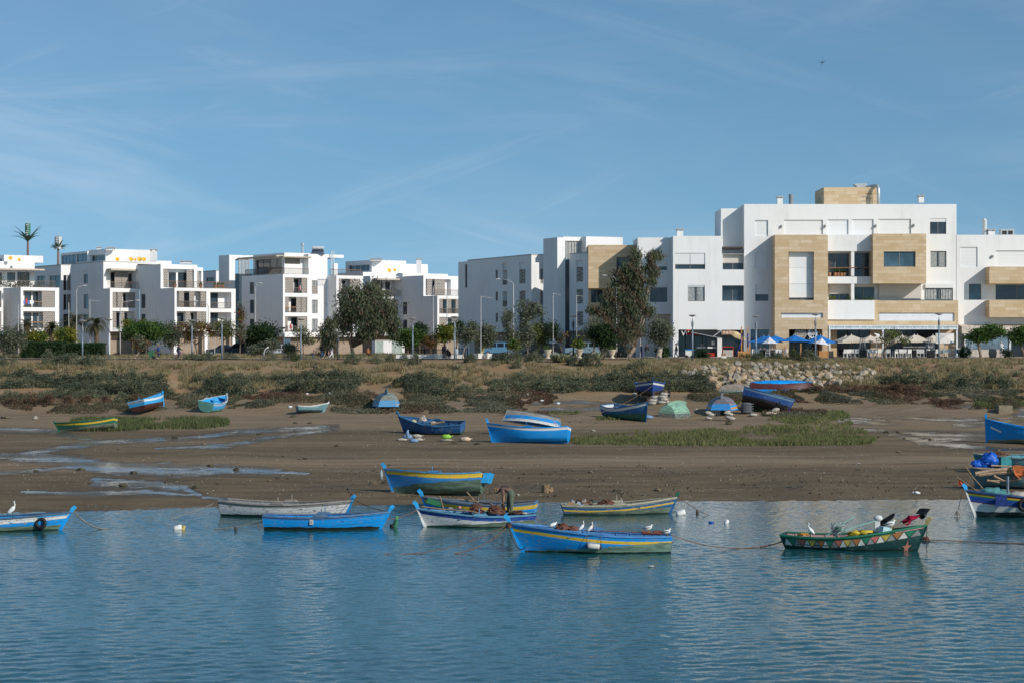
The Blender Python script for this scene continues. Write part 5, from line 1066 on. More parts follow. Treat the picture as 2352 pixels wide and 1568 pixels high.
# -- boulders of the stone bank
ST=[M('pale_boulder',(.36,.31,.235),.9,.35,2.0,.5),M('tan_boulder',(.35,.26,.17),.9,.3,2.0,.5),M('grey_boulder',(.30,.265,.215),.9,.3,2.0,.5)]
RP=[]
for i in range(9):
 g=MB();g.blob((0,0,0),(.5,.42,.34),0,9,6,.28,i+3,1.5)
 for q in range(len(g.v)):
  v=Vector(g.v[q])
  for s in range(7):
   nn=Vector((math.sin(s*2.1+i),math.cos(s*1.3+i*2),math.sin(s*.9+i*.7))).normalized();lim=.27+.07*((s*i)%3)
   if v.dot(nn)>lim:v-=nn*(v.dot(nn)-lim)
  g.v[q]=tuple(v)
 me=g.build('boulder',ST[i%3]);RP.append(me)
used=set()
def boulder(xp,yp,wpx,lab,grp,d=None,sq=1.0,lift=.1,mat=None):
 i=rnd.randrange(9)
 if i in used:o=RP[i].copy();COL.objects.link(o)
 else:o=RP[i];used.add(i)
 if d is None:d=float(ghit([xp],[yp])[1][0])
 X=wx(xp,d);s=wpx*d/F;o.location=(X,d,gz(X,d)+s*lift);o.scale=(s,s*rnd.uniform(.8,1.2),s*rnd.uniform(.8,1.2)*sq);o.rotation_euler=(rnd.uniform(-.5,.5),rnd.uniform(-.5,.5),rnd.uniform(0,6.28));return tag(o,lab,'boulder',grp)
pts=[]
def ok_stone(x,y,r):return all((x-a)**2+((y-b)*1.7)**2>(.42*(r+c))**2 for a,b,c in pts)
tries=0
while len(pts)<205 and tries<16000:
 tries+=1;x=rnd.uniform(1570,2005);top=842+max(0,(1640-x)*.30)+max(0,(x-1900)*.10);bot=890-max(0,(1640-x)*.35)-max(0,(x-1860)*.08)
 if bot<top+3:continue
 y=rnd.uniform(top,bot);r=rnd.uniform(11,17)+(8*rnd.random()if y>862 else 0)
 if ok_stone(x,y,r):pts.append((x,y,r));boulder(X2(x),X2(y),X2(r)*1.7,'pale quarry boulder piled on the stone bank','boulders of the stone bank')
pxs=rg.uniform(1590,2010,1000);pys=rg.uniform(836,886,1000);f=nz(pxs*.03,pys*.06,1,7.);k=f>.08;x,d,z=ghit(X2(pxs[k]),X2(pys[k]))
blades(x,d,z,np.full(len(x),.6),.045,.42,[G_STRAW,G_OLIVE],'grass_between_boulders','dry grass tufts growing between the boulders',[.5,.5],22,.16)
# -- boats
BLUE=(.001,.27,.70);SKYB=(.03,.36,.74);NAVY=(.012,.045,.20);DEEP=(.010,.07,.26);WHT=(.68,.68,.66);YEL=(.72,.47,.02);GRN=(.02,.13,.07)
TEAL=(.05,.28,.30);ALG=(.12,.17,.12);GREY=(.30,.29,.26);REDB_=(.14,.025,.02);AQUA=(.10,.36,.42);PINK=(.50,.30,.30);WOOD=(.26,.18,.11)
def hull_mat(name,bands,bottom=ALG,zb=.3,slope=0.,wear=.25,wob=.012,under=(.02,.03,.02),zu=None):
 """bands: [(metres below the gunwale, colour)]; bottom paint below height zb of the hull"""
 b=MatB(name,.5,.35);uv=b.sepc(b.co('UV'));dist=uv[1]
 ob=b.sepc(b.co());n=b.noise(2.2,5,.6,b.mp((1,1,2.2)));nf=b.noise(14,4,.65,b.mp((.35,1,1.6)))
 dd=b.math('ADD',dist,b.math('MULTIPLY',b.math('SUBTRACT',n,.5),wob))
 r=b.n.new("ShaderNodeValToRGB");r.color_ramp.interpolation='CONSTANT';e=r.color_ramp.elements
 e[0].position=0;e[0].color=(*bands[0][1],1);e[1].position=min(.999,bands[1][0]/1.6)if len(bands)>1 else.999;e[1].color=(*(bands[1]if len(bands)>1 else bands[0])[1],1)
 for p,c in bands[2:]:q=e.new(min(.999,p/1.6));q.color=(*c,1)
 b.link(b.math('DIVIDE',dd,1.6),r.inputs[0]);c=r.outputs[0]
 c=b.mix(b.math('MULTIPLY',b.step(n,.38,.78),.22),c,b.mix(.4,c,(.22,.34,.44)))
 seam=b.math('FRACT',b.math('DIVIDE',dist,.135));sm=b.math('LESS_THAN',seam,.09)
 c=b.mix(b.math('MULTIPLY',sm,.52),c,(.012,.018,.03))
 chip=b.step(b.math('ADD',nf,b.math('MULTIPLY',n,.25)),.80-wear*.25,.86-wear*.25)
 c=b.mix(chip,c,(.27,.24,.20))
 if bottom is not None:
  zz=b.math('ADD',b.math('ADD',ob[2],b.math('MULTIPLY',ob[0],-slope)),b.math('MULTIPLY',b.math('SUBTRACT',b.noise(1.3,4),.5),.16))
  bt=b.step(zz,zb+.012,zb-.012)if False else b.math('LESS_THAN',zz,zb)
  bc=b.mix(b.step(b.noise(3,5,.6,b.mp((.5,1,2.5))),.35,.65),tuple(v*.72 for v in bottom),tuple(v*1.35 for v in bottom))
  c=b.mix(bt,c,bc)
  wl=b.math('LESS_THAN',b.math('ADD',ob[2],b.math('MULTIPLY',b.math('SUBTRACT',n,.5),.08)),zu if zu is not None else-9)
  c=b.mix(wl,c,under)
 b.color(c);b.rough(b.math('ADD',b.math('MULTIPLY',nf,.3),.34))
 b.bump(b.math('ADD',b.math('MULTIPLY',sm,-1),b.math('MULTIPLY',nf,.25)),.5,.02)
 return b.m
def paint(name,col,wear=.25):
 if name in _mc:return _mc[name]
 b=MatB(name,.55,.3);n=b.noise(2.5,5,.6);nf=b.noise(11,4,.65,b.mp((.4,1,1.6)))
 c=b.mix(b.step(n,.35,.7),tuple(v*.8 for v in col),tuple(min(1,v*1.15)for v in col));c=b.mix(b.step(nf,.80-wear*.4,.88-wear*.4),c,(.25,.20,.155));b.color(c);b.bump(nf,.3,.01)
 _mc[name]=b.m;return b.m
def lerp3(u,a,m,b):
 return a*(1-u)*(1-2*u)+4*m*u*(1-u)+b*u*(2*u-1)
class Hull:
 def __init__(s,L,B,hs,tw=.62,rake=.5,srake=.12,vee=0.,rock=.04):
  s.L,s.B,s.hs,s.tw,s.rake,s.srake,s.vee,s.rock=L,B,hs,tw,rake,srake,vee,rock
 def hb(s,u):
  if u<.46:return s.B/2*(s.tw+(1-s.tw)*math.sin(math.pi/2*u/.46))
  w=(u-.46)/.54;return s.B/2*max(.012,(1-w**2.25))**.95
 def sheer(s,u):return lerp3(u,*s.hs)
 def keel(s,u):return s.rock*(2*abs(u-.5))**2.5
 def pt(s,u,v,side=1,ins=0.):
  w=max(0,(u-.5)/.5);V0=((0,0),(.52,.07),(.80,.26),(.92,.55),(1,1));V1=((0,0),(.20,.16),(.48,.40),(.76,.70),(1,1))
  i=min(3,int(v*4));f=v*4-i;k=min(1,w**1.2+s.vee)
  def q(T):
   y=T[i][0]+(T[i+1][0]-T[i][0])*f;z=T[i][1]+(T[i+1][1]-T[i][1])*f;return y,z
  (y0,z0),(y1,z1)=q(V0),q(V1);y=y0+(y1-y0)*k;z=z0+(z1-z0)*k
  zk,h=s.keel(u),s.sheer(u);hb=max(.004,s.hb(u)-ins)
  Z=zk+ins+(h-zk-ins)*z;x=(u-.5)*s.L+s.rake*(max(0,(u-.7)/.3)**1.5)*(Z/s.hs[2]-.0)-s.srake*(max(0,(.25-u)/.25))*(Z/s.hs[0])
  return Vector((x,side*hb*y,Z))
def boat(name,label,L,B,hs,bands,mats=None,loc=(0,0,0),yaw=0,roll=0,pitch=0,flip=False,bottom=ALG,zb=.3,slope=0.,zu=None,inner=BLUE,rail=BLUE,tw=.66,rake=.5,srake=.12,prow=.3,prowc=None,thw=3,seat=None,transom=None,wear=.25,group=None,keelh=.06,vee=0.,thole=True,floor=True,railw=.05,keelc=None,prowtilt=.25,rocker=.04,tband=None):
 t=thing(name,label,'boat',loc,group);t.rotation_euler=(R(roll),R(pitch),R(yaw));t.rotation_mode='XYZ'
 t.rotation_mode='QUATERNION';Rm=Matrix.Rotation(R(yaw),4,'Z')@Matrix.Rotation(R(-pitch),4,'Y')@Matrix.Rotation(R(roll),4,'X')
 if flip:Rm=Rm@Matrix.Rotation(math.pi,4,'X')
 t.rotation_quaternion=Rm.to_quaternion()
 h=Hull(L,B,hs,tw,rake,srake,vee,rocker);nu,nv=30,12;V=[];UV=[];Fc=[];Mi=[]
 def skin(ins,m,fl):
  for sd in(1,-1):
   o=len(V)
   for i in range(nu+1):
    u=i/nu
    for j in range(nv+1):
     p=h.pt(u,j/nv,sd,ins);V.append(p);UV.append((u,h.sheer(u)-p.z))
   for i in range(nu):
    for j in range(nv):
     a,b_,c,d=o+i*(nv+1)+j,o+(i+1)*(nv+1)+j,o+(i+1)*(nv+1)+j+1,o+i*(nv+1)+j+1
     f=(a,b_,c,d)if(sd==1)==fl else(d,c,b_,a);Fc.append(f);Mi.append(m)
 hm=hull_mat(name+'_'+'planking',bands,bottom,zb,slope,wear,zu=zu)
 skin(0,0,False);skin(.035,1,True)
 me=bpy.data.meshes.new('hull');me.from_pydata(V,[],Fc);me.materials.append(hm);inm=paint('inside_%d_%d_%d'%tuple(int(c*1000)for c in inner),inner,.35);me.materials.append(inm);me.polygons.foreach_set('material_index',Mi);me.polygons.foreach_set('use_smooth',[True]*len(Fc))
 uvl=me.uv_layers.new(name='UVMap');lv=np.zeros(len(me.loops),np.int32);me.loops.foreach_get('vertex_index',lv);uvl.data.foreach_set('uv',np.array(UV,np.float32)[lv].ravel());me.update()
 ho=bpy.data.objects.new('hull',me);COL.objects.link(ho);ho.parent=t
 rm=paint('rail_%d_%d_%d'%tuple(int(c*1000)for c in rail),rail,.45)
 g=MB()
 for sd in(1,-1):
  P=[h.pt(i/nu,1,sd)for i in range(nu+1)];k=len(P);vs=[]
  for i,p in enumerate(P):
   tg=(P[min(i+1,k-1)]-P[max(i-1,0)]);n=Vector((-tg.y,tg.x,0)).normalized()*sd
   n=n if n.y*sd>0 else-n
   for a,z in((railw*.6,-.045),(railw*.6,.02),(-railw*1.6,.02),(-railw*1.6,-.03)):vs.append(p+n*a+Vector((0,0,z)))
  g.add(vs,[(i*4+j,i*4+(j+1)%4,i*4+4+(j+1)%4,i*4+4+j)for i in range(k-1)for j in range(4)]+[(0,1,2,3),(k*4-1,k*4-2,k*4-3,k*4-4)])
 g.build('gunwale',rm,t)
 P=[h.pt(0,j/nv,1)for j in range(nv+1)]+[h.pt(0,j/nv,-1)for j in range(nv,-1,-1)];P=P[:nv+1]+P[nv+1:-1]
 tm=MB();tm.prism([p+Vector((-.02,0,.0))for p in P],(.05,0,0))
 to=tm.build('transom',[hull_mat('transom_planking',tband,bottom,zb,0,wear)if tband else hm if transom is None else paint('transom_%d_%d_%d'%tuple(int(c*1000)for c in transom),transom,.4)],t)
 uvl=to.data.uv_layers.new(name='UVMap');hz=h.sheer(0)
 for lp in to.data.loops:uvl.data[lp.index].uv=(0,hz-to.data.vertices[lp.vertex_index].co.z)
 P=[h.pt(1,j/8,1)for j in range(9)];P=[Vector((p.x,0,p.z))for p in P];d=(P[-1]-P[-3]).normalized()if len(P)>3 else Vector((0,0,1));d=Vector((d.x+prowtilt*.3,0,d.z)).normalized()
 P=[Vector((P[0].x-.25,0,P[0].z-.0))]+P+[P[-1]+d*prow*.5,P[-1]+d*prow+Vector((prowtilt*.18,0,0))];g=MB();k=len(P);vs=[]
 for i,p in enumerate(P):
  tg=(P[min(i+1,k-1)]-P[max(i-1,0)]).normalized();n=Vector((tg.z,0,-tg.x));wf=.06 if i<k-2 else.085;a,b_=(.045,-.09)if i<k-2 else(.05,-.13 if i==k-2 else-.10)
  for y,q in((wf/2,b_),(wf/2,a),(-wf/2,a),(-wf/2,b_)):vs.append(p+n*q+Vector((0,y,0)))
 g.add(vs,[(i*4+j,i*4+(j+1)%4,i*4+4+(j+1)%4,i*4+4+j)for i in range(k-1)for j in range(4)]+[(3,2,1,0),(k*4-4,k*4-3,k*4-2,k*4-1)])
 pc=prowc or rail;g.m=[0 if max(f)//4>=k-2 else 1 for f in g.f];lo_=bands[-1][1];g.build('stem_post',[paint('stem_%d_%d_%d'%tuple(int(c*1000)for c in pc),pc,.35),paint('stem_%d_%d_%d'%tuple(int(c*1000)for c in lo_),lo_,.35)],t)
 g=MB();kp=[h.pt(i/12,0,1)for i in range(13)];g.add([Vector((p.x,y,p.z+z))for p in kp for y,z in((.035,.03),(.035,-keelh),(-.035,-keelh),(-.035,.03))],[(i*4+j,i*4+(j+1)%4,i*4+4+(j+1)%4,i*4+4+j)for i in range(12)for j in range(4)]+[(0,1,2,3),(51,50,49,48)])
 kc=keelc or bottom or rail;g.build('keel',paint('keel_%d_%d_%d'%tuple(int(c*1000)for c in kc),kc,.3),t)
 if flip:return t,h
 sm=paint('seat_%d_%d_%d'%tuple(int(c*1000)for c in(seat or inner)),seat or inner,.5)
 for i in range(thw):
  u=(.2,.45,.68,.82)[i];p=h.pt(u,.8,1,.04);g=MB();zz=h.sheer(u)-(.2 if i<3 else.1);q=h.hb(u)*.93;g.box(p.x-.13,-q,zz-.03,p.x+.13,q,zz);g.build('thwart',sm,t)
 g=MB();u=.86;pz=h.sheer(.9)-.06
 F_=[h.pt(v,1,s_)+Vector((0,0,-.07))for s_,vs_ in((1,(.84,.9,.95,.985)),(-1,(.985,.95,.9,.84)))for v in vs_];g.prism(F_,(0,0,-.03));g.build('fore_deck',sm,t)
 if floor:
  g=MB();n=14;z=.16
  for i in range(n):
   u0,u1=.03+.82*i/n,.03+.82*(i+1)/n;a,b_=h.pt(u0,.4,1,.05),h.pt(u1,.4,1,.05);g.quad((a.x,-a.y,a.z),(b_.x,-b_.y,b_.z),(b_.x,b_.y,b_.z),(a.x,a.y,a.z))
  g.build('floor_boards',paint('floor_boards',(.17,.13,.09),.5),t)
 for i in range(9):
  u=.06+.1*i;rb=MB();rb.tube([h.pt(u,.97-.88*j/4,1,.045)for j in range(5)]+[h.pt(u,.09+.88*j/4,-1,.045)for j in range(5)],.025,4);rb.build('rib',sm,t)
 if thole:
  for sd in(1,-1):
   p=h.pt(.5,1,sd);g=MB();g.prism([(p.x-.36,p.y-.05,p.z+.015),(p.x+.36,p.y-.05,p.z+.015),(p.x+.24,p.y-.05,p.z+.10),(p.x-.24,p.y-.05,p.z+.10)],(0,.1,0));g.tube([(p.x+.05,p.y,p.z+.08),(p.x+.05,p.y,p.z+.36)],.022,6);g.build('thole_block',rm,t)
 return t,h
ROPE=M('brown_rope',(.17,.095,.062),.95,.3,8);ROPEG=M('grey_rope',(.20,.18,.15),.95,.3,8);BLKR=M('black_rubber',(.012,.012,.013),.6,.2,6)
def rope(name,label,a,b,sag,mat=None,r=.016,group='mooring ropes',n=12,curl=0):
 a,b=Vector(a),Vector(b);P=[a.lerp(b,i/n)-Vector((0,0,sag*4*(i/n)*(1-i/n)))+Vector((0,0,curl*math.sin(i*1.7)))for i in range(n+1)]
 g=MB();g.tube(P,r,5);o=g.build(name,mat or ROPE,org=a);return tag(o,label,'rope',group)
def tangle(label,c,r,n,mat,thick=.022,group='rope and net heaps',seed=0,name='rope_heap',cat='rope heap',turns=60):
 """a heap of tangled line"""
 q=random.Random(seed);g=MB();c=Vector(c)
 for s in range(n):
  P=[];ph=q.uniform(0,6.28);rr=q.uniform(.35,1);w=q.uniform(.5,1.5);zz=q.uniform(0,.6)
  for i in range(turns//4):
   th=ph+i*.55*w;k=rr*(.7+.3*math.sin(i*1.3+s));hgt=max(0,(1-k*k))*r[2]*(zz+.4+.3*math.sin(i*.9+s));P.append(c+Vector((math.cos(th)*r[0]*k,math.sin(th)*r[1]*k,hgt)))
  g.tube(P,thick,4)
 o=g.build(name,mat,org=c,smooth=True);return tag(o,label,cat,group)
def on_water(xs,ys):d=F*H/(ys/4-CY);return wx(xs/4,d),d
def span(xa,xb,d):return abs(xb-xa)/4*d/F
class Local:
 """point in a boat's own axes -> world"""
 def __init__(s,t):s.M=Matrix.Translation(t.location)@t.rotation_quaternion.to_matrix().to_4x4()
 def __call__(s,x,y,z):return s.M@Vector((x,y,z))
def tyre(label,c,axis,r=.30,w=.10,group='tyre fenders',mat=None):
 T=Matrix.Translation(c)@Vector(axis).to_track_quat('Z','Y').to_matrix().to_4x4();g=MB();n,m=20,8;vs=[]
 for i in range(n):
  for j in range(m):a,b=2*math.pi*i/n,2*math.pi*j/m;rr=r-w*.75+w*.75*math.cos(b);vs.append(T@Vector((rr*math.cos(a),rr*math.sin(a),w*.8*math.sin(b))))
 g.add(vs,[(i*m+j,((i+1)%n)*m+j,((i+1)%n)*m+(j+1)%m,i*m+(j+1)%m)for i in range(n)for j in range(m)]);o=g.build('tyre',BLKR,org=c,smooth=True);return tag(o,label,'tyre',group)
DR=.24
BG='small wooden fishing boats'
def wboat(name,label,xs,xb,yw,B,hs,bands,yaw=None,dy=0,**kw):
 """floating boat: stern and stem columns at the water line (full-size px), water line row"""
 xm=(xs+xb)/2;X,d=on_water(xm,yw);yaw=(0 if xb>xs else 180)if yaw is None else yaw;L=span(xs,xb,d)/abs(math.cos(R(yaw)))
 kw.setdefault('zu',DR+.05);return boat(name,label,L,B,hs,bands,loc=(X,d+dy,-DR),yaw=yaw,**kw),d
hh=lambda px,d:px/4*d/F+DR
(tA,hA),d=wboat('fishing_boat','blue and white fishing boat with a tyre fender, cut by the left edge',-330,222,2119,1.75,(.85,.80,1.02),[(0,(.07,.10,.12)),(.07,WHT),(.26,BLUE),(.48,BLUE)],yaw=6,zb=.46,rake=.62,prow=.26,inner=SKYB,rail=(.06,.12,.20),prowc=SKYB,group=BG,wear=.4)
LA=Local(tA)
(tB,hB),d=wboat('fishing_boat','weathered white and grey fishing boat behind the plain blue one',893,1378,2062,1.85,(.98,.86,1.06),[(0,GREY),(.15,GREY),(.17,WHT),(.62,WHT),(.64,BLUE)],yaw=-14,zb=.38,slope=.015,bottom=(.03,.07,.06),rake=.45,prow=.24,inner=(.30,.31,.32),rail=(.34,.30,.26),prowc=SKYB,thw=3,group=BG,wear=.5,transom=(.06,.08,.10))
(tC,hC),d=wboat('fishing_boat','plain bright blue fishing boat with a small grey plate amidships',1066,1512,2112,1.6,(.86,.82,1.00),[(0,(.05,.17,.40)),(.10,(.05,.17,.40)),(.115,BLUE)],yaw=0,zb=.37,bottom=(.012,.016,.014),rake=.52,prow=.28,inner=BLUE,rail=(.10,.18,.30),prowc=SKYB,group=BG,wear=.3)
LC=Local(tC)
(tD,hD),d=wboat('fishing_boat','blue and yellow fishing boat lying behind the bending fisherman',2135,1722,2058,1.7,(.92,.80,1.08),[(0,(.07,.22,.42)),(.12,(.07,.22,.42)),(.13,YEL),(.30,YEL),(.31,BLUE)],yaw=172,zb=.36,bottom=(.04,.06,.05),rake=.45,prow=.34,inner=(.05,.12,.22),rail=(.15,.17,.19),prowc=SKYB,group=BG,wear=.5,dy=.3)
(tE,hE),d=wboat('fishing_boat','blue and white banded fishing boat carrying the bending fisherman',2128,1708,2102,1.6,(.80,.76,1.05),[(0,(.05,.16,.34)),(.05,(.012,.06,.30)),(.21,(.012,.06,.30)),(.22,WHT),(.44,WHT)],yaw=184,zb=.43,slope=-.055,rake=.42,prow=.34,inner=(.05,.14,.28),rail=(.12,.30,.45),prowc=SKYB,group=BG,wear=.35)
LE=Local(tE)
(tF,hF),dF=wboat('fishing_boat','large blue fishing boat with one yellow stripe and white birds aboard',2676,2100,2203,1.9,(.90,.98,1.36),[(0,BLUE),(.19,YEL),(.31,BLUE)],yaw=180,zb=.47,slope=-.07,bottom=(.14,.22,.17),rake=.62,prow=.34,inner=(.06,.20,.45),rail=(.08,.24,.50),prowc=SKYB,group=BG,wear=.38,srake=.06)
LF_=Local(tF)
(tG,hG),dG=wboat('fishing_boat','blue fishing boat with yellow stripes and scrap piled in its stern',2268,2674,2052,1.7,(.70,.72,1.02),[(0,(.34,.36,.28)),(.10,(.015,.10,.26)),(.21,YEL),(.28,YEL),(.29,(.015,.10,.26)),(.36,(.015,.10,.26))],yaw=4,zb=.45,slope=.05,bottom=(.12,.16,.12),rake=.42,prow=.22,inner=(.20,.20,.16),rail=(.38,.36,.26),prowc=GRN,group=BG,wear=.4,srake=.28)
LG=Local(tG)
(tH,hH),dH=wboat('fishing_boat','dark green boat with a painted row of coloured triangles and flag poles',3172,3640,2192,2.0,(.78,.80,1.28),[(0,(.02,.16,.09)),(.10,(.02,.16,.09)),(.105,(.012,.055,.05))],yaw=-19,zb=.26,bottom=(.012,.035,.032),rake=.5,prow=.30,inner=PINK,rail=(.03,.20,.11),prowc=(.48,.38,.14),thw=2,group=BG,wear=.15,srake=.3,thole=False,transom=(.012,.03,.035))
LH=Local(tH)
TC=[M('triangle_white',(.62,.62,.56)),M('triangle_green',(.02,.20,.11)),M('triangle_red',(.50,.15,.11)),M('triangle_yellow',(.52,.40,.08)),M('triangle_grey',(.25,.26,.25)),M('triangle_orange',(.40,.16,.05))]
for sd in(-1,):
 g=MB();n=27
 for i in range(n):
  u=.02+.96*i/n;u1=.02+.96*(i+1)/n;um=(u+u1)/2
  def sp(u_,below):
   z=hH.sheer(u_)-below;lo,hi=.5,1.0
   for _ in range(18):
    m_=(lo+hi)/2
    if hH.pt(u_,m_,sd).z<z:lo=m_
    else:hi=m_
   p=hH.pt(u_,lo,sd);return p+Vector((0,sd*.012,0))
  w=.5/n*1.7
  if i%2==0:g.add([sp(max(.01,um-w*.9),.39),sp(min(.99,um+w*.9),.39),sp(um,.12)],[(0,1,2)],0 if i%4==0 else 4)
  else:g.add([sp(max(.01,um-w),.12),sp(min(.99,um+w),.12),sp(um,.37)],[(0,1,2)],(1,2,3,5)[(i//2)%4])
 g.build('painted_triangles',TC,tH)
g=MB()
c0=.925;rr=.035
def sps(u_,f,sd=-1):p=hH.pt(u_,f,sd);return p+Vector((0,sd*.016,0))
pt5=[(c0+.03*math.sin(2*math.pi*i/10)*(1 if i%2==0 else.4),.42+.26*math.cos(2*math.pi*i/10)*(1 if i%2==0 else.4))for i in range(10)]
g.add([sps(c0,.42)]+[sps(*q)for q in pt5],[(0,i+1,(i+1)%10+1)for i in range(10)]);g.build('painted_star',M('star_salmon',(.48,.20,.14)),tH)
(tI,hI),dI=wboat('fishing_boat','big blue and white boat with rainbow stripes and an orange flag, right edge',4400,3902,2062,2.2,(1.1,1.15,1.50),[(0,(.03,.09,.20)),(.04,(.30,.03,.025)),(.13,YEL),(.19,(.06,.22,.08)),(.25,(.012,.07,.34)),(.50,(.20,.03,.03)),(.535,WHT)],yaw=186,zb=.50,bottom=(.035,.045,.05),rake=.55,prow=.30,inner=(.08,.20,.30),rail=(.03,.10,.24),prowc=SKYB,group=BG,wear=.2)
LI=Local(tI)
# ---- boats on the mud
def mboat(name,label,xs,xb,yb,B,hs,bands,yaw,roll=0,pitch=0,sink=.05,lift=0,dlen=1.0,**kw):
 xm=(xs+xb)/2;d=ghit([xm/4],[yb/4])[1][0];X=wx(xm/4,d);L=span(xs,xb,d)/max(.35,abs(math.cos(R(yaw))))*dlen
 kw.setdefault('group',BG)
 return boat(name,label,L,B,hs,bands,loc=(X,d,gz(X,d)-sink+lift),yaw=yaw,roll=roll,pitch=pitch,**kw)
tJ,hJ=mboat('fishing_boat','blue and yellow fishing boat heeled on the mud above the fisherman',1925,1575,1976,1.8,(1.10,1.12,1.56),[(0,(.05,.24,.50)),(.05,YEL),(.27,YEL),(.28,(.02,.20,.50)),(.52,(.02,.20,.50))],168,roll=11,pitch=-3,zb=.62,slope=-.03,bottom=(.085,.135,.10),rake=.55,prow=.32,inner=SKYB,rail=(.07,.27,.50),prowc=SKYB,wear=.3,transom=None)
tK,hK=mboat('fishing_boat','dark blue open boat full of gear on the sand, bow to the left',1850,1618,1735,2.0,(1.05,1.0,1.55),[(0,(.02,.12,.30)),(.06,(.012,.095,.27))],161,roll=-12,zb=.34,bottom=(.035,.075,.062),rake=.45,prow=.36,inner=(.04,.13,.27),rail=(.04,.15,.28),prowc=(.04,.22,.42),wear=.4)
LK=Local(tK)
tL,hL=mboat('fishing_boat','bright blue fishing boat with one white stripe on the sand',2270,1970,1770,1.9,(1.20,1.15,1.66),[(0,BLUE),(.06,WHT),(.25,BLUE)],166,roll=9,pitch=-2,bottom=None,rake=.42,prow=.34,inner=(.03,.16,.36),rail=BLUE,prowc=SKYB,wear=.08,keelc=BLUE)
tM,hM=mboat('fishing_boat','overturned grey-bottomed blue boat lying behind the bright blue one',2240,2030,1738,1.9,(.85,.85,1.0),[(0,WHT),(.20,BLUE),(.50,(.30,.29,.26))],168,roll=12,pitch=9,lift=1.75,sink=0,flip=True,bottom=(.26,.25,.22),zb=.26,rake=.2,prow=.0,prowc=GREY,rail=WHT,wear=.5,tw=.7,keelc=(.12,.11,.10),keelh=.11)
tN,hN=mboat('fishing_boat','green fishing boat with a yellow stripe in the dark cord grass',465,240,1722,1.5,(.85,.80,1.15),[(0,GRN),(.10,YEL),(.24,GRN),(.48,GRN)],172,roll=6,pitch=-8,zb=.40,slope=.02,bottom=(.16,.18,.13),rake=.5,prow=.10,inner=GRN,rail=(.03,.16,.09),wear=.25)
tO,hO=mboat('fishing_boat','pale blue and white boat with a dark red bottom, tilted on the marsh',545,668,1640,2.2,(1.15,1.12,1.4),[(0,SKYB),(.07,SKYB),(.08,WHT),(.27,WHT),(.28,SKYB),(.55,SKYB)],70,roll=-12,pitch=4,zb=.55,bottom=(.075,.028,.024),rake=.35,prow=.1,inner=SKYB,rail=SKYB,wear=.3,lift=.15,dlen=.56,tw=.84)
tP,hP=mboat('rowing_boat','pale blue open boat seen stern-on, white cloth over its green transom',815,900,1640,2.1,(1.05,.98,1.35),[(0,SKYB),(.12,WHT),(.2,SKYB),(.4,SKYB)],68,roll=10,pitch=4,zb=.38,bottom=(.14,.40,.33),rake=.35,prow=.12,inner=SKYB,rail=(.40,.48,.52),wear=.4,dlen=.62,tw=.84,transom=(.16,.42,.34))
tQ,hQ=mboat('dinghy','small white and teal dinghy grounded alone on the sand',1195,1290,1648,1.4,(.72,.66,.95),[(0,WHT),(.08,WHT),(.10,(.12,.25,.28)),(.4,(.12,.25,.28))],24,roll=-5,zb=.28,bottom=(.03,.05,.055),rake=.6,prow=.02,inner=(.5,.5,.48),rail=(.6,.6,.58),wear=.3,thole=False)
def upturned(label,xm,yb,wpx,L,hs,bands,yaw,B=1.9,lift=0,roll=0,pitch=0,**kw):
 kw.setdefault('vee',.28);kw.setdefault('rocker',.2);kw['tw']=.64
 d=ghit([xm/4],[yb/4])[1][0];X=wx(xm/4,d);kw.setdefault('group',BG);kw.setdefault('rake',.25);kw.setdefault('prow',.02)
 return boat('upturned_boat',label,L,B,hs,bands,loc=(X,d,gz(X,d)+max(hs[0],hs[1])+lift-.03),yaw=yaw,flip=True,roll=roll,pitch=pitch,**kw)
tR,hR=upturned('upturned pale blue boat stern-on among the marsh plants',1545,1622,105,5.2,(1.38,1.38,1.4),[(0,SKYB),(.10,(.5,.55,.58)),(.22,SKYB),(.5,(.22,.32,.34))],96,2.75,bottom=(.20,.22,.20),zb=.75,rail=SKYB,wear=.7,tw=.74,keelh=.30,keelc=(.10,.22,.30),tband=[(0,SKYB),(.5,SKYB)])
dS=ghit([2605/4],[1612/4])[1][0]
tS,hS=boat('fishing_boat','navy blue boat with white band and three tyres, bow-on upon sandbags',5.6,3.0,(1.35,1.3,1.6),[(0,NAVY),(.10,NAVY),(.12,WHT),(.30,WHT),(.31,(.012,.06,.26)),(.62,(.012,.06,.26))],loc=(wx(2605/4,dS),dS+2.2,gz(wx(2605/4,dS),dS)+.62),yaw=-88,zb=.60,bottom=(.075,.055,.05),rake=.35,prow=.34,inner=NAVY,rail=(.02,.09,.32),prowc=(.02,.10,.34),wear=.2,group=BG)
tT,hT=mboat('fishing_boat','blue and white boat with a green bottom, bow towards the water',2430,2585,1675,2.5,(1.25,1.2,1.85),[(0,(.06,.25,.45)),(.07,WHT),(.30,WHT),(.31,(.015,.11,.30)),(.62,(.015,.11,.30))],-56,roll=4,pitch=-2,zb=.66,slope=.05,bottom=(.035,.13,.095),rake=.3,prow=.24,inner=(.06,.25,.45),rail=(.05,.16,.32),prowc=(.16,.10,.07),wear=.3,dlen=.9)
tU,hU=upturned('upturned pale green boat on the sand between two blue boats',2708,1664,118,5.2,(1.36,1.34,1.4),[(0,(.02,.05,.05)),(.22,(.035,.10,.085)),(.42,(.16,.33,.24))],66,2.8,roll=4,bottom=(.20,.36,.26),zb=.75,rail=(.20,.17,.12),wear=.75,tw=.74,keelh=.18,keelc=(.25,.38,.28))
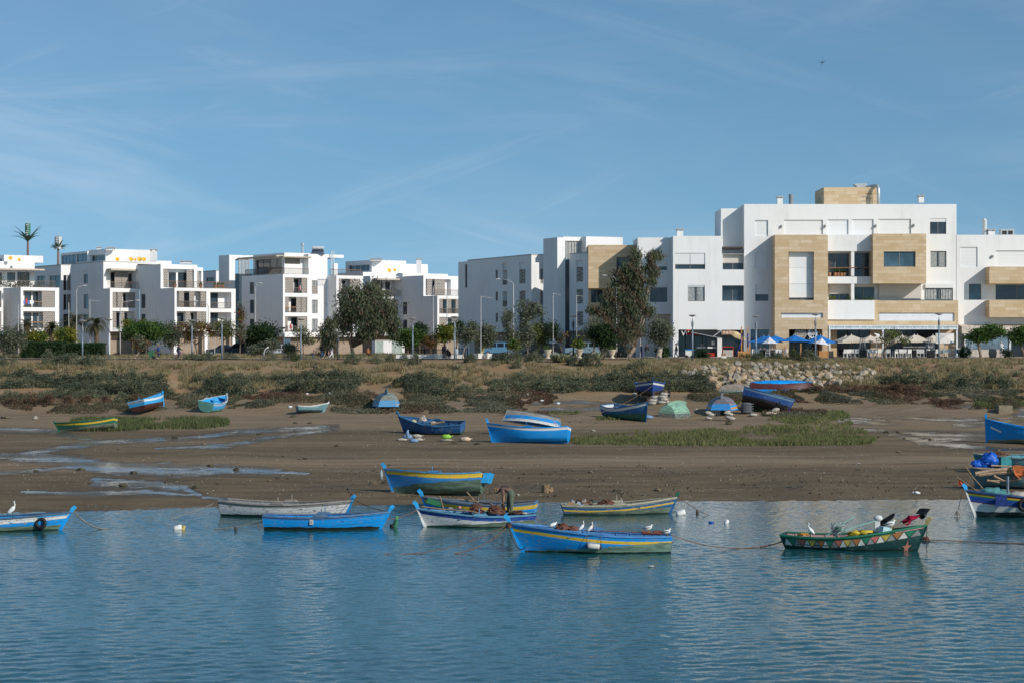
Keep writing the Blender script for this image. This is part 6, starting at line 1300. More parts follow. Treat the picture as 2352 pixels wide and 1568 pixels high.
tV,hV=upturned('upturned blue boat with an orange band propped on white sandbags',2888,1655,117,5.2,(1.25,1.22,1.28),[(0,BLUE),(.08,(.60,.26,.02)),(.26,BLUE),(.44,(.20,.19,.21))],82,3.0,lift=.48,bottom=(.17,.15,.17),zb=.66,rail=BLUE,wear=.5,tw=.74,keelh=.30,keelc=(.17,.17,.22),tband=[(0,BLUE),(.5,BLUE)])
tW,hW=mboat('fishing_boat','dark blue boat with a black bottom leaning stern-high on props',2970,3150,1648,2.4,(1.5,1.28,1.4),[(0,NAVY),(.06,(.13,.22,.30)),(.24,(.012,.06,.22)),(.55,(.012,.06,.22))],-14,roll=-14,pitch=-12,zb=.62,bottom=(.018,.018,.020),rake=.35,prow=.2,inner=NAVY,rail=(.03,.13,.30),prowc=(.02,.03,.05),wear=.25,lift=.62,sink=.2)
tX,hX=upturned('upturned worn green boat at the foot of the boulders',2962,1566,120,4.4,(.72,.72,.8),[(0,(.02,.08,.08)),(.2,(.05,.14,.13)),(.35,(.20,.19,.16))],-164,1.7,bottom=(.24,.20,.165),zb=.5,rail=(.10,.22,.22),wear=.8,tw=.8,keelh=.08,transom=(.16,.42,.42))
tY,hY=upturned('upturned blue and dark red boat under the boulders',3125,1560,200,6.3,(.95,.92,.98),[(0,BLUE),(.20,BLUE),(.22,(.085,.016,.014)),(.6,(.085,.016,.014))],-3,2.0,lift=.05,bottom=BLUE,zb=.18,rail=BLUE,wear=.1,tw=.75,keelc=BLUE,roll=14)
tZ,hZ=mboat('fishing_boat','bright blue boat with a white plate on its bow, cut by the right edge',4330,3958,1775,2.2,(1.2,1.25,1.95),[(0,BLUE),(.1,BLUE)],163,roll=0,zb=.52,slope=-.055,bottom=(.16,.18,.13),rake=.05,prow=.34,inner=(.02,.16,.42),rail=BLUE,prowc=BLUE,wear=.1,prowtilt=0)
tAA,hAA=mboat('work_boat','turquoise boat loaded with blue plastic sacks, right edge',4300,3925,1885,2.0,(1.0,.98,1.1),[(0,(.08,.30,.36)),(.08,(.06,.25,.32))],168,roll=-4,bottom=(.10,.09,.07),zb=.2,rake=.3,prow=.05,inner=AQUA,rail=(.22,.27,.26),wear=.6)
tAB,hAB=mboat('work_boat','wrecked turquoise boat with loose planks and an orange tarpaulin',4330,3915,1955,2.0,(1.0,.98,1.2),[(0,(.09,.28,.33)),(.05,(.05,.24,.30))],172,roll=-3,bottom=(.03,.09,.11),zb=.25,rake=.35,prow=.1,inner=(.06,.13,.16),rail=(.28,.22,.16),wear=.75)
LAA,LAB=Local(tAA),Local(tAB)
cu=bpy.data.curves.new('lettering','FONT');cu.body='TACHIMA 5/157 MM A';cu.size=.165;cu.extrude=.004;cu.align_x='CENTER';ob=bpy.data.objects.new('lettering',cu);COL.objects.link(ob);bpy.context.view_layer.update()
me=bpy.data.meshes.new_from_object(ob.evaluated_get(bpy.context.evaluated_depsgraph_get()));bpy.data.objects.remove(ob);me.materials.clear();me.materials.append(M('dark_lettering',(.05,.05,.06),.7));lt=bpy.data.objects.new('painted_name',me);COL.objects.link(lt);lt.parent=tO
zt_=hO.hs[0]-.24;lt.matrix_local=Matrix.Translation((-hO.L/2-hO.srake*zt_/hO.hs[0]-.045,0,zt_))@Matrix(((0,0,-1,0),(-1,0,0,0),(0,1,0,0),(0,0,0,1)))
# -- people
def zz(kf,ox,oy):
 return(lambda x:(x/kf+ox)/4),(lambda y:(y/kf+oy)/4)
SKIN=M('skin',(.36,.19,.12),.6,.1);HAIRM=M('dark_hair',(.015,.011,.009),.8)
BASE=dict(pel=(0,0,.95),wai=(0,0,1.10),che=(0,0,1.32),nec=(0,0,1.48),hea=(.015,0,1.56),top=(.03,0,1.70),hl=(0,.10,.90),kl=(.02,.11,.50),al=(-.02,.11,.09),tl=(.13,.13,.04),hr=(0,-.10,.90),kr=(.02,-.11,.50),ar=(-.02,-.11,.09),tr=(.13,-.13,.04),sl=(0,.18,1.41),el=(-.03,.24,1.13),wl=(.05,.24,.88),sr=(0,-.18,1.41),er=(-.03,-.24,1.13),wr=(.05,-.24,.88))
RAD=dict(pel=(.15,.12),wai=(.13,.105),che=(.16,.115),nec=(.055,.055),hea=(.085,.075),top=(.070,.065),hl=(.095,.095),kl=(.062,.062),al=(.042,.042),tl=(.036,.03),sl=(.068,.068),el=(.045,.045),wl=(.032,.032))
EDG=[('pel','wai',1),('wai','che',1),('che','nec',1),('nec','hea',0),('hea','top',0),('pel','hl',2),('hl','kl',2),('kl','al',2),('al','tl',3),('pel','hr',2),('hr','kr',2),('kr','ar',2),('ar','tr',3),('che','sl',1),('sl','el',1),('el','wl',4),('che','sr',1),('sr','er',1),('er','wr',4)]
def person(label,loc,rz,shirt,pants,pose=None,scale=1.0,shoes=(.03,.03,.03),hair=(.015,.011,.009),bare=False,hat=None,fat=1.0,group=None,skirt=None,name='person',curl=.5):
 J={k:Vector(v)for k,v in{**BASE,**(pose or{})}.items()};ks=list(J)
 me=bpy.data.meshes.new('body_cage');me.from_pydata([J[k]for k in ks],[(ks.index(a),ks.index(b))for a,b,_ in EDG],[])
 ob=bpy.data.objects.new('body_cage',me);COL.objects.link(ob);ob.modifiers.new('Skin','SKIN');sv=me.skin_vertices[0].data
 for i,k in enumerate(ks):
  r=RAD.get(k)or RAD[k[:-1]+'l'];sv[i].radius=(r[0]*fat*1.28,r[1]*fat*1.28);sv[i].use_root=(k=='pel')
 s=ob.modifiers.new('Sub','SUBSURF');s.levels=2;s.render_levels=2
 dg=bpy.context.evaluated_depsgraph_get();dg.update();bm=bpy.data.meshes.new_from_object(ob.evaluated_get(dg));bpy.data.objects.remove(ob)
 g=MB();g.v=[tuple(v.co)for v in bm.vertices]
 seg=[(J[a],J[b],m)for a,b,m in EDG]
 for p in bm.polygons:
  c=p.center;best=(9,0)
  for a,b,m in seg:
   t=max(0,min(1,(c-a).dot(b-a)/max(1e-6,(b-a).length_squared)));dd=(c-a-(b-a)*t).length
   if dd<best[0]:best=(dd,m)
  m=best[1];g.f.append(tuple(p.vertices));g.m.append({0:0,1:1,2:2,3:3,4:0 if bare else 1}[m])
 for w_,e_ in(('wl','el'),('wr','er')):
  a=J[w_];u=(a-J[e_]).normalized();sd=u.cross(Vector((1,0,.01)));sd=sd.normalized()if sd.length>.1 else Vector((0,1,0));fw=sd.cross(u)
  g.tube([a-u*.02,a+u*.05,a+u*.095],[.030,.042,.036],6,0,flat=.5)
  for i,l in enumerate((.068,.078,.072,.055)):
   b=a+u*.09+sd*0+fw*(.027-.018*i);g.tube([b,b+u*l*.5,b+u*l*(1-curl*.4)+sd*l*.5*curl],[.009,.0085,.006],5,0)
  b=a+u*.03+fw*.035;g.tube([b,b+fw*.03+u*.03,b+fw*.035+u*.06],[.012,.010,.008],5,0)
 ax=(J['top']-J['hea']).normalized();hc=J['hea'].lerp(J['top'],.45);f=Vector((1,0,0))-ax*ax.x
 f=f.normalized()if f.length>.2 else Vector((0,0,-1));sd=ax.cross(f)
 g.blob(hc+f*.085-ax*.01,(.017,.012,.022),0,6,4,0);[g.blob(hc+sd*s_*.078,(.018,.010,.03),0,6,4,0)for s_ in(1,-1)];[g.blob(hc+f*.078+sd*s_*.03+ax*.025,.009,5,6,4,0)for s_ in(1,-1)];g.blob(hc+f*.076-ax*.052,(.008,.022,.006),4,6,4,0)
 cn=lambda c:M('cloth_%d_%d_%d'%tuple(int(v*1000)for v in c),c,.85,.15,8)
 mats=[SKIN,cn(shirt),cn(pants),cn(shoes),M('lips',(.28,.10,.08)),M('eye',(.02,.02,.02),.3)]
 o=g.build(name,mats,smooth=True);o.location=loc;o.rotation_euler=(0,0,rz);o.scale=(scale,)*3;tag(o,label,'person',group)
 h=MB();h.blob(hc-f*.015+ax*.05,(.092,.085,.085),0,12,8,.04)
 if hat:h.blob(hc+ax*.07,(.098,.09,.07),1,12,6,0);h.box(-.02,-.075,0,.13,.075,.018,1,Matrix.Translation(hc+f*.06+ax*.055)@f.to_track_quat('X','Z').to_matrix().to_4x4())
 h.build('cap' if hat else 'hair',[cn(hair),cn(hat or hair)],o,smooth=True)
 if skirt:s=MB();s.lathe([(.16,1.15),(.19,.9),(.24,.35),(.26,.12)],12,cap=False);s.build('long_robe',cn(skirt),o,smooth=True)
 bpy.data.meshes.remove(bm);return o
WALK=dict(hl=(.02,.10,.90),kl=(.16,.10,.52),al=(.22,.10,.10),tl=(.37,.11,.06),kr=(-.02,-.10,.50),ar=(-.28,-.10,.14),tr=(-.15,-.11,.06),el=(-.12,.24,1.15),wl=(-.14,.24,.90),er=(.06,-.24,1.14),wr=(.20,-.23,.94))
SIT=dict(pel=(0,0,.50),wai=(-.02,0,.66),che=(-.02,0,.90),nec=(.01,0,1.06),hea=(.03,0,1.14),top=(.05,0,1.28),sl=(0,.18,.98),sr=(0,-.18,.98),el=(.05,.24,.72),er=(.05,-.24,.72),wl=(.28,.18,.72),wr=(.28,-.18,.72),hl=(.05,.10,.48),hr=(.05,-.10,.48),kl=(.45,.12,.50),kr=(.45,-.12,.50),al=(.42,.12,.09),ar=(.42,-.12,.09),tl=(.56,.13,.04),tr=(.56,-.13,.04))
CROUCH=dict(pel=(0,0,.38),wai=(.06,0,.52),che=(.18,0,.72),nec=(.26,0,.86),hea=(.30,0,.93),top=(.36,0,1.06),sl=(.2,.18,.80),sr=(.2,-.18,.80),el=(.34,.22,.58),er=(.34,-.22,.58),wl=(.52,.14,.48),wr=(.52,-.14,.48),hl=(.02,.1,.36),hr=(.02,-.1,.36),kl=(.36,.14,.48),kr=(.36,-.14,.46),al=(.12,.14,.08),ar=(.12,-.14,.08),tl=(.27,.15,.04),tr=(.27,-.15,.04))
def fore(k4,x,y,d):
 X=wx(x,d);return Vector((X,d,gz(X,d)))
BEND=dict(pel=(0,0,.92),wai=(.13,0,1.01),che=(.36,0,1.07),nec=(.50,0,1.04),hea=(.57,0,1.00),top=(.69,0,.93),sl=(.41,.17,1.03),sr=(.41,-.17,1.03),el=(.36,.20,.74),er=(.36,-.19,.72),wl=(.36,.13,.47),wr=(.40,-.10,.46),hl=(0,.10,.86),hr=(.02,-.10,.86),kl=(.02,.12,.46),kr=(.14,-.12,.46),al=(.0,.12,.06),ar=(.14,-.13,.06),tl=(.14,.14,.03),tr=(.28,-.15,.03))
q=on_water(2050,2102);pE=(wx(2046/4,q[1]),q[1]+.1,wz(2046/4,q[1])-.02)
fm=person('fisherman bending over in the blue and white boat, brown jumper and green waders',pE,math.pi,(.14,.085,.062),(.10,.12,.085),BEND,1.0,(.07,.08,.06),bare=True,hat=(.33,.22,.10),fat=1.3,curl=.9)
g=MB();
for s_ in(1,-1):g.tube([(.02,.12*s_,1.02),(.16,.12*s_,1.15),(.34,.13*s_,1.19),(.46,.11*s_,1.14)],.018,5)
g.build('wader_strap',M('strap_dark',(.05,.045,.04)),fm)
z1x,z1y=zz(2.2969,0,850);z2x,z2y=zz(2.1382,800,850);z3x,z3y=zz(2.1382,1750,850);z4x,z4y=zz(2.01,2650,700);z5x,z5y=zz(2.0101,3300,700)
def at(px,d,lift=.13):X=wx(px,d);return(X,d,gz(X,d)+lift)
person('street sweeper in blue and fluorescent yellow pushing a green cart',at(z1x(1456),242),math.pi,(.02,.045,.16),(.02,.03,.09),dict(er=(.10,-.24,1.16),wr=(.30,-.20,1.05),el=(.10,.24,1.16),wl=(.30,.20,1.05)),hat=(.50,.55,.05),shoes=(.5,.55,.08))
person('cyclist in dark clothes and cap riding a bicycle on the promenade',at(z1x(1628),242,.42),-.15,(.015,.022,.05),(.02,.03,.06),dict(pel=(0,0,.62),wai=(.04,0,.76),che=(.16,0,.98),nec=(.24,0,1.12),hea=(.27,0,1.20),top=(.30,0,1.34),sl=(.18,.18,1.06),sr=(.18,-.18,1.06),el=(.34,.22,.86),er=(.34,-.22,.86),wl=(.56,.2,.76),wr=(.56,-.2,.76),hl=(.02,.1,.60),hr=(.02,-.1,.60),kl=(.38,.12,.50),kr=(.30,-.12,.30),al=(.20,.12,.14),ar=(.16,-.12,-.10),tl=(.34,.13,.10),tr=(.30,-.13,-.14)),hat=(.015,.02,.03))
person('small child in a pink top walking ahead of the family',at(z2x(972),243),math.pi,(.55,.25,.24),(.06,.10,.20),WALK,.60)
person('man in a black jumper and blue jeans strolling by the lamp',at(z2x(1044),243),0.2,(.018,.018,.022),(.05,.10,.20),WALK,1.0)
person('child in pale pink beside the woman in white',at(z2x(1099),243),0,(.55,.30,.29),(.30,.22,.22),None,.66)
person('woman in loose white clothes walking with a child',at(z2x(1124),243),.2,(.62,.62,.62),(.62,.62,.62),WALK,1.0)
person('person in an orange scarf and dark coat near the kiosk',at(z2x(1436),249),1.2,(.42,.17,.07),(.05,.03,.03),dict(SIT),1.0)
person('person in dark clothes standing by the railing with a boy',at(z2x(2087),245),-1.2,(.06,.045,.06),(.02,.025,.04),None,1.0)
person('boy in black standing between two adults',at(z2x(2115),245),-1.4,(.02,.02,.022),(.02,.02,.022),None,.68)
person('adult in black crouching beside the boy',at(z2x(2142),245),2.6,(.018,.018,.02),(.02,.02,.025),CROUCH,1.0)
person('man in a navy tracksuit facing another man by the eucalyptus',at(z3x(1745),245),0.3,(.03,.05,.11),(.02,.03,.07),None,1.02)
person('man in a black jacket and grey trousers seen from behind',at(z3x(1790),245),1.9,(.018,.018,.02),(.05,.075,.085),None,1.0)
person('man in an olive gilet walking left past the takeaway',at(z3x(2042),245),math.pi,(.065,.06,.045),(.05,.065,.10),WALK,1.02)
zux,zuy=zz(4.704,3000,1150)
for i,(x,c,lab)in enumerate(((190,(.13,.14,.15),'diner in grey seated at the cafe, left of the white tiered parasol'),(265,(.10,.10,.09),'diner in dark olive seated facing the river under blue parasols'),(415,(.42,.33,.30),'diner in pale pink with light hair seated beside the white parasol pole'))):
 person(lab,at(zux(x),251,.16),(-1.4,-1.57,1.4)[i],c,(.05,.05,.07),SIT,1.0,hair=(.015,.012,.01)if i<2 else(.30,.26,.22))
person('diner in dark clothes seated among the white chairs',at(zux(1705),252,.16),1.4,(.03,.03,.035),(.03,.03,.03),SIT,1.0)
# -- birds
def bird(label,loc,rz,sc=1.0,kind='egret',cat='egret',group=None,pose='stand'):
 wm,gm,bk,yl=M('white_plumage',(.74,.74,.72),.8),M('grey_wing',(.17,.17,.18),.8)if kind!='dark' else M('dark_wing',(.06,.055,.05),.8),M('black_beak',(.02,.02,.02),.5),M('yellow_beak',(.50,.34,.04),.5)
 g=MB()
 if kind=='egret':
  if pose=='hunch':g.tube([(-.24,0,.20),(-.10,0,.27),(.05,0,.33),(.13,0,.36)],[.03,.10,.095,.05],8);g.tube([(.10,0,.34),(.16,0,.40),(.20,0,.42)],[.05,.04,.035],7);g.tube([(.20,0,.42),(.30,0,.40)],[.016,.003],5,2);z0=.2
  elif pose=='feed':g.tube([(-.22,0,.30),(-.05,0,.33),(.12,0,.33)],[.03,.09,.06],8);g.tube([(.10,0,.34),(.18,0,.36),(.22,0,.26)],[.045,.035,.032],7);g.tube([(.22,0,.26),(.25,0,.16)],[.014,.003],5,2);z0=.26
  else:g.tube([(-.20,0,.12),(-.10,0,.22),(.02,0,.34),(.07,0,.42)],[.03,.085,.085,.05],8);g.tube([(.06,0,.40),(.10,0,.50),(.06,0,.58),(.09,0,.63)],[.045,.028,.024,.034],7);g.tube([(.09,0,.635),(.20,0,.61)],[.016,.003],5,2);z0=.2
  for s in(.03,-.03):g.tube([(.0,s,z0),(.01,s,0),(.06,s*1.4,.005)],.008,4,2)
 else:
  g.tube([(-.26,0,.16),(-.12,0,.19),(.03,0,.21),(.12,0,.25)],[.02,.085,.095,.05],8);g.tube([(.09,0,.24),(.12,0,.32),(.155,0,.345)],[.05,.045,.04],7);g.tube([(.18,0,.345),(.25,0,.33)],[.016,.005],5,3)
  for s in(1,-1):g.tube([(.06,.075*s,.235),(-.12,.075*s,.22),(-.34,.03*s,.17)],[.04,.055,.012],6,1,flat=.5);g.tube([(0,.04*s,.14),(.01,.04*s,0),(.06,.05*s,.004)],.008,4,3)
 o=g.build(cat,[wm,gm,bk,yl],smooth=True);o.location=loc;o.rotation_euler=(0,0,rz);o.scale=(sc,)*3;return tag(o,label,cat,group)
def onrail(L,h,u,sd):p=h.pt(u,1,sd);return L(p.x,p.y,p.z+.02)
def col_u(t,h,xs,sd):
 L=Local(t);best=min((abs(CX+F*(w:=L(*h.pt(i/100,1,sd))).x/w.y-xs/4),i/100)for i in range(2,97));return best[1]
NS=1
for x,rz,kind,pose,lab in((2212,.3,'egret','hunch','white egret hunched low on the large blue boat'),(2328,.2,'egret','stand','white egret standing upright behind the rope heap on the large boat'),(2363,.1,'egret','stand','white egret with tucked neck, right of the upright one'),(2595,.2,'gull','','grey-winged gull perched on the stern clutter of the large boat'),(2667,.1,'dark','','dark-winged gull at the stern corner of the large boat')):
 u=col_u(tF,hF,x,1);p=onrail(LF_,hF,u,1);sc=.74 if kind=='egret' else.82
 if kind=='gull':p=p+Vector((0,.25,.14))
 elif pose=='hunch':p=p+Vector((0,.1,-.06))
 bird(lab,p,rz,sc,kind,'egret' if kind=='egret' else 'gull','birds on the large blue boat',pose or 'stand')
u=col_u(tA,hA,51,-1);bird('white gull standing on the boat at the left edge',onrail(LA,hA,u,-1),.2,1.1,'egret','gull',None,'stand')
u=col_u(tH,hH,3245,-1);bird('white egret standing at the stern of the green boat',onrail(LH,hH,u,-1)+Vector((0,.1,0)),2.8,.85,'egret','egret')
u=col_u(tH,hH,3570,-1);bird('speckled gull perched near the bow of the green boat',onrail(LH,hH,u,-1)+Vector((0,.15,.05)),.2,1.0,'gull','gull')
X,d=on_water(3665,1993);bird('white egret feeding at the water edge',(X,d,.02),math.pi-.2,.95,'egret','egret',None,'feed')
g=MB();c=Vector((wx(3290/4,330),330,wz(250/4,330)));g.tube([c+Vector((-.5,0,.1)),c,c+Vector((.4,0,.25))],[.03,.10,.03],6);g.tube([c+Vector((-.1,-.1,0)),c+Vector((-.1,-.3,.5))],[.08,.02],4,flat=.4);g.tube([c+Vector((.1,.1,0)),c+Vector((-.25,.35,-.5))],[.08,.02],4,flat=.4);tag(g.build('flying_bird',M('dark_wing',(.06,.055,.05),.8),org=c),'tiny dark bird flying high in the sky','bird')
# -- street lamps
GALV=M('lamp_galvanised',(.20,.25,.30),.45,metal=.35);LAMPW=M('lamp_white',(.44,.44,.43),.5);LDK=M('lamp_dark',(.045,.06,.075),.5)
def disc_lamp(px,ytop,ybase,d,lab,dark=False,wrap=False):
 X=wx(px,d);z0=gz(X,d)-.05;zt=wz(ytop,d);t=thing('street_lamp',lab,'street lamp',(X,d,z0),'disc lamps along the promenade')
 g=MB();hp=zt-z0;g.lathe([(.11,0),(.095,hp*.3),(.085,hp-1.45)],10,(X,d,z0));g.build('pole',LDK if dark else GALV,t,org=t.location,smooth=True)
 g=MB();g.lathe([(.09,0),(.13,.1),(.15,.5),(.06,.75),(.035,1.05)],10,(X,d,zt-1.5));g.build('neck',LDK if dark else M('lamp_neck',(.20,.22,.24),.5),t,org=t.location,smooth=True)
 T=Matrix.Translation((X,d,zt-.42))@Matrix.Rotation(R(-5),4,'X');g=MB();g.lathe([(.05,.14),(.22,.20),(.47,.30),(.49,.33),(.33,.37),(.03,.40)],20,T=T);g.build('lamp_disc',M('lamp_disc_grey',(.36,.36,.35),.5),t,org=t.location,smooth=True)
 if wrap:g=MB();g.tube([(X+.10*math.cos(i*.7),d+.10*math.sin(i*.7),z0+1.6+i*.035)for i in range(70)],.02,4);g.build('fairy_light_string',M('fairy_lights',(.6,.6,.58)),t,org=t.location)
for px,y0,y1,d,lab in((z1x(758),z1y(985),z1y(1312),241.2,'disc lamp in front of the right end of the hedge'),(z1x(998),z1y(972),z1y(1332),240.6,'disc lamp left of the round green tree'),(z1x(1763),z1y(982),z1y(1298),241,'disc lamp in front of the rusty coral tree'),(z1x(2038),z1y(962),z1y(1305),241,'disc lamp near the dark parked car'),(z2x(862),z2y(903),z2y(1250),240.8,'disc lamp before the solar heater block'),(z2x(1819),z2y(898),z2y(1205),246.8,'disc lamp by the round green tree and black fence'),(z2x(2178),z2y(883),z2y(1262),240.8,'disc lamp with the litter bin at its foot'),(z4x(241),z4y(1120),z4y(1466),241.5,'disc lamp before the takeaway'),(z4x(1230),z4y(1112),z4y(1420),243,'disc lamp in front of the ship wheel sign'),(z5x(917),z5y(1108),z5y(1466),241,'disc lamp by the tilted square parasol')):
 disc_lamp(px,y0,y1,d,lab)
disc_lamp(z3x(1162),z3y(877),z3y(1180),250,'dark disc lamp above the agaves',True);disc_lamp(z4x(752),z4y(1127),z4y(1420),243.5,'disc lamp wound with fairy lights',False,True);disc_lamp(z2x(1178),z2y(1010),z2y(1268),240.8,'dark lamp post hidden in the big eucalyptus',True);disc_lamp(z2x(718),z2y(975),z2y(1150),262,'short lamp beside the round road sign')
def arm_light(px,ytop,d,side,lab,double=False):
 X=wx(px,d);z0=gz(X,d)if d<300 else 6.2;zt=wz(ytop,d);t=thing('street_light',lab,'street light',(X,d,z0),'white street lights along the road')
 g=MB();g.tube([(X,d,z0-.1),(X,d,z0+2),(X,d,zt-.6),(X+side*.25,d,zt-.15),(X+side*.8,d,zt)],[.10,.08,.05,.035,.03],8);g.build('pole',LAMPW,t,org=t.location,smooth=True)
 g=MB();T=Matrix.Translation((X+side*1.15,d,zt+.02));g.blob((X+side*1.05,d,zt+.03),(.36,.13,.08),0,10,6,.02);g.build('lamp_head',M('lamp_head_grey',(.5,.5,.5),.4),t,org=t.location,smooth=True)
for px,y,d,s,lab in((z1x(704),z1y(672),268,1,'white street light rising behind the hedge palms'),(z1x(1104),z1y(808),266,2.2,'white street light with a long arm by the louvred garage'),(z1x(1914),z1y(815),266,-1.6,'white street light with an arm to the left behind the coral tree'),(z2x(474),z2y(605),268,.6,'white street light against the shaded wall of the ladder block'),(z2x(1995),z2y(605),268,.8,'white street light standing on the low bench'),(z3x(650),z3y(570),266,-2.0,'white street light above the blue van'),(z3x(1532),z3y(538),262,-1.6,'white street light half hidden by the tall eucalyptus')):
 arm_light(px,y,d,s,lab)
def flagpole(px,y0,d,lab,arm=0):
 X=wx(px,d);z0=gz(X,d)if d<300 else 6.2;g=MB();zt=wz(y0,d);g.tube([(X,d,z0-.1),(X,d,zt)],[.065,.045],8);g.lathe([(.16,0),(.16,.12),(.05,.14)],8,(X,d,z0))
 if arm:g.tube([(X,d,zt-.08),(X+arm,d,zt-.25)],.03,5)
 tag(g.build('flagpole',LAMPW,org=(X,d,z0)),lab,'flagpole','white flagpoles')
for px,y,d,lab,a in((z1x(168),z1y(840),262,'bare white pole, leftmost, before the laundry balcony',0),(z1x(211),z1y(1000),258,'short bare white pole by the browned palm',0),(z1x(632),z1y(825),262,'bare white pole between two palms',0),(z1x(826),z1y(797),262,'white pole with a thin side arm left of the lone palm',1.4),(z2x(2112),z2y(690),256,'white pole before the lattice balconies behind the black fence',0),(z3x(371),z3y(712),252,'white pole in front of the shaded slot-window wall',1.5),(z3x(989),z3y(686),260,'rust-topped pole before the white stair tower',1.0),(z3x(1190),z3y(702),260,'white pole right of the dark disc lamp',1.0),(z1x(1972),z1y(1145),258,'short pale pole under the coral tree',0),(z3x(1735),z3y(1000),258,'short pale pole behind the two standing men',0)):
 flagpole(px,y,d,lab,a)
# -- cars
TYRE=M('tyre_black',(.015,.015,.016),.8);RIM=M('rim_silver',(.45,.46,.48),.35,metal=.6)
def car(px,d,rz,L,Hh,col,prof,lab,group='cars parked by the road'):
 X=wx(px,d);z=6.3;t=thing('parked_car',lab,'car',(X,d,z),group,rz);cm=M('car_paint_%d_%d_%d'%tuple(int(c*1000)for c in col),col,.3,.05,1,spec=.5)
 low=[(-.5,.22),(-.5,.50),(-.485,.56),*[(a,b)for a,b in prof['belt']],(.49,.50),(.5,.42),(.5,.22)];W_=.85
 g=MB();n=len(low);vs=[]
 for y,s,zt in((-W_,.985,0),(-W_*.97,1,.0),(W_*.97,1,.0),(W_,.985,0)):vs+=[(x*L*s,y,zq*Hh)for x,zq in low]
 g.add(vs,[(k*n+i,k*n+(i+1)%n,(k+1)*n+(i+1)%n,(k+1)*n+i)for k in range(3)for i in range(n)]+[tuple(range(n-1,-1,-1)),tuple(3*n+i for i in range(n))])
 up=prof['cab'];m=len(up);vs=[]
 for y in(-1,1):vs+=[(x*L,y*(W_*.97 if zq<.66 else W_*.80),zq*Hh)for x,zq in up]
 g.add(vs,[(i,(i+1)%m,m+(i+1)%m,m+i)for i in range(m)]+[tuple(range(m-1,-1,-1)),tuple(range(m,2*m))]);g.build('body',cm,t)
 for sd in(-1,1):
  for w in prof['win']:
   gl=MB();yy=lambda zq:sd*((W_*.97+(W_*.80-W_*.97)*max(0,(zq-.60))/.38)+.012);gl.add([(x*L,yy(zq),zq*Hh)for x,zq in w],[tuple(range(len(w)))if sd<0 else tuple(range(len(w)-1,-1,-1))]);gl.build('window',DARKGLASS,t)
 for x in(-.31,.31):
  for sd in(-1,1):
   T=Matrix.Translation((x*L,sd*(W_-.08),.33))@Matrix.Rotation(R(90),4,'X');wv=MB();wv.lathe([(.2,-.1),(.32,-.1),(.33,0),(.32,.1),(.2,.1)],16,T=T);wo=wv.build('wheel',TYRE,t);wv=MB();wv.lathe([(.02,-.112),(.2,-.112),(.2,.112),(.02,.112)],12,T=T);wv.build('rim',RIM,wo)
 for sd in(-1,1):hl=MB();hl.box(-.502*L,sd*.62-.15,.40*Hh,-.49*L,sd*.62+.15,.48*Hh);hl.build('headlight',M('headlight_glass',(.6,.62,.64),.2),t);hl=MB();hl.box(.49*L,sd*.68-.08,.40*Hh,.503*L,sd*.68+.08,.56*Hh);hl.build('tail_light',M('tail_light_red',(.35,.02,.02),.3),t)
 return t
VAN=dict(belt=[(-.30,.60),(-.28,.62),(.49,.64)],cab=[(-.31,.60),(-.17,.95),(-.12,.985),(.44,1.0),(.49,.94),(.495,.60)],win=[[(-.27,.62),(-.17,.90),(-.06,.93),(-.06,.62)],[(-.03,.62),(-.03,.93),(.16,.93),(.16,.62)],[(.20,.62),(.20,.92),(.44,.92),(.46,.62)]])
SED=dict(belt=[(-.20,.64),(.40,.68),(.485,.62)],cab=[(-.22,.63),(-.07,.95),(.0,1.0),(.20,.99),(.38,.68)],win=[[(-.17,.66),(-.06,.92),(.06,.94),(.06,.66)],[(.09,.66),(.09,.94),(.19,.93),(.32,.68)]])
SUV=dict(belt=[(-.28,.60),(-.20,.62),(.49,.62)],cab=[(-.24,.60),(-.10,.93),(-.02,1.0),(.40,.98),(.48,.62)],win=[[(-.19,.63),(-.09,.90),(.03,.93),(.03,.63)],[(.06,.63),(.06,.93),(.22,.92),(.22,.63)],[(.25,.63),(.25,.91),(.38,.90),(.43,.64)]])
car(z3x(520),271,0.0,4.6,1.85,(.10,.24,.38),VAN,'light blue van parked before the shaded slot-window block')
car(z3x(735),273,0,4.2,1.5,(.02,.03,.05),SED,'dark saloon car behind the little yellow tree');car(z3x(920),272,0,4.4,1.7,(.012,.013,.016),SUV,'black car parked by the stair tower')
car(z3x(1235),270,0,4.7,1.85,(.18,.27,.34),VAN,'silver blue van parked behind the agaves');car(z1x(2190),268,0,4.7,1.75,(.012,.016,.028),SUV,'dark blue estate car at the foot of the bare column tree');car(z1x(2040),274,0,4.2,1.5,(.03,.05,.07),SED,'dark saloon car partly hidden behind the estate car')
car(z3x(1330),276,0,4.2,1.5,(.30,.31,.33),SED,'grey saloon car behind the ficus');car(z2x(640),276,0,4.3,1.55,(.50,.52,.54),SUV,'pale car parked beyond the round road sign')
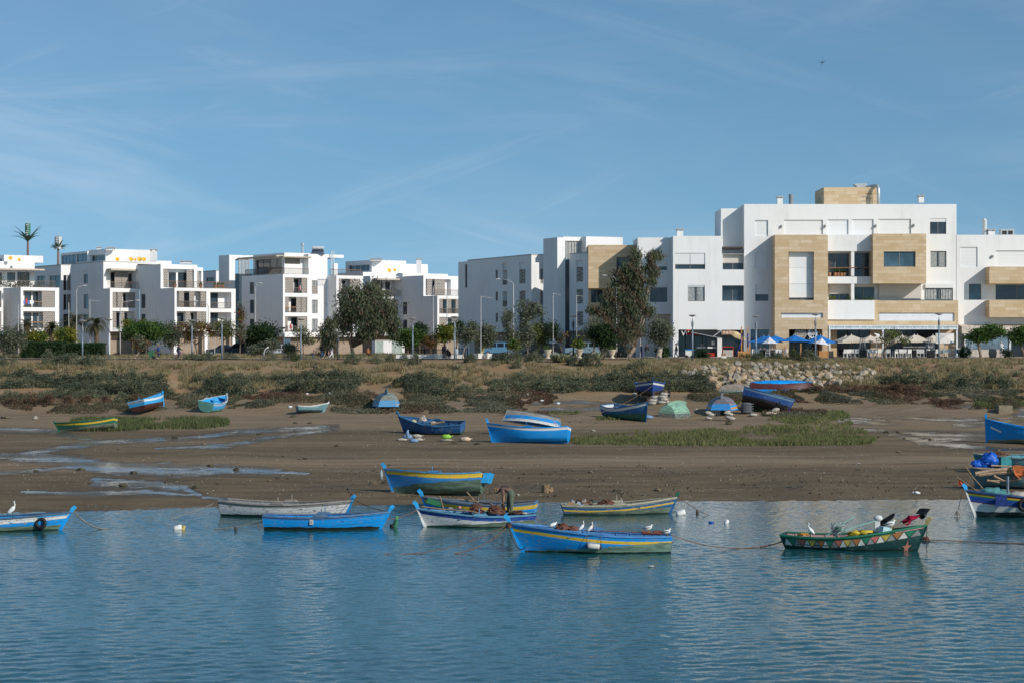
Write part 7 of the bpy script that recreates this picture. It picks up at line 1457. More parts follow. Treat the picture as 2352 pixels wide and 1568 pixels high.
# -- cafe terrace
def parasol(px,ptop,pedge,half,d,kind,lab,tilt=0,group='cafe parasols',base=None):
 X=wx(px,d);zt,ze=wz(ptop,d),wz(pedge,d);r=half*{'blue':1.38,'beige':1.2,'white':.95}[kind]*d/F;z0=gz(X,d)+.16;t=thing('parasol',lab,'parasol',(X,d,z0),group);dr=max(.25,zt-ze);n=4 if kind=='beige' else 8
 cm={'blue':M('blue_canvas',(.008,.16,.50),.8,.1,2),'beige':M('beige_canvas',(.58,.51,.41),.85,.08,2),'white':M('lilac_white_canvas',(.66,.65,.70),.85,.08,2)}[kind]
 T=Matrix.Translation((X,d,zt))@Matrix.Rotation(R(tilt),4,'Y')@Matrix.Rotation(R(45/(2 if n==8 else 1)+(8 if kind=='beige' else 0)),4,'Z');g=MB();k=1.16 if n==4 else 1.0
 def cone(r0,r1,z0_,z1_,sag,flap):
  m=5;ns=n*4;vs=[]
  for j in range(m+1):
   f=j/m
   for i in range(ns):
    q=2*math.pi*i/ns;e=math.cos(math.pi/n)/math.cos(((q+math.pi/n)%(2*math.pi/n))-math.pi/n)if False else math.cos(math.pi/n)/math.cos((q%(2*math.pi/n))-math.pi/n)
    rr=(r0+(r1-r0)*f)*e*k;lo=1-abs((q%(2*math.pi/n))/(2*math.pi/n)-.5)*2;vs.append(T@Vector((rr*math.cos(q),rr*math.sin(q),z0_+(z1_-z0_)*f**.92-sag*lo*f*(1-f)*1.5)))
  if flap:vs+=[v-Vector((0,0,.16))for v in vs[-ns:]];m+=1
  g.add(vs,[(j*ns+i,j*ns+(i+1)%ns,(j+1)*ns+(i+1)%ns,(j+1)*ns+i)for j in range(m)for i in range(ns)])
 if kind=='white':cone(.02,r*.42,.0,-dr*.48,.02,True);cone(r*.36,r,-dr*.5,-dr,.06,False)
 else:cone(.02,r,0,-dr,.10,kind=='beige')
 g.build('canopy',cm,t,org=t.location);pm=M('parasol_wood',(.30,.14,.06),.6)if kind!='white' else LAMPW
 g=MB();g.tube([(X,d,z0),(X,d,zt-.1)],.045,8);g.build('pole',pm,t,org=t.location);g=MB();g.lathe([(.03,0),(.05,.06),(.02,.16),(.005,.2)],8,(X,d,zt-.03));g.build('finial',LAMPW,t,org=t.location,smooth=True);g=MB();g.lathe([(.32,0),(.32,.1),(.08,.14)],12,(X,d,z0));g.build('base',GREYI,t,org=t.location)
 g=MB()
 for i in range(n):q=2*math.pi*i/n;g.tube([T@Vector((0,0,-.12)),T@Vector((r*k*math.cos(q)*.97,r*k*math.sin(q)*.97,-dr-.03))],.02,4)
 g.build('ribs',pm,t,org=t.location)
 return t
BGp='blue parasols'
for x,y0,y1,hf,d,lab in((262,905,1022,235,256,'blue parasol at the back left of the cafe'),(345,900,1030,215,253,'blue parasol behind the left white parasol'),(480,898,1004,230,255,'blue parasol third from the left, tilted behind'),(849,893,1010,240,252,'blue parasol in the middle under the round signs'),(1325,890,1040,240,252,'blue parasol at the right by the wooden panel'),(1275,895,1020,190,257,'blue parasol mostly hidden behind the right one'),(820,896,1004,200,258,'blue parasol hidden behind the middle one')):
 parasol(zux(x),zuy(y0),zuy(y1),(hf/4.704)/4,d,'blue',lab,0,BGp)
parasol(zux(370),zuy(930),zuy(1044),(172/4.704)/4,248.5,'white','white two-tiered parasol before the left blue ones',0,'white tiered parasols');parasol(zux(1357),zuy(945),zuy(1062),(178/4.704)/4,248.5,'white','white two-tiered parasol leaning right before the wooden panel',9,'white tiered parasols')
for x,y0,y1,hf,d,lab in((168,1289,1338,98,257,'beige square parasol at the left back of the terrace'),(213,1282,1330,112,251,'beige square parasol nearest the black planter'),(365,1286,1332,96,254,'beige square parasol between heater and bare tree'),(420,1288,1334,90,259,'beige square parasol behind the bare tree'),(622,1284,1332,100,254,'beige square parasol just right of the bare tree'),(718,1281,1332,98,252,'beige square parasol in the middle of the right group'),(742,1283,1334,92,258,'beige square parasol at the back of the right group'),(868,1285,1334,90,254,'beige square parasol left of the disc lamp')):
 parasol(z5x(x),z5y(y0),z5y(y1),hf/2.0101/4,d,'beige',lab,0,'beige square parasols')
def tilted(pxs,label,d,post,tilt3):
 t=thing('cantilever_parasol',label,'parasol',(wx(post[0],d),d,gz(wx(post[0],d),d)+.16),'tilted pale parasols');c=[Vector((wx(x,d+o),d+o,wz(y,d+o)))for x,y,o in pxs];mid=sum(c,Vector())/4+Vector(tilt3)
 g=MB();m=4
 for i in range(4):g.add([mid,c[i],c[(i+1)%4]],[(0,1,2)]);g.add([mid+Vector((0,.03,0)),c[(i+1)%4]+Vector((0,.03,-.02)),c[i]+Vector((0,.03,-.02))],[(0,1,2)])
 g.build('canopy',M('pale_canvas',(.60,.56,.52),.85,.06,2),t,org=t.location);g=MB();X=wx(post[0],d);g.tube([(X,d+.3,t.location.z),(X,d+.3,wz(post[1],d)-.3),mid+Vector((0,.2,0))],.05,8);g.build('pole',LAMPW,t,org=t.location);g=MB();g.box(X-.4,d-.1,t.location.z,X+.4,d+.7,t.location.z+.12);g.build('base',GREYI,t,org=t.location)
tilted([(z5x(889),z5y(1270),0),(z5x(1037),z5y(1269),.3),(z5x(1040),z5y(1352),-1.4),(z5x(890),z5y(1351),-1.6)],'pale square parasol tipped forward by the disc lamp',249.5,(z5x(965),z5y(1305)),(0,-.3,.25))
tilted([(z5x(392),z5y(1268),.4),(z5x(432),z5y(1275),1.8),(z5x(520),z5y(1370),1.6),(z5x(478),z5y(1345),-.2)],'pale parasol tipped sideways behind the bare tree',250,(z5x(418),z5y(1300)),(.1,-.2,.2));tilted([(z5x(1172),z5y(1293),.4),(z5x(1200),z5y(1296),1.6),(z5x(1263),z5y(1352),1.6),(z5x(1232),z5y(1346),.0)],'pale parasol tipped sideways by the tent window',253,(z5x(1186),z5y(1320)),(.1,-.15,.15))
CW=M('white_chair',(.66,.65,.61),.6)
def chair0():
 t=thing('bar_chair','x','chair',(0,0,0));P=lambda nm,*b:(lambda g:([g.box(*q)for q in b],g.build(nm,CW,t)))(MB())
 P('seat',(-.24,-.24,.52,.24,.24,.57));P('backrest',(-.25,-.27,.57,.25,-.22,1.04))
 for x in(-.25,.20):
  for y in(-.26,.20):P('leg',(x,y,0,x+.05,y+.05,.52))
  P('armrest',(x,-.22,.74,x+.05,.25,.78),(x,.20,.57,x+.05,.25,.74))
 return t
CH=chair0();z6x,z6y=zz(3.379,3400,1250);first=[True]
def chair(px,d,rz,lab,grp):
 X=wx(px,d);l=(X,d,gz(X,d)+.17)
 if first[0]:first[0]=False;CH.location=l;CH.rotation_euler=(0,0,rz);CH['label']=lab;CH['group']=grp;return
 dup(CH,l,rz,lab,grp)
for i,x in enumerate((-62,-20,30,98,235,290,335,390,465,520,610,700,735,795,930,975,1040,1115,1180,1230,1290,1335,1400,1445,1510,1560)):chair(z6x(x),247.4+(i*7%5)*.55,(0,.25,3.0,-.2,.5,3.3)[i%6],'white bar chair under the beige parasols','white chairs under the beige parasols')
for i,x in enumerate((60,150,330,505,560,600,660)):chair(zux(x),249.2+(i%3)*.6,(.2,3.0,1.4)[i%3],'white chair at the blue parasol cafe','white chairs under the blue parasols')
TBm=MB();TBm.box(-.45,-.45,.95,.45,.45,1.0);tb=thing('cafe_table','white square table among the white chairs','table',(0,0,0),'cafe tables');TBm.build('table_top',CW,tb);TBm=MB();TBm.lathe([(.3,0),(.3,.03),(.05,.05),(.05,.95)],10);TBm.build('pedestal',GREYI,tb)
for i,px in enumerate((z6x(62),z6x(262),z6x(430),z6x(660),z6x(885),z6x(955),z6x(1260),z6x(1420))):
 l=at(px,250.5+(i%2),.17)
 if i==0:tb.location=l
 else:dup(tb,l)
for i,px in enumerate((zux(230),zux(320),zux(470),zux(620))):dup(tb,at(px,250.6,.17),None,'white table under the blue parasols','tables under the blue parasols')
def heater(px,lab):
 d=248;X,_,z=at(px,d,.17);t=thing('patio_heater',lab,'patio heater',(X,d,z),'pyramid patio heaters');g=MB();c=lambda s,h:[(X+a*s,d+b*s,z+h)for a,b in((-1,-1),(1,-1),(1,1),(-1,1))]
 a,b=c(.42,.9),c(.20,2.35)
 for i in range(4):g.tube([a[i],b[i]],.03,4);g.tube([b[i],b[(i+1)%4]],.03,4)
 g.box(X-.3,d-.3,z+2.36,X+.3,d+.3,z+2.42);g.build('frame',M('heater_steel',(.32,.32,.32),.4),t,org=t.location);g=MB();a0=c(.42,0);g.add(a0+a,[(0,1,5,4),(1,2,6,5),(2,3,7,6),(3,0,4,7),(4,5,6,7)]);g.build('cabinet',BLK,t,org=t.location);g=MB();g.tube([(X,d,z+.9),(X,d,z+2.3)],.06,8);g.build('glass_tube',M('heater_glass',(.25,.25,.25),.2),t,org=t.location)
heater(z6x(166),'pyramid patio heater left of the bare tree');heater(z6x(1088),'pyramid patio heater left of the disc lamp')
st=person('white statue of a standing cook in a hat',at(z5x(1417),249,.17),-1.3,(.70,.69,.68),(.70,.69,.68),dict(er=(.10,-.30,1.18),wr=(.18,-.05,1.28),el=(-.02,.30,1.14),wl=(.02,.16,.95),kr=(.06,-.13,.50),ar=(.08,-.14,.09)),1.12,shoes=(.70,.69,.68),hair=(.7,.69,.68),hat=(.7,.69,.68),fat=1.1,name='statue');st['category']='statue';st.data.materials[0]=st.data.materials[1]
t=thing('wooden_barrel','pale wooden barrel beside the white statue','barrel',at(z5x(1348),249,.17));g=MB();g.lathe([(.38,0),(.50,.35),(.52,.55),(.50,.75),(.40,1.08),(.02,1.08)],16);g.build('staves',M('barrel_wood',(.40,.33,.27),.8,.2,6),t,smooth=True);g=MB();[g.lathe([(r-.02,z-.03),(r+.012,z-.03),(r+.012,z+.03),(r-.02,z+.03)],16)for r,z in((.455,.2),(.52,.48),(.515,.68),(.45,.93))];g.build('hoops',GREYI,t)
WO=M('orange_wood',(.46,.22,.075),.6,.15,5)
def panel(px0,px1,y0,y1,d,mat,name,lab,cat,slats=7):
 X0,X1=wx(px0,d),wx(px1,d);z1=wz(y0,d);z0=gz(X0,d)+.16;g=MB();n=slats
 for i in range(n):g.box(X0+.05,d,z0+(z1-z0)*i/n,X1-.05,d+.04,z0+(z1-z0)*(i+.93)/n)
 o=thing(name,lab,cat,((X0+X1)/2,d,z0));g.build('slats',mat,o,org=o.location)
 for x in(X0-.02,X1-.06):q=MB();q.box(x,d-.02,z0,x+.08,d+.08,z1+.04);q.build('post',mat,o,org=o.location)
 return o
panel(zux(1305),zux(1478),zuy(1185),zuy(1330),247.3,WO,'wooden_screen','low orange wooden screen between the two cafes','screen');panel(zux(1482),zux(1568),zuy(1185),zuy(1330),247.3,M('black_slats',(.02,.022,.03),.6),'black_planter','black slatted planter beside the orange wooden screen','planter',8)
zwx,zwy=zz(5.2267,2650,1250)
panel(zwx(1580),zwx(1830),zwy(795),zwy(850),246.5,WO,'wooden_planter','long orange wooden planter below the blue cloths','planter',3)
def post_cloth(px,y0,y1,d,cl,lab):
 X,_,z=at(px,d,.16);t=thing('banner_post',lab,'banner',(X,d,z),'posts with tied blue cloth');g=MB();zt=wz(y0,d);g.box(X-.07,d-.07,z,X+.07,d+.07,zt);g.build('post',WO,t,org=t.location);g=MB();za,zb=wz(cl[0],d),wz(cl[1],d);n=10
 P=[(X+cl[2]*(i/n)**2*1.1+.05*math.sin(i*1.9),d-.12,za+(zb-za)*i/n)for i in range(n+1)];g.tube(P,[.05]+[.10+.02*math.sin(i*2.2)for i in range(1,n)]+[.16],8,flat=.5);g.build('tied_cloth',M('deep_blue_cloth',(.015,.06,.33),.85,.25,5),t,org=t.location,smooth=True)
post_cloth(zwx(1652),zwy(290),zwy(800),246.8,(zwy(430),zwy(850),-.6),'tall wooden post with a blue cloth tied to its left');post_cloth(zwx(1780),zwy(300),zwy(700),247.5,(zwy(430),zwy(700),.1),'second wooden post with a hanging blue cloth')
for px,y0,y1,lab in((zwx(1825),zwy(660),zwy(850),'short orange wooden post at the right end of the planter'),(zux(955),zuy(1045),zuy(1190),'orange wooden post under the middle blue parasol')):X,d,z=at(px,247,.16);g=MB();g.box(X-.07,d-.07,z,X+.07,d+.07,wz(y0,d));tag(g.build('wooden_post',WO,org=(X,d,z)),lab,'post')
X,d,z=at(zux(655),248.2,.16);g=MB();g.prism([(X-.28,d,z),(X+.34,d,z),(X+.12,d+.1,z+1.45),(X-.02,d+.1,z+1.45)],(0,.05,0));g.prism([(X-.1,d-.02,z+.25),(X+.26,d-.02,z+.25),(X+.12,d+.07,z+1.3),(X+.02,d+.07,z+1.3)],(0,.015,0),1);tag(g.build('menu_easel',[WO,M('menu_board_grey',(.22,.22,.21))],org=(X,d,z)),'wooden menu easel between the blue parasols','easel')
t=thing('vendor_cart','white cart with a blue top before the takeaway','cart',at(zwx(557),245.5,.14));g=MB();g.box(-.48,-.35,.25,.48,.35,.95);g.build('cart_body',CW,t);g=MB();g.box(-.55,-.4,.951,.55,.4,1.06);g.build('cart_top',M('cart_blue',(.03,.26,.55),.6),t)
for x in(-.35,.35):g=MB();g.lathe([(.02,-.04),(.2,-.04),(.2,.04),(.02,.04)],12,T=Matrix.Translation((x,-.36,.2))@Matrix.Rotation(R(90),4,'X'));g.build('wheel',TYRE,t)
l=at(zwx(1278),246,.14);g=MB();g.box(-.3,-.25,0,.3,.25,.26);tag(g.build('white_box',CW,loc=l),'low white box under the cardboard one by the pillar','box');g=MB();g.box(-.28,-.22,.261,.26,.22,.55);tag(g.build('cardboard_box',M('cardboard',(.33,.20,.11),.8),loc=l),'brown cardboard box stacked on the white box by the pillar','box')
for x,y0,y1,lab in((1344,690,812,'dry twiggy plant in a terracotta pot on the balcony'),(1388,755,812,'terracotta pot with red flowers, second on the balcony'),(1413,758,812,'terracotta pot with a small plant, third on the balcony'),(1439,735,812,'terracotta pot with the leafiest plant on the balcony'),(1463,765,812,'terracotta pot with low leaves, last on the balcony')):
 d=D0-.9;X=wx(z4x(x),d);z0=wz(z4y(813),D0-1.3);zt=wz(z4y(y0),d);t=thing('potted_plant',lab,'potted plant',(X,d,z0),'pots on the balcony');g=MB();g.lathe([(.15,0),(.2,.35),(.22,.5),(.18,.5),(.01,.47)],10,(X,d,z0));g.build('pot',M('terracotta',(.42,.20,.10),.85),t,org=t.location,smooth=True)
 n=90;P=np.array([X,d,0])+rg.normal(size=(n,3))*[.2,.15,0];P[:,2]=rg.uniform(z0+.5,zt,n);V,Q=leaf_quads(P,.18,.1);np_obj('foliage',V-np.array(t.location),Q,LEAF['mixed' if x==1344 else 'round'][0],t,midx=(rg.random(n)<.4).astype(int))
for x,y0,lab,k in((1362,970,'yellow-green plant on the lower balcony ledge','yellow'),(1600,978,'row of low plants along the lower balcony ledge','round')):
 d=D0-1.5;w=.45 if k=='yellow' else 1.9;X=wx(z4x(x),d);z0=wz(z4y(1004),D0-1.6);n=160;P=np.stack([rg.uniform(X-w,X+w,n),rg.uniform(d-.1,d+.25,n),rg.uniform(z0,wz(z4y(y0),d),n)],1);V,Q=leaf_quads(P,.2,.12);o=np_obj('ledge_plant',V-np.array([X,d,z0]),Q,LEAF[k][0],None,(X,d,z0),(rg.random(n)<.4).astype(int));tag(o,lab,'plant')
for i,(x0,x1,lab)in enumerate(((-10,120,'leafy plants along the left end of the planted terrace railing'),(130,280,'leafy plants in the middle of the planted terrace'),(290,510,'bushy plants at the right end of the planted terrace'))):
 fc=m0['FF'];n=420;ts=rg.uniform(fc.t(kx(1,x0)),fc.t(kx(1,x1)),n);zs=m0['z1']+np.abs(rg.normal(0,.6,n))*(1+.5*np.sin(ts*1.7));P=np.array([fc.P(a,b,-.6-.4*rnd.random())for a,b in zip(ts,zs)]);V,Q=leaf_quads(P,.24,.12);c=P.mean(0);c[2]=m0['z1'];o=np_obj('terrace_plant',V-c,Q,LEAF[('olive','mixed','olive')[i]][0],None,tuple(c),(rg.random(n)<.4).astype(int));tag(o,lab,'plant','plants of the roof terrace')
for i,(x,lab)in enumerate(((1605,'terracotta pot at the left of the long roof terrace'),(1845,'terracotta pot in the middle of the long roof terrace'),(1975,'terracotta pot right of the middle one on the roof terrace'),(2005,'second pot of the pair at the right of the roof terrace'),(2045,'last terracotta pot at the right of the roof terrace'))):
 fc=m2['FF'].off(-.5);g=MB();p=fc.P(fc.t(kx(1,x)),m2['z1']);g.lathe([(.2,0),(.3,.4),(.32,.6),(.26,.6),(.02,.55)],10,p);g.blob((p[0],p[1],p[2]+.75),(.28,.28,.25),1,8,5,.3,i);tag(g.build('terracotta_pot',[M('terracotta',(.42,.20,.10),.85),leafmat('green_leaf',(.07,.12,.03))],org=p),lab,'plant pot','pots on the long roof terrace')
# -- promenade furniture
def fence(x0,x1,y0,d,lab,cv=z2x,cy=z2y):
 X0,X1=wx(cv(x0),d),wx(cv(x1),d);z0=gz(X0,d);z1=wz(cy(y0),d);t=thing('metal_fence',lab,'fence',((X0+X1)/2,d,z0));g=MB();n=int((X1-X0)/.16)
 for i in range(n):x=X0+(X1-X0)*(i+.5)/n;g.box(x-.022,d-.02,z0+.1,x+.022,d+.02,z1-.1)
 g.build('pickets',BLK,t,org=t.location);g=MB();g.box(X0,d-.03,z1-.25,X1,d+.03,z1-.19);g.box(X0,d-.03,z0+.25,X1,d+.03,z0+.31);g.build('rails',BLK,t,org=t.location)
 for i in range(5):x=X0+(X1-X0)*i/4;g=MB();g.box(x-.05,d-.05,z0-.1,x+.05,d+.05,z1+.05);g.build('post',BLK,t,org=t.location)
fence(1772,2072,1155,257,'black metal fence behind the low white bench');fence(2190,2290,1150,257,'black metal fence section right of the crouching adult');fence(1535,1690,1190,252,'low pale scrollwork railing by the tall eucalyptus',z3x,z3y)
X,d,z=at(z2x(1965),246.5,.0);g=MB();g.box(X-4.2,d,z,X+4.2,d+.9,z+.55);tag(g.build('low_bench',M('white_concrete',(.62,.60,.57),.8,.1,2),org=(X,d,z)),'long low white concrete bench at the foot of the street light','bench')
def urn(px,d,lab):X,_,z=at(px,d,.1);t=thing('urn_planter',lab,'planter',(X,d,z),'cream urns');g=MB();g.lathe([(.32,0),(.34,.1),(.2,.16),(.18,.3),(.36,.55),(.42,.85),(.52,1.0),(.54,1.08),(.44,1.08),(.02,1.0)],14,(X,d,z));g.build('urn',M('cream_stone',(.52,.44,.33),.85,.1,3),t,org=t.location,smooth=True);n=120;P=np.array([X,d,z+1.2])+rg.normal(size=(n,3))*[.25,.25,.16];V,Q=leaf_quads(P,.2,.1);np_obj('foliage',V-np.array(t.location),Q,LEAF['round'][0],t)
urn(z3x(943),246,'cream urn planter left of the agave clump');urn(z3x(1213),249,'cream urn planter with the young yellow tree');urn(z3x(1494),246,'cream urn planter left of the tall eucalyptus');urn(z3x(1645),249,'cream urn planter behind the eucalyptus trunk')
for x,lab in((350,'white square tub under the round grey-green tree'),(428,'white square tub before the blue van'),(10,'white square tub at the end of the low bench')):X,d,z=at(z3x(x),245,.1);g=MB();g.lathe([(.42,0),(.62,.62),(.52,.62),(.02,.55)],4,(X,d,z));tag(g.build('square_tub',M('white_concrete',(.62,.60,.57),.8,.1,2),org=(X,d,z)),lab,'planter','white square tubs')
X,d,z=at(z3x(161),241,.1);t=thing('litter_bin','grey litter bin hanging beside the disc lamp','litter bin',(X,d,z));g=MB();g.lathe([(.2,.45),(.24,.5),(.24,1.15),(.2,1.2),(.02,1.22)],12,(X,d,z));g.build('bin_body',M('bin_grey',(.35,.40,.42),.5),t,org=t.location,smooth=True);g=MB();g.tube([(X,d,z),(X,d,z+.46)],.06);g.build('stand',LDK,t,org=t.location)
t=thing('wheeled_cart','green wheeled rubbish cart of the street sweeper','cart',at(z1x(1405),241.6,.13));T=Matrix.Rotation(R(-18),4,'Y');g=MB();g.prism([T@Vector(p)for p in((-.28,-.3,.2),(.24,-.3,.15),(.36,-.3,.95),(-.34,-.3,.95))],(0,.6,0));g.build('bin_body',M('bin_green',(.04,.13,.07),.6),t);g=MB();g.tube([T@Vector((.3,.2,.9)),T@Vector((.7,.2,1.05))],.03);g.build('handle',BLK,t)
for y in(-.33,.33):g=MB();g.lathe([(.02,-.03),(.17,-.03),(.17,.03),(.02,.03)],12,T=Matrix.Translation((.1,y,.17))@Matrix.Rotation(R(90),4,'X'));g.build('wheel',TYRE,t)
X,d,z=at(z1x(1478),241.5,.6);g=MB();g.tube([(X-.9,d,z+.1),(X+.5,d,z+.55)],.025);[g.tube([(X-.9,d,z+.1),(X-1.25,d+.06*i,z-.1-.02*i)],.02,4)for i in range(-3,4)];tag(g.build('broom',M('broom_straw',(.34,.22,.10),.9),org=(X,d,z)),'long straw broom laid over the green cart','broom')
t=thing('bicycle','pink bicycle under the cyclist','bicycle',at(z1x(1650),242,.15));PKM=M('bicycle_pink',(.42,.10,.25),.5)
for x in(-.5,.5):
 g=MB();g.tube([(x+.33*math.cos(i*math.pi/9),0,.33+.33*math.sin(i*math.pi/9))for i in range(19)],.02,5,cap=False);wo=g.build('wheel',TYRE,t);g=MB();[g.tube([(x,0,.33),(x+.32*math.cos(i*.7),0,.33+.32*math.sin(i*.7))],.005,3)for i in range(9)];g.build('spokes',RIM,wo)
g=MB();[g.tube([a,b],.02,5)for a,b in(((-.5,0,.33),(-.05,0,.33)),((-.05,0,.33),(-.2,0,.82)),((-.5,0,.33),(-.18,0,.7)),((-.05,0,.33),(.36,0,.78)),((-.18,0,.72),(.35,0,.84)),((.5,0,.33),(.34,0,.95)))];g.build('frame',PKM,t);g=MB();g.blob((-.2,0,.86),(.14,.08,.04));g.build('saddle',BLK,t);g=MB();g.tube([(.34,-.26,.98),(.34,0,.95),(.34,.26,.98)],.018);g.build('handlebar',BLK,t)
X,d,z=at(z2x(745),262,.1);g=MB();g.tube([(X,d,z),(X,d,wz(z2y(1085),d))],.05);T=Matrix.Translation((X,d-.04,wz(z2y(1105),d)))@Matrix.Rotation(R(90),4,'X')@Matrix.Rotation(R(45),4,'Z');g.lathe([(.02,-.02),(.62,-.02),(.62,.02),(.02,.02)],4,T=T,m=1);tag(g.build('road_sign',[GALV,M('sign_back_grey',(.12,.20,.26),.5)],org=(X,d,z)),'diamond-shaped blue grey road sign left of the sparse tree','road sign')
X,d,z=at(z2x(552),239,.0);g=MB();zt=wz(z2y(1145),d);g.tube([(X,d,z),(X-.1,d,z+(zt-z)*.5),(X+.1,d,z+(zt-z)*.85),(X+.5,d,zt)],.09,8);tag(g.build('bent_pipe',LAMPW,org=(X,d,z),smooth=True),'white bent pipe sticking out of the dry grass','pipe')
# -- boat gear, ropes, buoys, litter
def wp(xs,ys,d):return Vector((wx(xs/4,d),d,wz(ys/4,d)))
def bag(label,xs,ys,wpx,hpx,mat,d=None,grp='sandbags',lift=0,rz=0,tilt=0,name='sack',cat='sack'):
 if d is None:d=float(ghit([xs/4],[ys/4])[1][0])
 X=wx(xs/4,d);w=wpx/4*d/F/2;h=hpx/4*d/F/2;g=MB();g.blob((0,0,0),(w,w*.62,h),0,14,8,.13,xs%17,1.8);g.tube([(w*.85,0,0),(w*1.06,0,h*.25),(w*1.22,0,h*.2)],[h*.35,h*.16,h*.42],7)
 o=g.build(name,mat,smooth=True);o.location=(X,d,gz(X,d)+h*.8+lift);o.rotation_euler=(0,R(tilt),rz);return tag(o,label,cat,grp)
SW=M('woven_white_sack',(.37,.345,.30),.85,.2,5,.3);SGn=M('green_sack',(.25,.50,.06),.7,.2,5,.3);SBl=M('blue_checked_sack',(.17,.27,.42),.7,.45,10,.3);SBp=M('blue_plastic',(.012,.10,.48),.3,.2,6,.5);SBr=M('stained_sack',(.50,.38,.28),.85,.3,4)
for a in((1607,1762,43,13,SW,'white sack under the left of the blue checked sack'),(1632,1755,44,20,SBl,'blue checked sack on the sand before the dark blue boat'),(1655,1768,36,17,SBl,'second blue checked sack spilling to the right'),(1672,1763,44,15,SW,'lower white sack of the pair by the checked sacks'),(1784,1762,51,10,SW,'flat white sack beneath the lime green one'),(1860,1764,47,22,SBr,'stained white sack lying alone with a tied neck')):bag(a[5],*a[:5])
dg_=float(ghit([1672/4],[1763/4])[1][0]);bag('upper white sack of the pair by the checked sacks',1668,1763,40,16,SW,dg_,lift=.26);bag('bright lime green sack lying on a white one',1786,1762,42,20,SGn,float(ghit([1784/4],[1762/4])[1][0]),lift=.18)
g=MB();T0=wp(1632,1745,dg_);g.tube([T0,T0+Vector((-.05,0,.35)),T0+Vector((.02,0,.55))],[.17,.12,.05],7);tag(g.build('sack',SBl,org=T0,smooth=True),'peaked blue checked bag standing up between the sacks','sack','sandbags')
for i,(x,y,w)in enumerate(((2836,1650,62),(2838,1666,58),(2834,1676,56))):bag(('topmost','middle','lowest')[i]+' white sandbag in the left prop under the upturned blue boat',x+(-4,5,0)[i],1680,w*(.46,.54,.5)[i],14+i%2*3,SW,None,'left sandbag prop',.08+.24*(2-i),(.4,-.3,.1)[i],(8,-6,3)[i])
for i,(x,y,w)in enumerate(((2914,1650,74),(2912,1662,70),(2916,1672,66),(2920,1680,70))):bag(('topmost','second from top','third from top','lowest')[i]+' white sandbag in the right prop under the upturned blue boat',x+(-6,4,-3,2)[i],1682,w*(.42,.52,.46,.52)[i],13+i%2*3,SW,None,'right sandbag prop',.06+.2*(3-i),(.5,-.4,.2,-.1)[i],(-9,7,-5,2)[i])
ds_=dS+.3
for i,(x,l)in enumerate(((2608,0),(2625,0),(2645,0),(2660,0),(2610,.26),(2632,.26),(2655,.26),(2620,.5),(2650,.5),(2655,.74))):bag('white sandbag in the pile under the navy boat with tyres',x,1648,36,15,SW,ds_-1.2+.3*(i%2),'sandbag pile under the navy boat',l)
for x,y,w,h,m_,lab in((3012,1664,36,14,SW,'small white sack lying alone left of the leaning dark boat'),(3085,1660,56,16,SBr,'stained sack wedged under the leaning dark boat'),(3100,1648,44,20,SW,'pale sack standing against the leaning dark boat'),(2595,1674,32,16,SBl,'blue-white sack beside the green bottomed bow'),(2787,1642,18,12,SW,'white plastic tub on the sand near the green boat')):bag(lab,x,y,w,h,m_,None,'loose sacks',0,.3,-25 if x==3100 else 0,*(('plastic_tub','tub')if x==2787 else()))
for i in range(4):bag(('lowest','second lowest','second highest','topmost')[i]+' dark sandbag in the prop beneath the raised stern',2985,1652,46,16,M('dark_sack',(.09,.10,.11),.8,.3,5),float(ghit([2985/4],[1655/4])[1][0])+.3,'dark prop under the leaning boat',.05+.22*i)
for x,y,w,h,m_,lab in((1512,1621,34,10,M('teal_sack',(.05,.30,.25),.6),'teal sack under the left of the upturned pale blue boat'),(1572,1621,44,9,M('cream_tube',(.55,.50,.25),.7),'cream yellow bundle under the right of the upturned pale blue boat')):bag(lab,x,y,w,h,m_,None,'bundles under the pale blue boat')
for x,y,lab in((2860,1668,'dark concrete block in the middle under the upturned blue boat'),):d=float(ghit([x/4],[y/4])[1][0])+.6;X=wx(x/4,d);g=MB();g.box(X-.5,d,gz(X,d)-.1,X+.5,d+1,gz(X,d)+.55);tag(g.build('prop_block',M('dark_block',(.03,.032,.034),.9),org=(X,d,gz(X,d))),lab,'block')
for x,y,lab in((2555,1572,'black tyre hanging at the left bow of the navy boat'),(2650,1572,'black tyre with pale rim facing the front on the navy boat'),(2676,1572,'black tyre at the right side of the navy boat')):tyre(lab,wp(x,y,dS+(.6 if x!=2650 else-.15)),(.9,-.3,0)if x!=2650 else(.25,-1,0),.36)
p=hA.pt(col_u(tA,hA,172,-1),.62,-1);c=LA(p.x,p.y-.10,p.z+.10);tyre('big black tyre hanging on the blue and white boat at the left edge',c,(0.1,-1,.15),.27,.11)
tyre('black tyre hanging on the rainbow-striped boat at the right edge',wp(4098,2018,dI-1.15),(0,-1,.1),.32,.12);tyre('small black tyre on the side of the leaning dark boat',wp(3113,1605,ghit([3113/4],[1645/4])[1][0]-.8),(.1,-1,.2),.22,.07)
u0,u1=col_u(tF,hF,2345,1),col_u(tF,hF,2402,1);a,b=hF.pt(u0,.72,1),hF.pt(u1,.72,1);a=LF_(a.x,a.y+.12,a.z+.02);b=LF_(b.x,b.y+.12,b.z+.02);t=thing('boat_fender','white cylindrical fender with dark ends hanging on the large blue boat','fender',tuple((a+b)/2));ax=(b-a).normalized();L_=(b-a).length;Tq=Matrix.Translation(a)@ax.to_track_quat('Z','Y').to_matrix().to_4x4()
g=MB();g.lathe([(.10,.05),(.115,.1),(.115,L_-.1),(.10,L_-.05)],14,T=Tq);g.build('fender_tube',M('fender_white',(.56,.54,.48),.6),t,org=t.location,smooth=True)
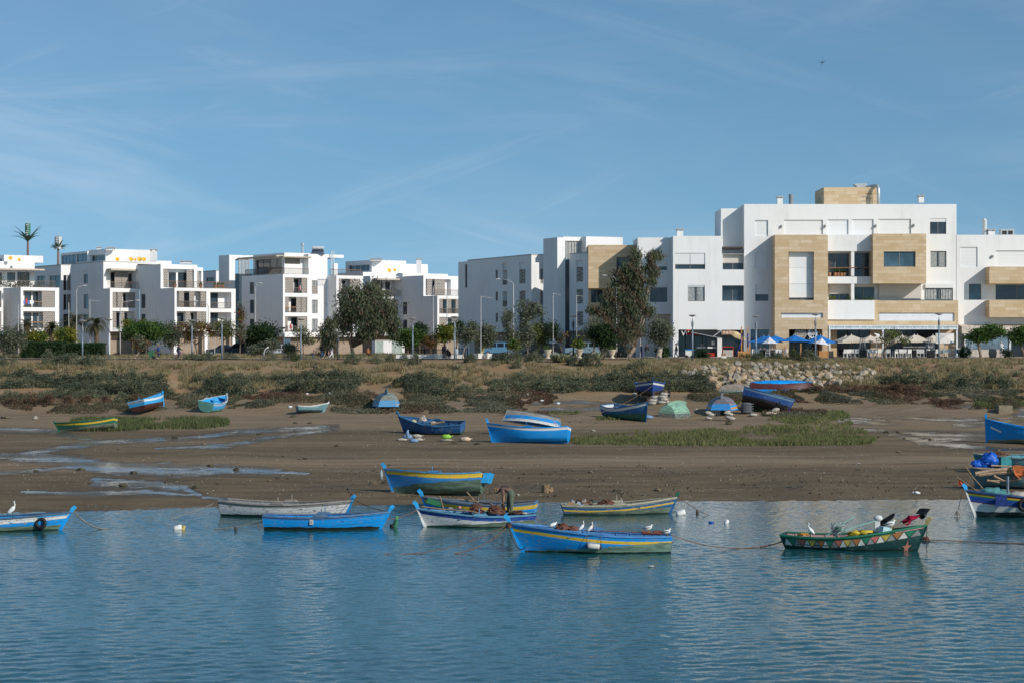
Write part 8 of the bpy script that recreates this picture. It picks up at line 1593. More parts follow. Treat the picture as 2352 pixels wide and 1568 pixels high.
for s,e in((0,1),(L_,-1)):g=MB();g.lathe([(.10,s+e*.055),(.11,s+e*.02),(.06,s-e*.03),(.02,s-e*.04)],12,T=Tq);g.build('end_cap',M('fender_navy',(.02,.035,.10),.5),t,org=t.location,smooth=True)
for q,uu in((a,u0),(b,u1)):r_=onrail(LF_,hF,uu,1);g=MB();g.tube([q,(q+r_)/2+Vector((0,-.06,0)),r_],.012,4);g.build('fender_line',ROPE,t,org=t.location)
u0=col_u(tC,hC,1247,-1);p=hC.pt(u0,.86,-1);c=LC(p.x,p.y-.03,p.z);g=MB();g.box(c.x-.08,c.y-.02,c.z-.11,c.x+.08,c.y+.03,c.z+.11);g.tube([(c.x+.03,c.y-.022,c.z+.06),(c.x-.03,c.y-.022,c.z),(c.x+.02,c.y-.022,c.z-.06)],.015,4,1);pl_=g.build('number_plate',[M('plate_grey',(.45,.45,.44),.6),M('plate_mark',(.15,.15,.15))],tC);pl_.matrix_parent_inverse=Matrix();pl_.data.transform(LC.M.inverted())
g=MB();z0=hZ.pt(.93,.78,1);z1=hZ.pt(.74,.72,1);n_=Vector((0,.03,0));g.quad(hZ.pt(.95,.80,1)+n_,hZ.pt(.95,.74,1)+n_,hZ.pt(.84,.66,1)+n_*2,hZ.pt(.84,.73,1)+n_*2);g.build('number_plate',WPL,tZ)
def gear(boatL,pts,r,mat,name,lab,cat='pole',grp=None):g=MB();P=[boatL(*p)for p in pts];g.tube(P,r,6);return tag(g.build(name,mat,org=P[0]),lab,cat,grp)
WD=M('grey_oar_wood',(.24,.17,.11),.8,.25,6)
def gpx(pts,d,r,mat,name,lab,cat='pole',grp=None):g=MB();P=[wp(x,y,d+(o[0]if o else 0))for x,y,*o in pts];g.tube(P,r,6);return tag(g.build(name,mat,org=P[0]),lab,cat,grp)
z7=lambda x,y:(x/2.94+1450,y/2.94+1780)
dE_=on_water(1920,2102)[1]
tangle('large heap of reddish net rope at the fisherman\'s feet',wp(1982,2052,dE_-.1)-Vector((0,0,.0)),(.50,.36,.36),30,M('red_brown_rope',(.15,.07,.048),.95,.35,7),.018,seed=1);tangle('spiky heap of reddish rope and hooks before the large one',wp(1905,2050,dE_+.2),(.46,.3,.38),16,M('red_brown_rope',(.15,.07,.048),.95,.35,7),.02,seed=4)
tangle('dark fish net heap right of the fisherman',wp(2070,2056,dE_),(.5,.3,.16),22,M('dark_net',(.07,.04,.028),.95,.3,9),.02,seed=2,name='net_heap',cat='net');
g=MB();hand=Vector(pE)+Vector((-.38,-.02,.42));
for i in range(16):g.tube([hand+Vector((rnd.uniform(-.05,.05),rnd.uniform(-.06,.06),0)),hand+Vector((rnd.uniform(-.14,.12),rnd.uniform(-.1,.1),-.25)),hand+Vector((rnd.uniform(-.22,.16),rnd.uniform(-.15,.15),-.55))],.012,4)
tag(g.build('hanging_net',M('dark_net',(.07,.04,.028),.95,.3,9),org=hand),'dark net hanging from the fisherman\'s hands','net')
gpx([z7(907,590),z7(960,765)],dE_+.4,.035,WD,'upright_oar','grey pole leaning in the bow of the blue and white boat','oar');gpx([z7(1228,545),z7(1345,680)],dE_+.9,.035,WD,'upright_oar','long brown pole slanting left of the fisherman','oar');gpx([z7(695,715),z7(950,745),z7(1280,770),z7(1370,790)],dE_-.1,.03,WD,'long_pole','long thin pole lying along the blue and white boat','pole');gpx([z7(1122,625),z7(1300,655),z7(1525,685)],dE_+1.1,.04,WD,'long_pole','brown oar lying across the boat behind the fisherman','oar')
c0,c1=wp(*z7(750,620),dE_+1.0),wp(*z7(930,700),dE_+1.0);t=thing('fish_crate','green plastic fish crate tipped in the bow of the rear boat','crate',tuple(c1));ax=(wp(*z7(935,665),dE_+1.0)-wp(*z7(765,612),dE_+1.0));Tm=Matrix.Translation(wp(*z7(845,665),dE_+1.05))@Matrix.Rotation(R(16),4,'Y');CG=M('crate_green',(.03,.17,.08),.6,.15,6);g=MB();w,h_=.33,.10
for i in range(4):g.box(-w,-.22,-h_+i*.052,w,-.20,-h_+i*.052+.035,0,Tm);g.box(-w,.20,-h_+i*.052,w,.22,-h_+i*.052+.035,0,Tm);g.box(-w,-.2,-h_+i*.052,-w+.02,.2,-h_+i*.052+.035,0,Tm);g.box(w-.02,-.2,-h_+i*.052,w,.2,-h_+i*.052+.035,0,Tm)
for x in(-w,-.11,.11,w-.03):g.box(x,-.225,-h_,x+.03,-.195,h_,0,Tm);g.box(x,.195,-h_,x+.03,.225,h_,0,Tm)
g.box(-w,-.2,-h_-.02,w,.2,-h_,0,Tm);g.build('crate_frame',CG,t,org=t.location)
bag('pink plastic bundle in the boat left of the rope heaps',*z7(1142,735),14,12,M('pink_plastic',(.55,.22,.20),.5),dE_+.3,'bundles aboard',0).location=wp(*z7(1142,725),dE_+.3);bag('grey cloth bundle in the bow of the blue and white boat',*z7(1030,740),22,9,M('grey_cloth',(.22,.23,.25),.9),dE_+.3,'bundles aboard',0).location=wp(*z7(1030,735),dE_+.3);bag('white float bag on the stern of the blue and white boat',*z7(1905,795),26,9,SW,dE_-.2,'bundles aboard',0).location=wp(*z7(1905,795),dE_-.3)
z8=lambda x,y:(x/2.94+1950,y/2.94+1900)
tangle('reddish rope heap along the rail of the large blue boat',wp(*z8(885,630),dF-.0),(.36,.3,.22),20,M('red_brown_rope',(.15,.07,.048),.95,.35,7),.022,seed=5);tangle('second reddish rope heap right of the first on the large blue boat',wp(*z8(1000,640),dF-.0),(.30,.28,.16),16,M('red_brown_rope',(.15,.07,.048),.95,.35,7),.022,seed=6)
for x0,x1,y,lab in((1815,1925,668,'rusty red winch block under the perched gull'),(1945,2045,664,'rusty red winch block beside the dark-winged gull')):a,b=wp(*z8(x0,y),dF+.1),wp(*z8(x1,y),dF+.1);g=MB();g.box(a.x,a.y-.15,a.z-.07,b.x,a.y+.15,a.z+.06);g.tube([a+Vector((0,-.2,-.02)),b+Vector((.1,-.2,-.02))],.03,6);tag(g.build('rusty_block',M('rust',(.17,.06,.04),.9,.3,7),org=a),lab,'metal block')
g=MB();L0,L1=wp(*z8(1140,640),dF-.2),wp(*z8(2060,685),dF-.2);g.tube([L0,L0.lerp(L1,.5)+Vector((0,0,.02)),L1],.018,5);tag(g.build('rail_rod',M('rust',(.17,.06,.04),.9,.3,7),org=L0),'long rusty rod lying along the rail of the large boat','rod');gpx([z8(1250,575),z8(1248,635)],dF+.5,.025,WD,'short_post','short thin post right of the egrets','post')
for x,y,w,h_,m_,lab in((985,320,60,40,M('cardboard',(.33,.20,.11),.8),'brown box in the scrap at the stern'),(1090,325,80,30,M('pale_plank',(.35,.42,.48),.7),'pale blue board in the scrap at the stern'),(1140,295,50,34,SW,'white bag in the scrap at the stern'),(1000,300,40,24,M('grey_metal',(.30,.32,.34),.5),'grey metal tin in the scrap at the stern')):a=wp(*z8(x,y),dG-.1);s=dG/F/4/2.94/2;g=MB();g.box(-w*s,-.18,-h_*s,w*s,.18,h_*s,0,Matrix.Translation(a)@Matrix.Rotation(R(rnd.uniform(-25,30)),4,'Y')@Matrix.Rotation(R(rnd.uniform(-30,30)),4,'Z'));tag(g.build('scrap_piece',m_,org=a),lab+' of the yellow-striped boat','scrap','scrap in the yellow-striped boat')
a=wp(*z8(1215,310),dG);g=MB();Tq=Matrix.Translation(a)@Matrix.Rotation(R(80),4,'X');g.lathe([(.10,-.15),(.125,-.15),(.125,.15),(.10,.15),(.10,-.15)],14,T=Tq,cap=False);tag(g.build('black_pipe',BLKR,org=a),'short black pipe end in the yellow-striped boat','pipe');tangle('rusty rope heap amidships in the yellow-striped boat',wp(*z8(1400,335),dG),(.5,.3,.2),14,M('red_brown_rope',(.15,.07,.048),.95,.35,7),.02,seed=8);tangle('brown rope over the scrap in the yellow-striped boat',wp(*z8(1130,335),dG-.1),(.55,.3,.25),10,ROPE,.018,seed=9);gpx([z8(1578,280),z8(1580,325)],dG,.035,LAMPW,'short_post','short white post amidships in the yellow-striped boat','post')
z9=lambda x,y:(x/2.94+3050,y/2.94+1950)
MINT=M('mint_pole',(.25,.52,.45),.5);gpx([z9(745,565),z9(830,505),z9(945,415),z9(1085,330)],dH+.2,.022,MINT,'flag_pole','pale pole with net floats slanting up at the stern of the green boat','pole');gpx([z9(830,530),z9(980,492),z9(1200,418),z9(1320,388),z9(1450,360)],dH+.3,.022,MINT,'flag_pole','long mint pole rising to the black flag','pole');gpx([z9(1440,530),z9(1640,385),z9(1850,310),z9(1975,250)],dH+.5,.022,WD,'flag_pole','brown pole carrying the red and black plastic flags','pole');gpx([z9(1520,480),z9(1720,400)],dH+.3,.022,WD,'flag_pole','shorter brown pole below the red flag','pole')
def rag(pts,d,mat,lab):
 g=MB();P=[wp(*z9(x,y),d+.12*math.sin(i*2.3))for i,(x,y)in enumerate(pts)];c=sum(P,Vector())/len(P);n=len(P)
 for i in range(n):
  a,b=P[i],P[(i+1)%n];g.add([c+Vector((0,-.10,0)),a,(a+b)/2+Vector((0,-.05*(i%3),0)),b],[(0,1,2),(0,2,3)]);g.add([c+Vector((0,.08,0)),a+Vector((0,.02,0)),b+Vector((0,.02,0))],[(0,2,1)])
 return tag(g.build('plastic_flag',mat,org=c),lab,'flag','plastic flags of the green boat')
BKP=M('black_plastic',(.010,.012,.014),.25,.3,6,.5);rag([(1375,475),(1380,400),(1440,350),(1520,300),(1560,292),(1540,340),(1490,385),(1470,425),(1420,450)],dH+.25,BKP,'black plastic flag amidships on the green boat');rag([(1800,300),(1850,235),(1960,237),(1970,255),(1935,290),(1925,330),(1870,368),(1840,340),(1850,300)],dH+.45,BKP,'black plastic flag at the tip over the prow');rag([(1640,380),(1690,350),(1720,318),(1800,320),(1850,308),(1840,340),(1760,380),(1735,420),(1690,440),(1650,415)],dH+.4,M('red_plastic',(.36,.015,.05),.35,.25,6,.4),'crimson plastic flag under the black one over the bow')
for(x,y),lab in(((880,460),'upper cluster of clear bottles netted in green at the stern'),((900,520),'lower cluster of clear bottles netted in green at the stern')):
 c=wp(*z9(x,y),dH+.1);g=MB()
 for i in range(7):q=Vector((rnd.uniform(-.16,.16),rnd.uniform(-.12,.12),rnd.uniform(-.10,.10)));Tq=Matrix.Translation(c+q)@Matrix.Rotation(rnd.uniform(.6,1.2),4,'Y');g.lathe([(.02,-.15),(.05,-.14),(.05,.08),(.02,.14),(.015,.17)],8,T=Tq,m=0)
 for i in range(8):q0=2*math.pi*i/8;g.tube([c+Vector((.24*math.cos(q0+j*.6),.18*math.sin(q0+j*.6),-.16+.055*j))for j in range(7)],.008,3,1)
 tag(g.build('bottle_float',[M('clear_plastic',(.30,.34,.34),.1),M('green_net',(.02,.14,.09),.8)],org=c,smooth=True),lab,'float','bottle floats of the green boat')
c=wp(*z9(1345,470),dH+.35);g=MB();g.box(c.x-.10,c.y-.1,c.z-.32,c.x+.11,c.y+.1,c.z+.28);o=g.build('outboard_leg',M('white_cover',(.60,.62,.62),.6),org=c);g=MB();g.blob(c+Vector((.06,0,.40)),(.19,.14,.12),0,10,6,.1);g.build('outboard_cover',M('white_cover',(.60,.62,.62),.6),o,org=c,smooth=True);tag(o,'white covered upright motor amidships in the green boat','outboard motor')
c=wp(*z9(1440,495),dH+.1);g=MB();g.box(-.2,-.16,-.14,.2,.16,.14,0,Matrix.Translation(c)@Matrix.Rotation(.2,4,'Y')@Matrix.Rotation(.4,4,'Z'));tag(g.build('foam_box',M('pale_blue_foam',(.40,.60,.66),.7),org=c),'pale blue foam box beside the perched gull','box')
for(x,y),w,lab in(((1085,535),.28,'yellow oilskin bundle, left one in the green boat'),((1210,525),.36,'yellow oilskin bundle, bigger right one in the green boat')):c=wp(*z9(x,y),dH+.15);g=MB();g.blob(c,(w,.2,.13),0,12,7,.3,int(w*50),2.4);tag(g.build('oilskin_bundle',M('yellow_oilskin',(.48,.36,.03),.5,.2,6,.4),org=c,smooth=True),lab,'bundle','yellow oilskins')
tangle('orange rope coil at the stern of the green boat',wp(*z9(480,553),dH+.2),(.28,.2,.08),10,M('orange_rope',(.46,.22,.04),.9),.018,seed=12);c=wp(*z9(1400,548),dH-.15);g=MB();g.blob(c,(.55,.12,.10),0,14,7,.35,5,3.0);tag(g.build('black_sheet',BKP,org=c,smooth=True),'black plastic sheet spilling over the side of the green boat','plastic sheet')
dK=tK.location.y
tangle('pale net and line heap in the dark blue boat on the sand',wp(1690,1682,dK),(.45,.4,.42),22,M('pale_net',(.45,.40,.36),.95,.3,7),.025,seed=14,name='net_heap',cat='net');bag('yellowish crumpled sheet in the dark blue boat on the sand',1655,1686,26,16,M('straw_sheet',(.46,.40,.22),.8),dK,'gear in the dark blue boat').location=wp(1655,1684,dK);gpx([(1725,1694),(1778,1684)],dK-.1,.09,WD,'loose_board','dark board lying in the dark blue boat on the sand','board');gpx([(1692,1690),(1730,1677)],dK+.1,.05,M('blue_board',(.05,.20,.38),.7),'loose_board','blue board lying in the dark blue boat on the sand','board');bag('grey sack at the stern side of the dark blue boat',1730,1690,30,12,M('grey_sack',(.34,.30,.25),.9),dK,'gear in the dark blue boat').location=wp(1732,1688,dK+.1)
dJ=tJ.location.y;c=wp(1850,1898,dJ+.5);g=MB();g.box(c.x-.35,c.y-.2,c.z-.12,c.x+.12,c.y+.2,c.z+.12);g.blob(c+Vector((.22,0,0)),(.1,.12,.14),1,8,6,.1);g.box(c.x+.3,c.y-.2,c.z-.14,c.x+.65,c.y+.2,c.z+.0,2);tag(g.build('motor_under_cloth',[BLK,SW,M('grey_cloth',(.22,.23,.25),.9)],org=c),'dark box and grey cloth at the stern of the heeled boat','gear')
c=wp(1525,1895,dJ-.3);g=MB();g.lathe([(.02,-.28),(.085,-.26),(.085,.12),(.03,.22),(.028,.28)],10,c);g.tube([c+Vector((0,0,.28)),wp(1533,1862,dJ-.3)],.01,4);tag(g.build('hanging_bottle',M('clear_plastic',(.30,.34,.34),.1),org=c,smooth=True),'clear plastic bottle hanging from the prow of the heeled boat','bottle')
c=wp(1945,1925,dJ-.9);bx=hJ;g=MB();P0=Local(tJ);g.prism([P0(-hJ.L/2-.05,.30,hJ.hs[0]-.55),P0(-hJ.L/2-.05,-.62,hJ.hs[0]-.5),P0(-hJ.L/2-.25,-.62,hJ.hs[0]+.02),P0(-hJ.L/2-.25,.30,hJ.hs[0]-.02)],P0(-.35,0,0)-P0(0,0,0));bo=g.build('motor_bracket',paint('stem_55_300_620',SKYB),tJ,org=(0,0,0));bo.data.transform(P0.M.inverted())
zr=lambda x,y:(x/2.4133+3600,y/2.4133+1600)
gpx([zr(548,738),zr(640,800),zr(755,875)],dI-.2,.025,WD,'flag_staff','thin staff with the orange flag at the bow of the rainbow-striped boat','pole');c=wp(*zr(585,785),dI-.2);g=MB();P=[wp(*zr(x,y),dI-.2+o)for x,y,o in((565,745,0),(622,788,.05),(600,822,-.05),(560,812,.05))];g.prism(P,(0,.02,0));tag(g.build('pennant',M('orange_cloth',(.42,.07,.02),.8,.2,5),org=c),'small orange-red pennant on the thin staff','flag')
gpx([zr(628,632),zr(700,735),zr(815,865)],dI+1.0,.035,WD,'leaning_spar','long spar leaning out over the mud from the right boats','spar');gpx([zr(1040,730),zr(1040,925)],dI-.3,.06,GALV,'short_mast','short grey mast amidships on the rainbow-striped boat','mast');c=wp(*zr(905,892),dI+.1);g=MB();g.blob(c,(.78,.5,.26),0,16,8,.25,4,2.2);tag(g.build('tarpaulin',M('teal_tarpaulin',(.07,.22,.22),.85,.25,4,.4),org=c,smooth=True),'teal tarpaulin heaped in the rainbow-striped boat','tarpaulin')
P=[wp(*zr(x,y),dI-1.0)for x,y in((922,918),(1035,920),(1030,1022),(925,1018))];g=MB();g.prism(P,(0,.06,0));tag(g.build('hung_cloth',M('navy_cloth',(.012,.035,.16),.85,.25,5,.4),org=P[0]),'navy cloth hung over the rail of the rainbow-striped boat','cloth');c=wp(*zr(1140,915),dI-.1);g=MB();g.blob(c,(.5,.4,.2),0,12,7,.2,7);tag(g.build('white_sheet',SW,org=c,smooth=True),'pale sheet heaped near the right edge of the rainbow-striped boat','sheet')
rope('anchor_rope','dark rope hanging from the prow of the rainbow-striped boat',wp(*zr(595,890),dI),wp(*zr(548,1105),dI),.05,ROPEG);X,d=on_water(3829,2062);g=MB();[g.tube([(X,d,.25),(X+.14*math.cos(q),d+.1*math.sin(q),.02)],[.03,.02],5)for q in(0,1.6,3.1,4.7)];tag(g.build('rope_knot',ROPEG,org=(X,d,.1)),'brown knot of rope in the water under the hanging rope','rope')
dAA=tAA.location.y-.9
for(x,y),r,lab in(((868,575),.52,'big blue plastic sack on the turquoise boat'),((815,610),.36,'blue plastic sack below the big one'),((740,625),.36,'blue plastic sack hanging out at the left'),((785,600),.26,'small blue plastic sack between the others')):c=wp(*zr(x,y),dAA);g=MB();g.blob(c,(r,r*.8,r*.85),0,20,14,.24,int(r*90),5.0);tag(g.build('plastic_sack',SBp,org=c,smooth=True),lab,'sack','blue plastic sacks')
c=wp(*zr(1010,605),dAA+.5);g=MB();g.box(c.x-.28,c.y-.3,c.z-.4,c.x+.35,c.y+.3,c.z+.4);tag(g.build('turquoise_locker',paint('stem_50_280_300',TEAL),org=c),'turquoise wooden locker aboard behind the blue sacks','locker');tangle('rusty rods and rope in the turquoise boat',wp(*zr(960,540),dAA+1),(.9,.5,.3),12,ROPE,.022,seed=21);c=wp(*zr(838,666),dAA-.2);g=MB();g.blob(c,(.09,.08,.09));tag(g.build('yellow_float',M('yellow_oilskin',(.48,.36,.03),.5,.2,6,.4),org=c),'small yellow float below the blue sacks','float')
dAB=tAB.location.y-.8;PLK=M('weathered_plank',(.34,.24,.16),.9,.25,5,.4)
for pts,r,lab in((((725,705),(900,675),(1070,660)),.12,'broad weathered plank on top of the wrecked boat'),(((760,715),(930,695),(1085,690)),.10,'second weathered plank under the broad one'),(((880,625),(1000,630),(1100,640)),.05,'thin pole lying between the two turquoise boats'),(((905,725),(1000,775)),.07,'short slanting plank inside the wrecked boat'),(((840,765),(960,790)),.05,'short grey stick over the rail of the wrecked boat'),(((1095,745),(1200,725)),.05,'pole under the orange tarpaulin'),(((840,772),(1100,768),(1200,745)),.04,'long rubbing strake along the wrecked boat')):gpx([zr(*p)for p in pts],dAB,r,PLK,'loose_plank',lab,'plank','planks on the wrecked boat')
P=[wp(*zr(x,y),dAB-.3+o)for x,y,o in((1085,630,0),(1130,622,.1),(1215,635,0),(1215,725,-.1),(1150,748,.1),(1110,715,-.1))];g=MB();g.prism(P,(0,.12,0));tag(g.build('tarpaulin',M('orange_tarpaulin',(.42,.12,.035),.8,.25,4,.5),org=P[0]),'orange tarpaulin draped at the right edge over the planks','tarpaulin')
# -- ropes on the water
w0=lambda x,y:Vector((*on_water(x,y),.015))
def tip(t,h,dz=.1):p=h.pt(1,1,1);return Local(t)(p.x,0,p.z+dz)
def stn(t,h):p=h.pt(0,1,1);return Local(t)(p.x,0,p.z)
rope('mooring_rope','grey rope from the left boat down into the water',tip(tA,hA),w0(445,2113),.28,ROPEG,.03);rope('mooring_rope','thin rope from the white boat stern to the water',stn(tB,hB),w0(680,2074),.05,ROPEG);rope('mooring_rope','rope between the white boat prow and the plain blue prow',tip(tB,hB),tip(tC,hC,.0),.12,ROPE);rope('mooring_rope','rope from the blue boat stern to the water at the left',stn(tC,hC)-Vector((0,0,.3)),w0(855,2114),.05,ROPEG);rope('mooring_rope','taut rope from the plain blue prow to the blue and white boat',Local(tC)(hC.L/2+.35,0,.65),tip(tE,hE,-.05),.10,ROPE)
rope('mooring_rope','red rope sagging from the large boat prow into the water',tip(tF,hF,-.1),w0(1820,2212),.22,ROPE,.02);rope('mooring_rope','long faint red rope lying on the water',tip(tF,hF,-.05),w0(1535,2214),.35,ROPE,.016);rope('mooring_rope','dark loop of rope under the large boat prow',tip(tF,hF,-.25),Local(tF)(hF.L/2-.02,.05,.42),.35,BLKR,.016);rope('mooring_rope','rope from the white float bag into the water',wp(*z7(1950,805),dE_-.3),w0(2190,2095),.03,ROPE);rope('mooring_rope','orange rope from the yellow-striped boat prow to the water',tip(tG,hG),w0(2835,2058),.10,ROPE);rope('mooring_rope','long rope from the large boat to the green boat',stn(tF,hF),stn(tH,hH)-Vector((0,0,.35)),.38,ROPE,.018);rope('mooring_rope','second thin rope from the green boat stern',stn(tH,hH)-Vector((0,0,.3)),w0(3040,2186),.05,ROPEG);rope('mooring_rope','rope from the green boat prow down to a knot',tip(tH,hH,-.1),w0(3705,2160),.05,ROPE);rope('mooring_rope','rusty rope along the water to the right edge',w0(3705,2160)+Vector((0,0,.03)),w0(4130,2174),.0,ROPE,.02);rope('mooring_rope','thin line across the sand to the leaning bow',wp(2380,1655,158),tip(tS,hS,-.4),.3,ROPE,.02);rope('mooring_rope','dark line from the bow to the stone on the sand',tip(tT,hT,-.5),wp(2890,1696,ghit([2890/4],[1696/4])[1][0])+Vector((0,0,.05)),.5,ROPEG,.022);rope('mooring_rope','rope from the leaning dark boat to the sand',wp(3160,1620,tW.location.y-1),wp(3120,1660,tW.location.y-1),.05,ROPE)
tangle('knot of rusty rope floating off the green boat prow',w0(3703,2160),(.22,.2,.14),12,M('red_brown_rope',(.15,.07,.048),.95,.35,7),.02,seed=31);tangle('rope wound round the prow of the large boat',tip(tF,hF,-.05)-Vector((0,0,.12)),(.16,.14,.22),10,M('red_brown_rope',(.15,.07,.048),.95,.35,7),.018,seed=33)
# -- buoys, bottles, small floating things
def buoy(lab,x,y,r,l,mat,tilt,rz=0,name='buoy'):X,d=on_water(x,y);T=Matrix.Translation((X,d,r*.5))@Matrix.Rotation(rz,4,'Z')@Matrix.Rotation(R(tilt),4,'Y');g=MB();g.lathe([(r*.55,-l),(r*.9,-l*.96),(r,-l*.5),(r,l*.7),(r*.8,l),(.02,l)],14,T=T);return tag(g.build(name,mat,org=(X,d,0),smooth=True),lab,'buoy','floating buoys')
BW=M('buoy_white',(.70,.70,.68),.5);buoy('white drum buoy tipped right of the yellow-striped boat',2723,2056,.15,.22,BW,70);buoy('small white buoy floating in the open right',2906,2090,.10,.12,BW,25);buoy('white buoy beside the yellow one at the left',711,2115,.13,.18,BW,75);buoy('yellow-brown small buoy touching the white one',732,2115,.09,.14,M('buoy_yellow',(.44,.34,.10),.6,.3,5),20)
X,d=on_water(1583,2105);g=MB();g.lathe([(.05,-.3),(.09,-.28),(.10,.15),(.05,.28)],10,T=Matrix.Translation((X,d,.22))@Matrix.Rotation(R(12),4,'Y'));g.lathe([(.02,-.12),(.10,-.1),(.10,.1),(.02,.12)],10,T=Matrix.Translation((X-.15,d,.04))@Matrix.Rotation(R(80),4,'Y'),m=1);tag(g.build('green_float',[M('float_green',(.06,.24,.12),.4,.4,5),BLKR],org=(X,d,0),smooth=True),'green and black float hanging off the plain blue prow','float')
for x,y,lab in((942,2119,'brown wooden stump poking from the water left of the plain boat'),(2788,2052,'brown rope stump poking from the water by the drum buoy')):X,d=on_water(x,y);g=MB();g.tube([(X,d,-.1),(X+.02,d,.08),(X-.02,d,.18)],[.08,.07,.03],7);tag(g.build('stump',M('wet_wood',(.06,.045,.03),.7),org=(X,d,0)),lab,'stump')
for x,y,lab,m_ in((2605,2265,'clear plastic bottle with a red cap floating below the large boat',0),(2845,2088,'blue plastic scrap floating in the open right',1)):X,d=on_water(x,y);g=MB();T=Matrix.Translation((X,d,.03))@Matrix.Rotation(R(90),4,'Y');g.lathe([(.02,-.13),(.04,-.12),(.04,.06),(.015,.11)],8,T=T);g.lathe([(.018,.11),(.018,.14)],8,T=T,m=1);tag(g.build('plastic_bottle',[M('clear_plastic',(.30,.34,.34),.1)if m_==0 else SBp,REDB],org=(X,d,0),smooth=True),lab,'bottle')
# -- rocks and weed on the mud
RK=[M('weedy_rock',(.070,.062,.036),.9,.4,4,.6),M('brown_rock',(.15,.115,.075),.9,.3,4,.5),M('pale_rock',(.34,.31,.25),.9,.2,4,.4)]
def rock(x,y,w,m,lab,grp,sq=.42):d=float(ghit([x/4],[y/4])[1][0]);X=wx(x/4,d);r=w/8*d/F;g=MB();g.blob((0,0,0),(r,r*.8,r*sq),0,11,7,.30,(x*7+y)%97,2.1);o=g.build('rock',RK[m]);o.location=(X,d,gz(X,d)+r*sq*.45);o.rotation_euler=(0,0,x%6);return tag(o,lab,'rock',grp)
zA=lambda x,y:(x/2.2969,y/2.2969+1300);zB=lambda x,y:(x/2.2969+1000,y/2.2969+1400);zC=lambda x,y:(x/2.2969+1900,y/2.2969+1400);zD=lambda x,y:(x/2.2969+3072,y/2.2969+1400)
for f,L_,lab,grp in((zA,[(740,1332,80,0),(1225,1360,66,0),(1128,1480,86,0),(1795,1495,76,0),(1875,1092,44,1),(2170,1325,56,0),(1520,1440,36,0),(2003,1462,36,0),(1930,1292,60,0),(1605,1032,60,0),(1085,1143,28,0),(330,1340,50,0),(820,1458,30,0)],'weedy rock among the streams of the left mudflat','rocks of the left mudflat'),(zB,[(805,880,52,0),(1130,1225,70,1),(1235,1218,64,0),(1880,853,56,0),(2090,862,54,0),(505,1000,46,0),(450,1005,30,0),(310,980,40,0),(570,1130,26,0),(260,1180,50,0),(350,1182,36,0),(180,1205,44,1),(1280,1058,26,0),(690,1055,26,0),(1300,1312,44,1),(80,770,40,0),(420,672,40,0),(550,670,40,0),(400,612,60,0),(930,1195,26,0)],'dark rock scattered on the middle mud','rocks of the middle mud'),(zC,[(1085,743,44,2),(1065,1128,60,1),(1690,1290,95,1),(750,1338,46,0),(395,1335,38,2),(800,1095,28,0),(870,660,26,1),(975,662,26,1),(460,1140,40,0),(620,1140,36,0),(1290,1295,60,0),(250,410,50,0)],'rock lying on the mud between the boats','rocks between the boats'),(zD,[(1205,938,48,1),(1490,815,40,1),(1205,752,56,1),(825,1050,54,2),(2110,925,48,1),(590,560,26,0),(1250,812,30,0),(1020,800,40,0),(1085,755,60,0),(400,1315,50,0),(100,470,26,0)],'rock on the right mudflat','rocks of the right mudflat')):
 for x,y,w,m in L_:q=f(x,y);rock(q[0],q[1],w/2.2969*1.1,m,lab,grp)
rock(*zA(60,850),44,1,'big mossy brown rock at the left edge of the flat',None,.4);rock(*zA(325,862),22,2,'white stone near the green boat at the left',None,.7);rock(*zC(2335,680),30,0,'dark upright stone before the upturned blue boat',None,.9)
d=float(ghit([zD(2185,585)[0]/4],[zD(2185,585)[1]/4])[1][0]);X=wx(zD(2185,585)[0]/4,d);w=126/2.2969/4*d/F/2;g=MB();g.box(X-w,d,gz(X,d)-.2,X+w,d+1.2,gz(X,d)+.75);tag(g.build('concrete_block',M('mossy_concrete',(.24,.20,.14),.9,.25,2,.4),org=(X,d,gz(X,d))),'squared concrete block at the right on the wet flat','concrete block')
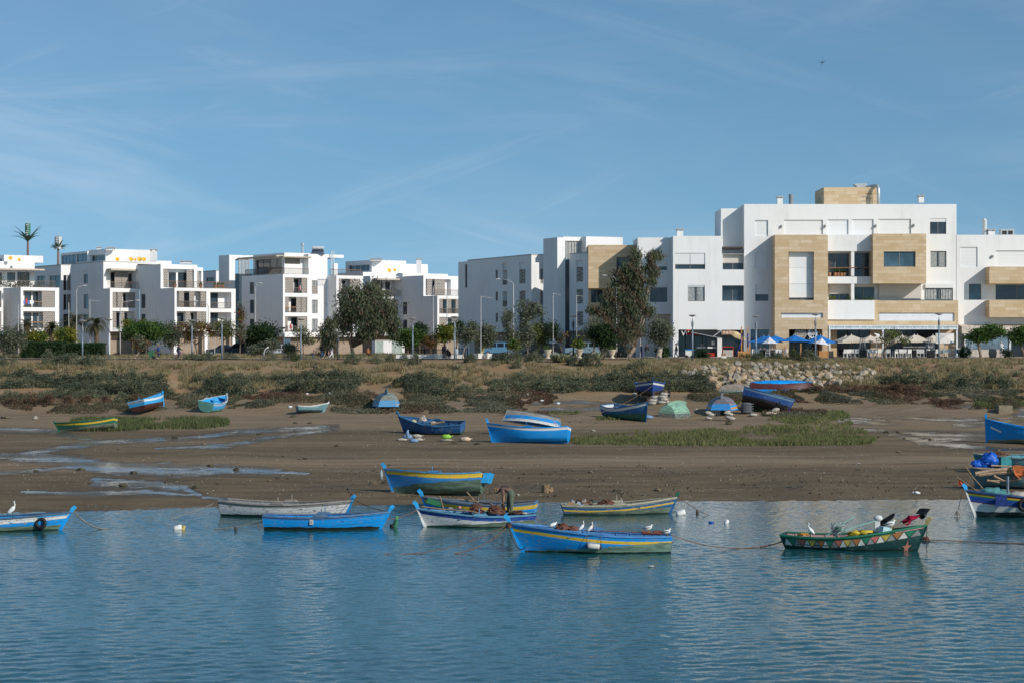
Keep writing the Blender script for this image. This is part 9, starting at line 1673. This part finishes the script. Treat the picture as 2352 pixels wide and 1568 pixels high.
x,y=zC(650,1305);d=float(ghit([x/4],[y/4])[1][0]);X=wx(x/4,d);g=MB();g.tube([(X,d,gz(X,d)-.1),(X,d,gz(X,d)+.42)],[.24,.22],9);g.blob((X+.25,d,gz(X,d)+.12),(.2,.2,.18),0,8,5,.2);tag(g.build('wooden_stump',M('stump_brown',(.20,.14,.08),.9,.3,5,.5),org=(X,d,gz(X,d))),'short brown stump on the mud right of the fisherman','stump')
n=3600;px=rg.uniform(330,1010,n);py=rg.uniform(448,500,n);x,d,z=ghit(px,py);f=nz(x,d*.5,.5,61.)+.6*nz(x,d,1.6,8.);k=(f>.22)&(d>104.2)&(d<126);P=np.stack([x[k],d[k],z[k]+.01+rg.uniform(0,.10,k.sum())*np.clip(f[k]*2,.3,1)],1);V,Q=leaf_quads(P,.17,.09,0,rg,-.2);o=np_obj('seaweed_litter',V,Q,[M('dark_seaweed',(.055,.050,.030),.8,.4,5),M('brown_seaweed',(.085,.068,.042),.8,.4,5)],midx=(rg.random(len(P))<.35).astype(int));tag(o,'dark weed and debris scattered over the lower mud',kind='stuff')
n=2600;px=rg.uniform(0,1024,n);py=rg.uniform(425,499,n);x,d,z=ghit(px,py);k=(d>104.5);x,d,z=x[k],d[k],z[k];V,Q=leaf_quads(np.stack([x,d,z+.012],1),.07,.05,0,rg);o=np_obj('shell_litter',V,Q,[M('shell_white',(.45,.42,.35),.7),M('pebble_brown',(.17,.13,.09),.9)],midx=(rg.random(len(x))<.55).astype(int));tag(o,'small pale shells and pebbles scattered on the flat',kind='stuff')
for i,(x,y,w)in enumerate(((1320,1574,12),(1300,1566,10),(2110,1579,12),(2167,1606,16),(2160,1557,10),(1228,1576,12),(1160,1631,18),(2232,1616,16),(2538,1578,16),(2767,1555,14),(1745,1494,14),(1822,1492,14),(140,1472,10),(1862,1546,9))):bag('scrap of pale plastic litter below the bank',x,y,w,w*.6,M('litter_plastic',(.58,.60,.60),.5,.3,6),None,'plastic litter below the bank',name='plastic_scrap',cat='litter')
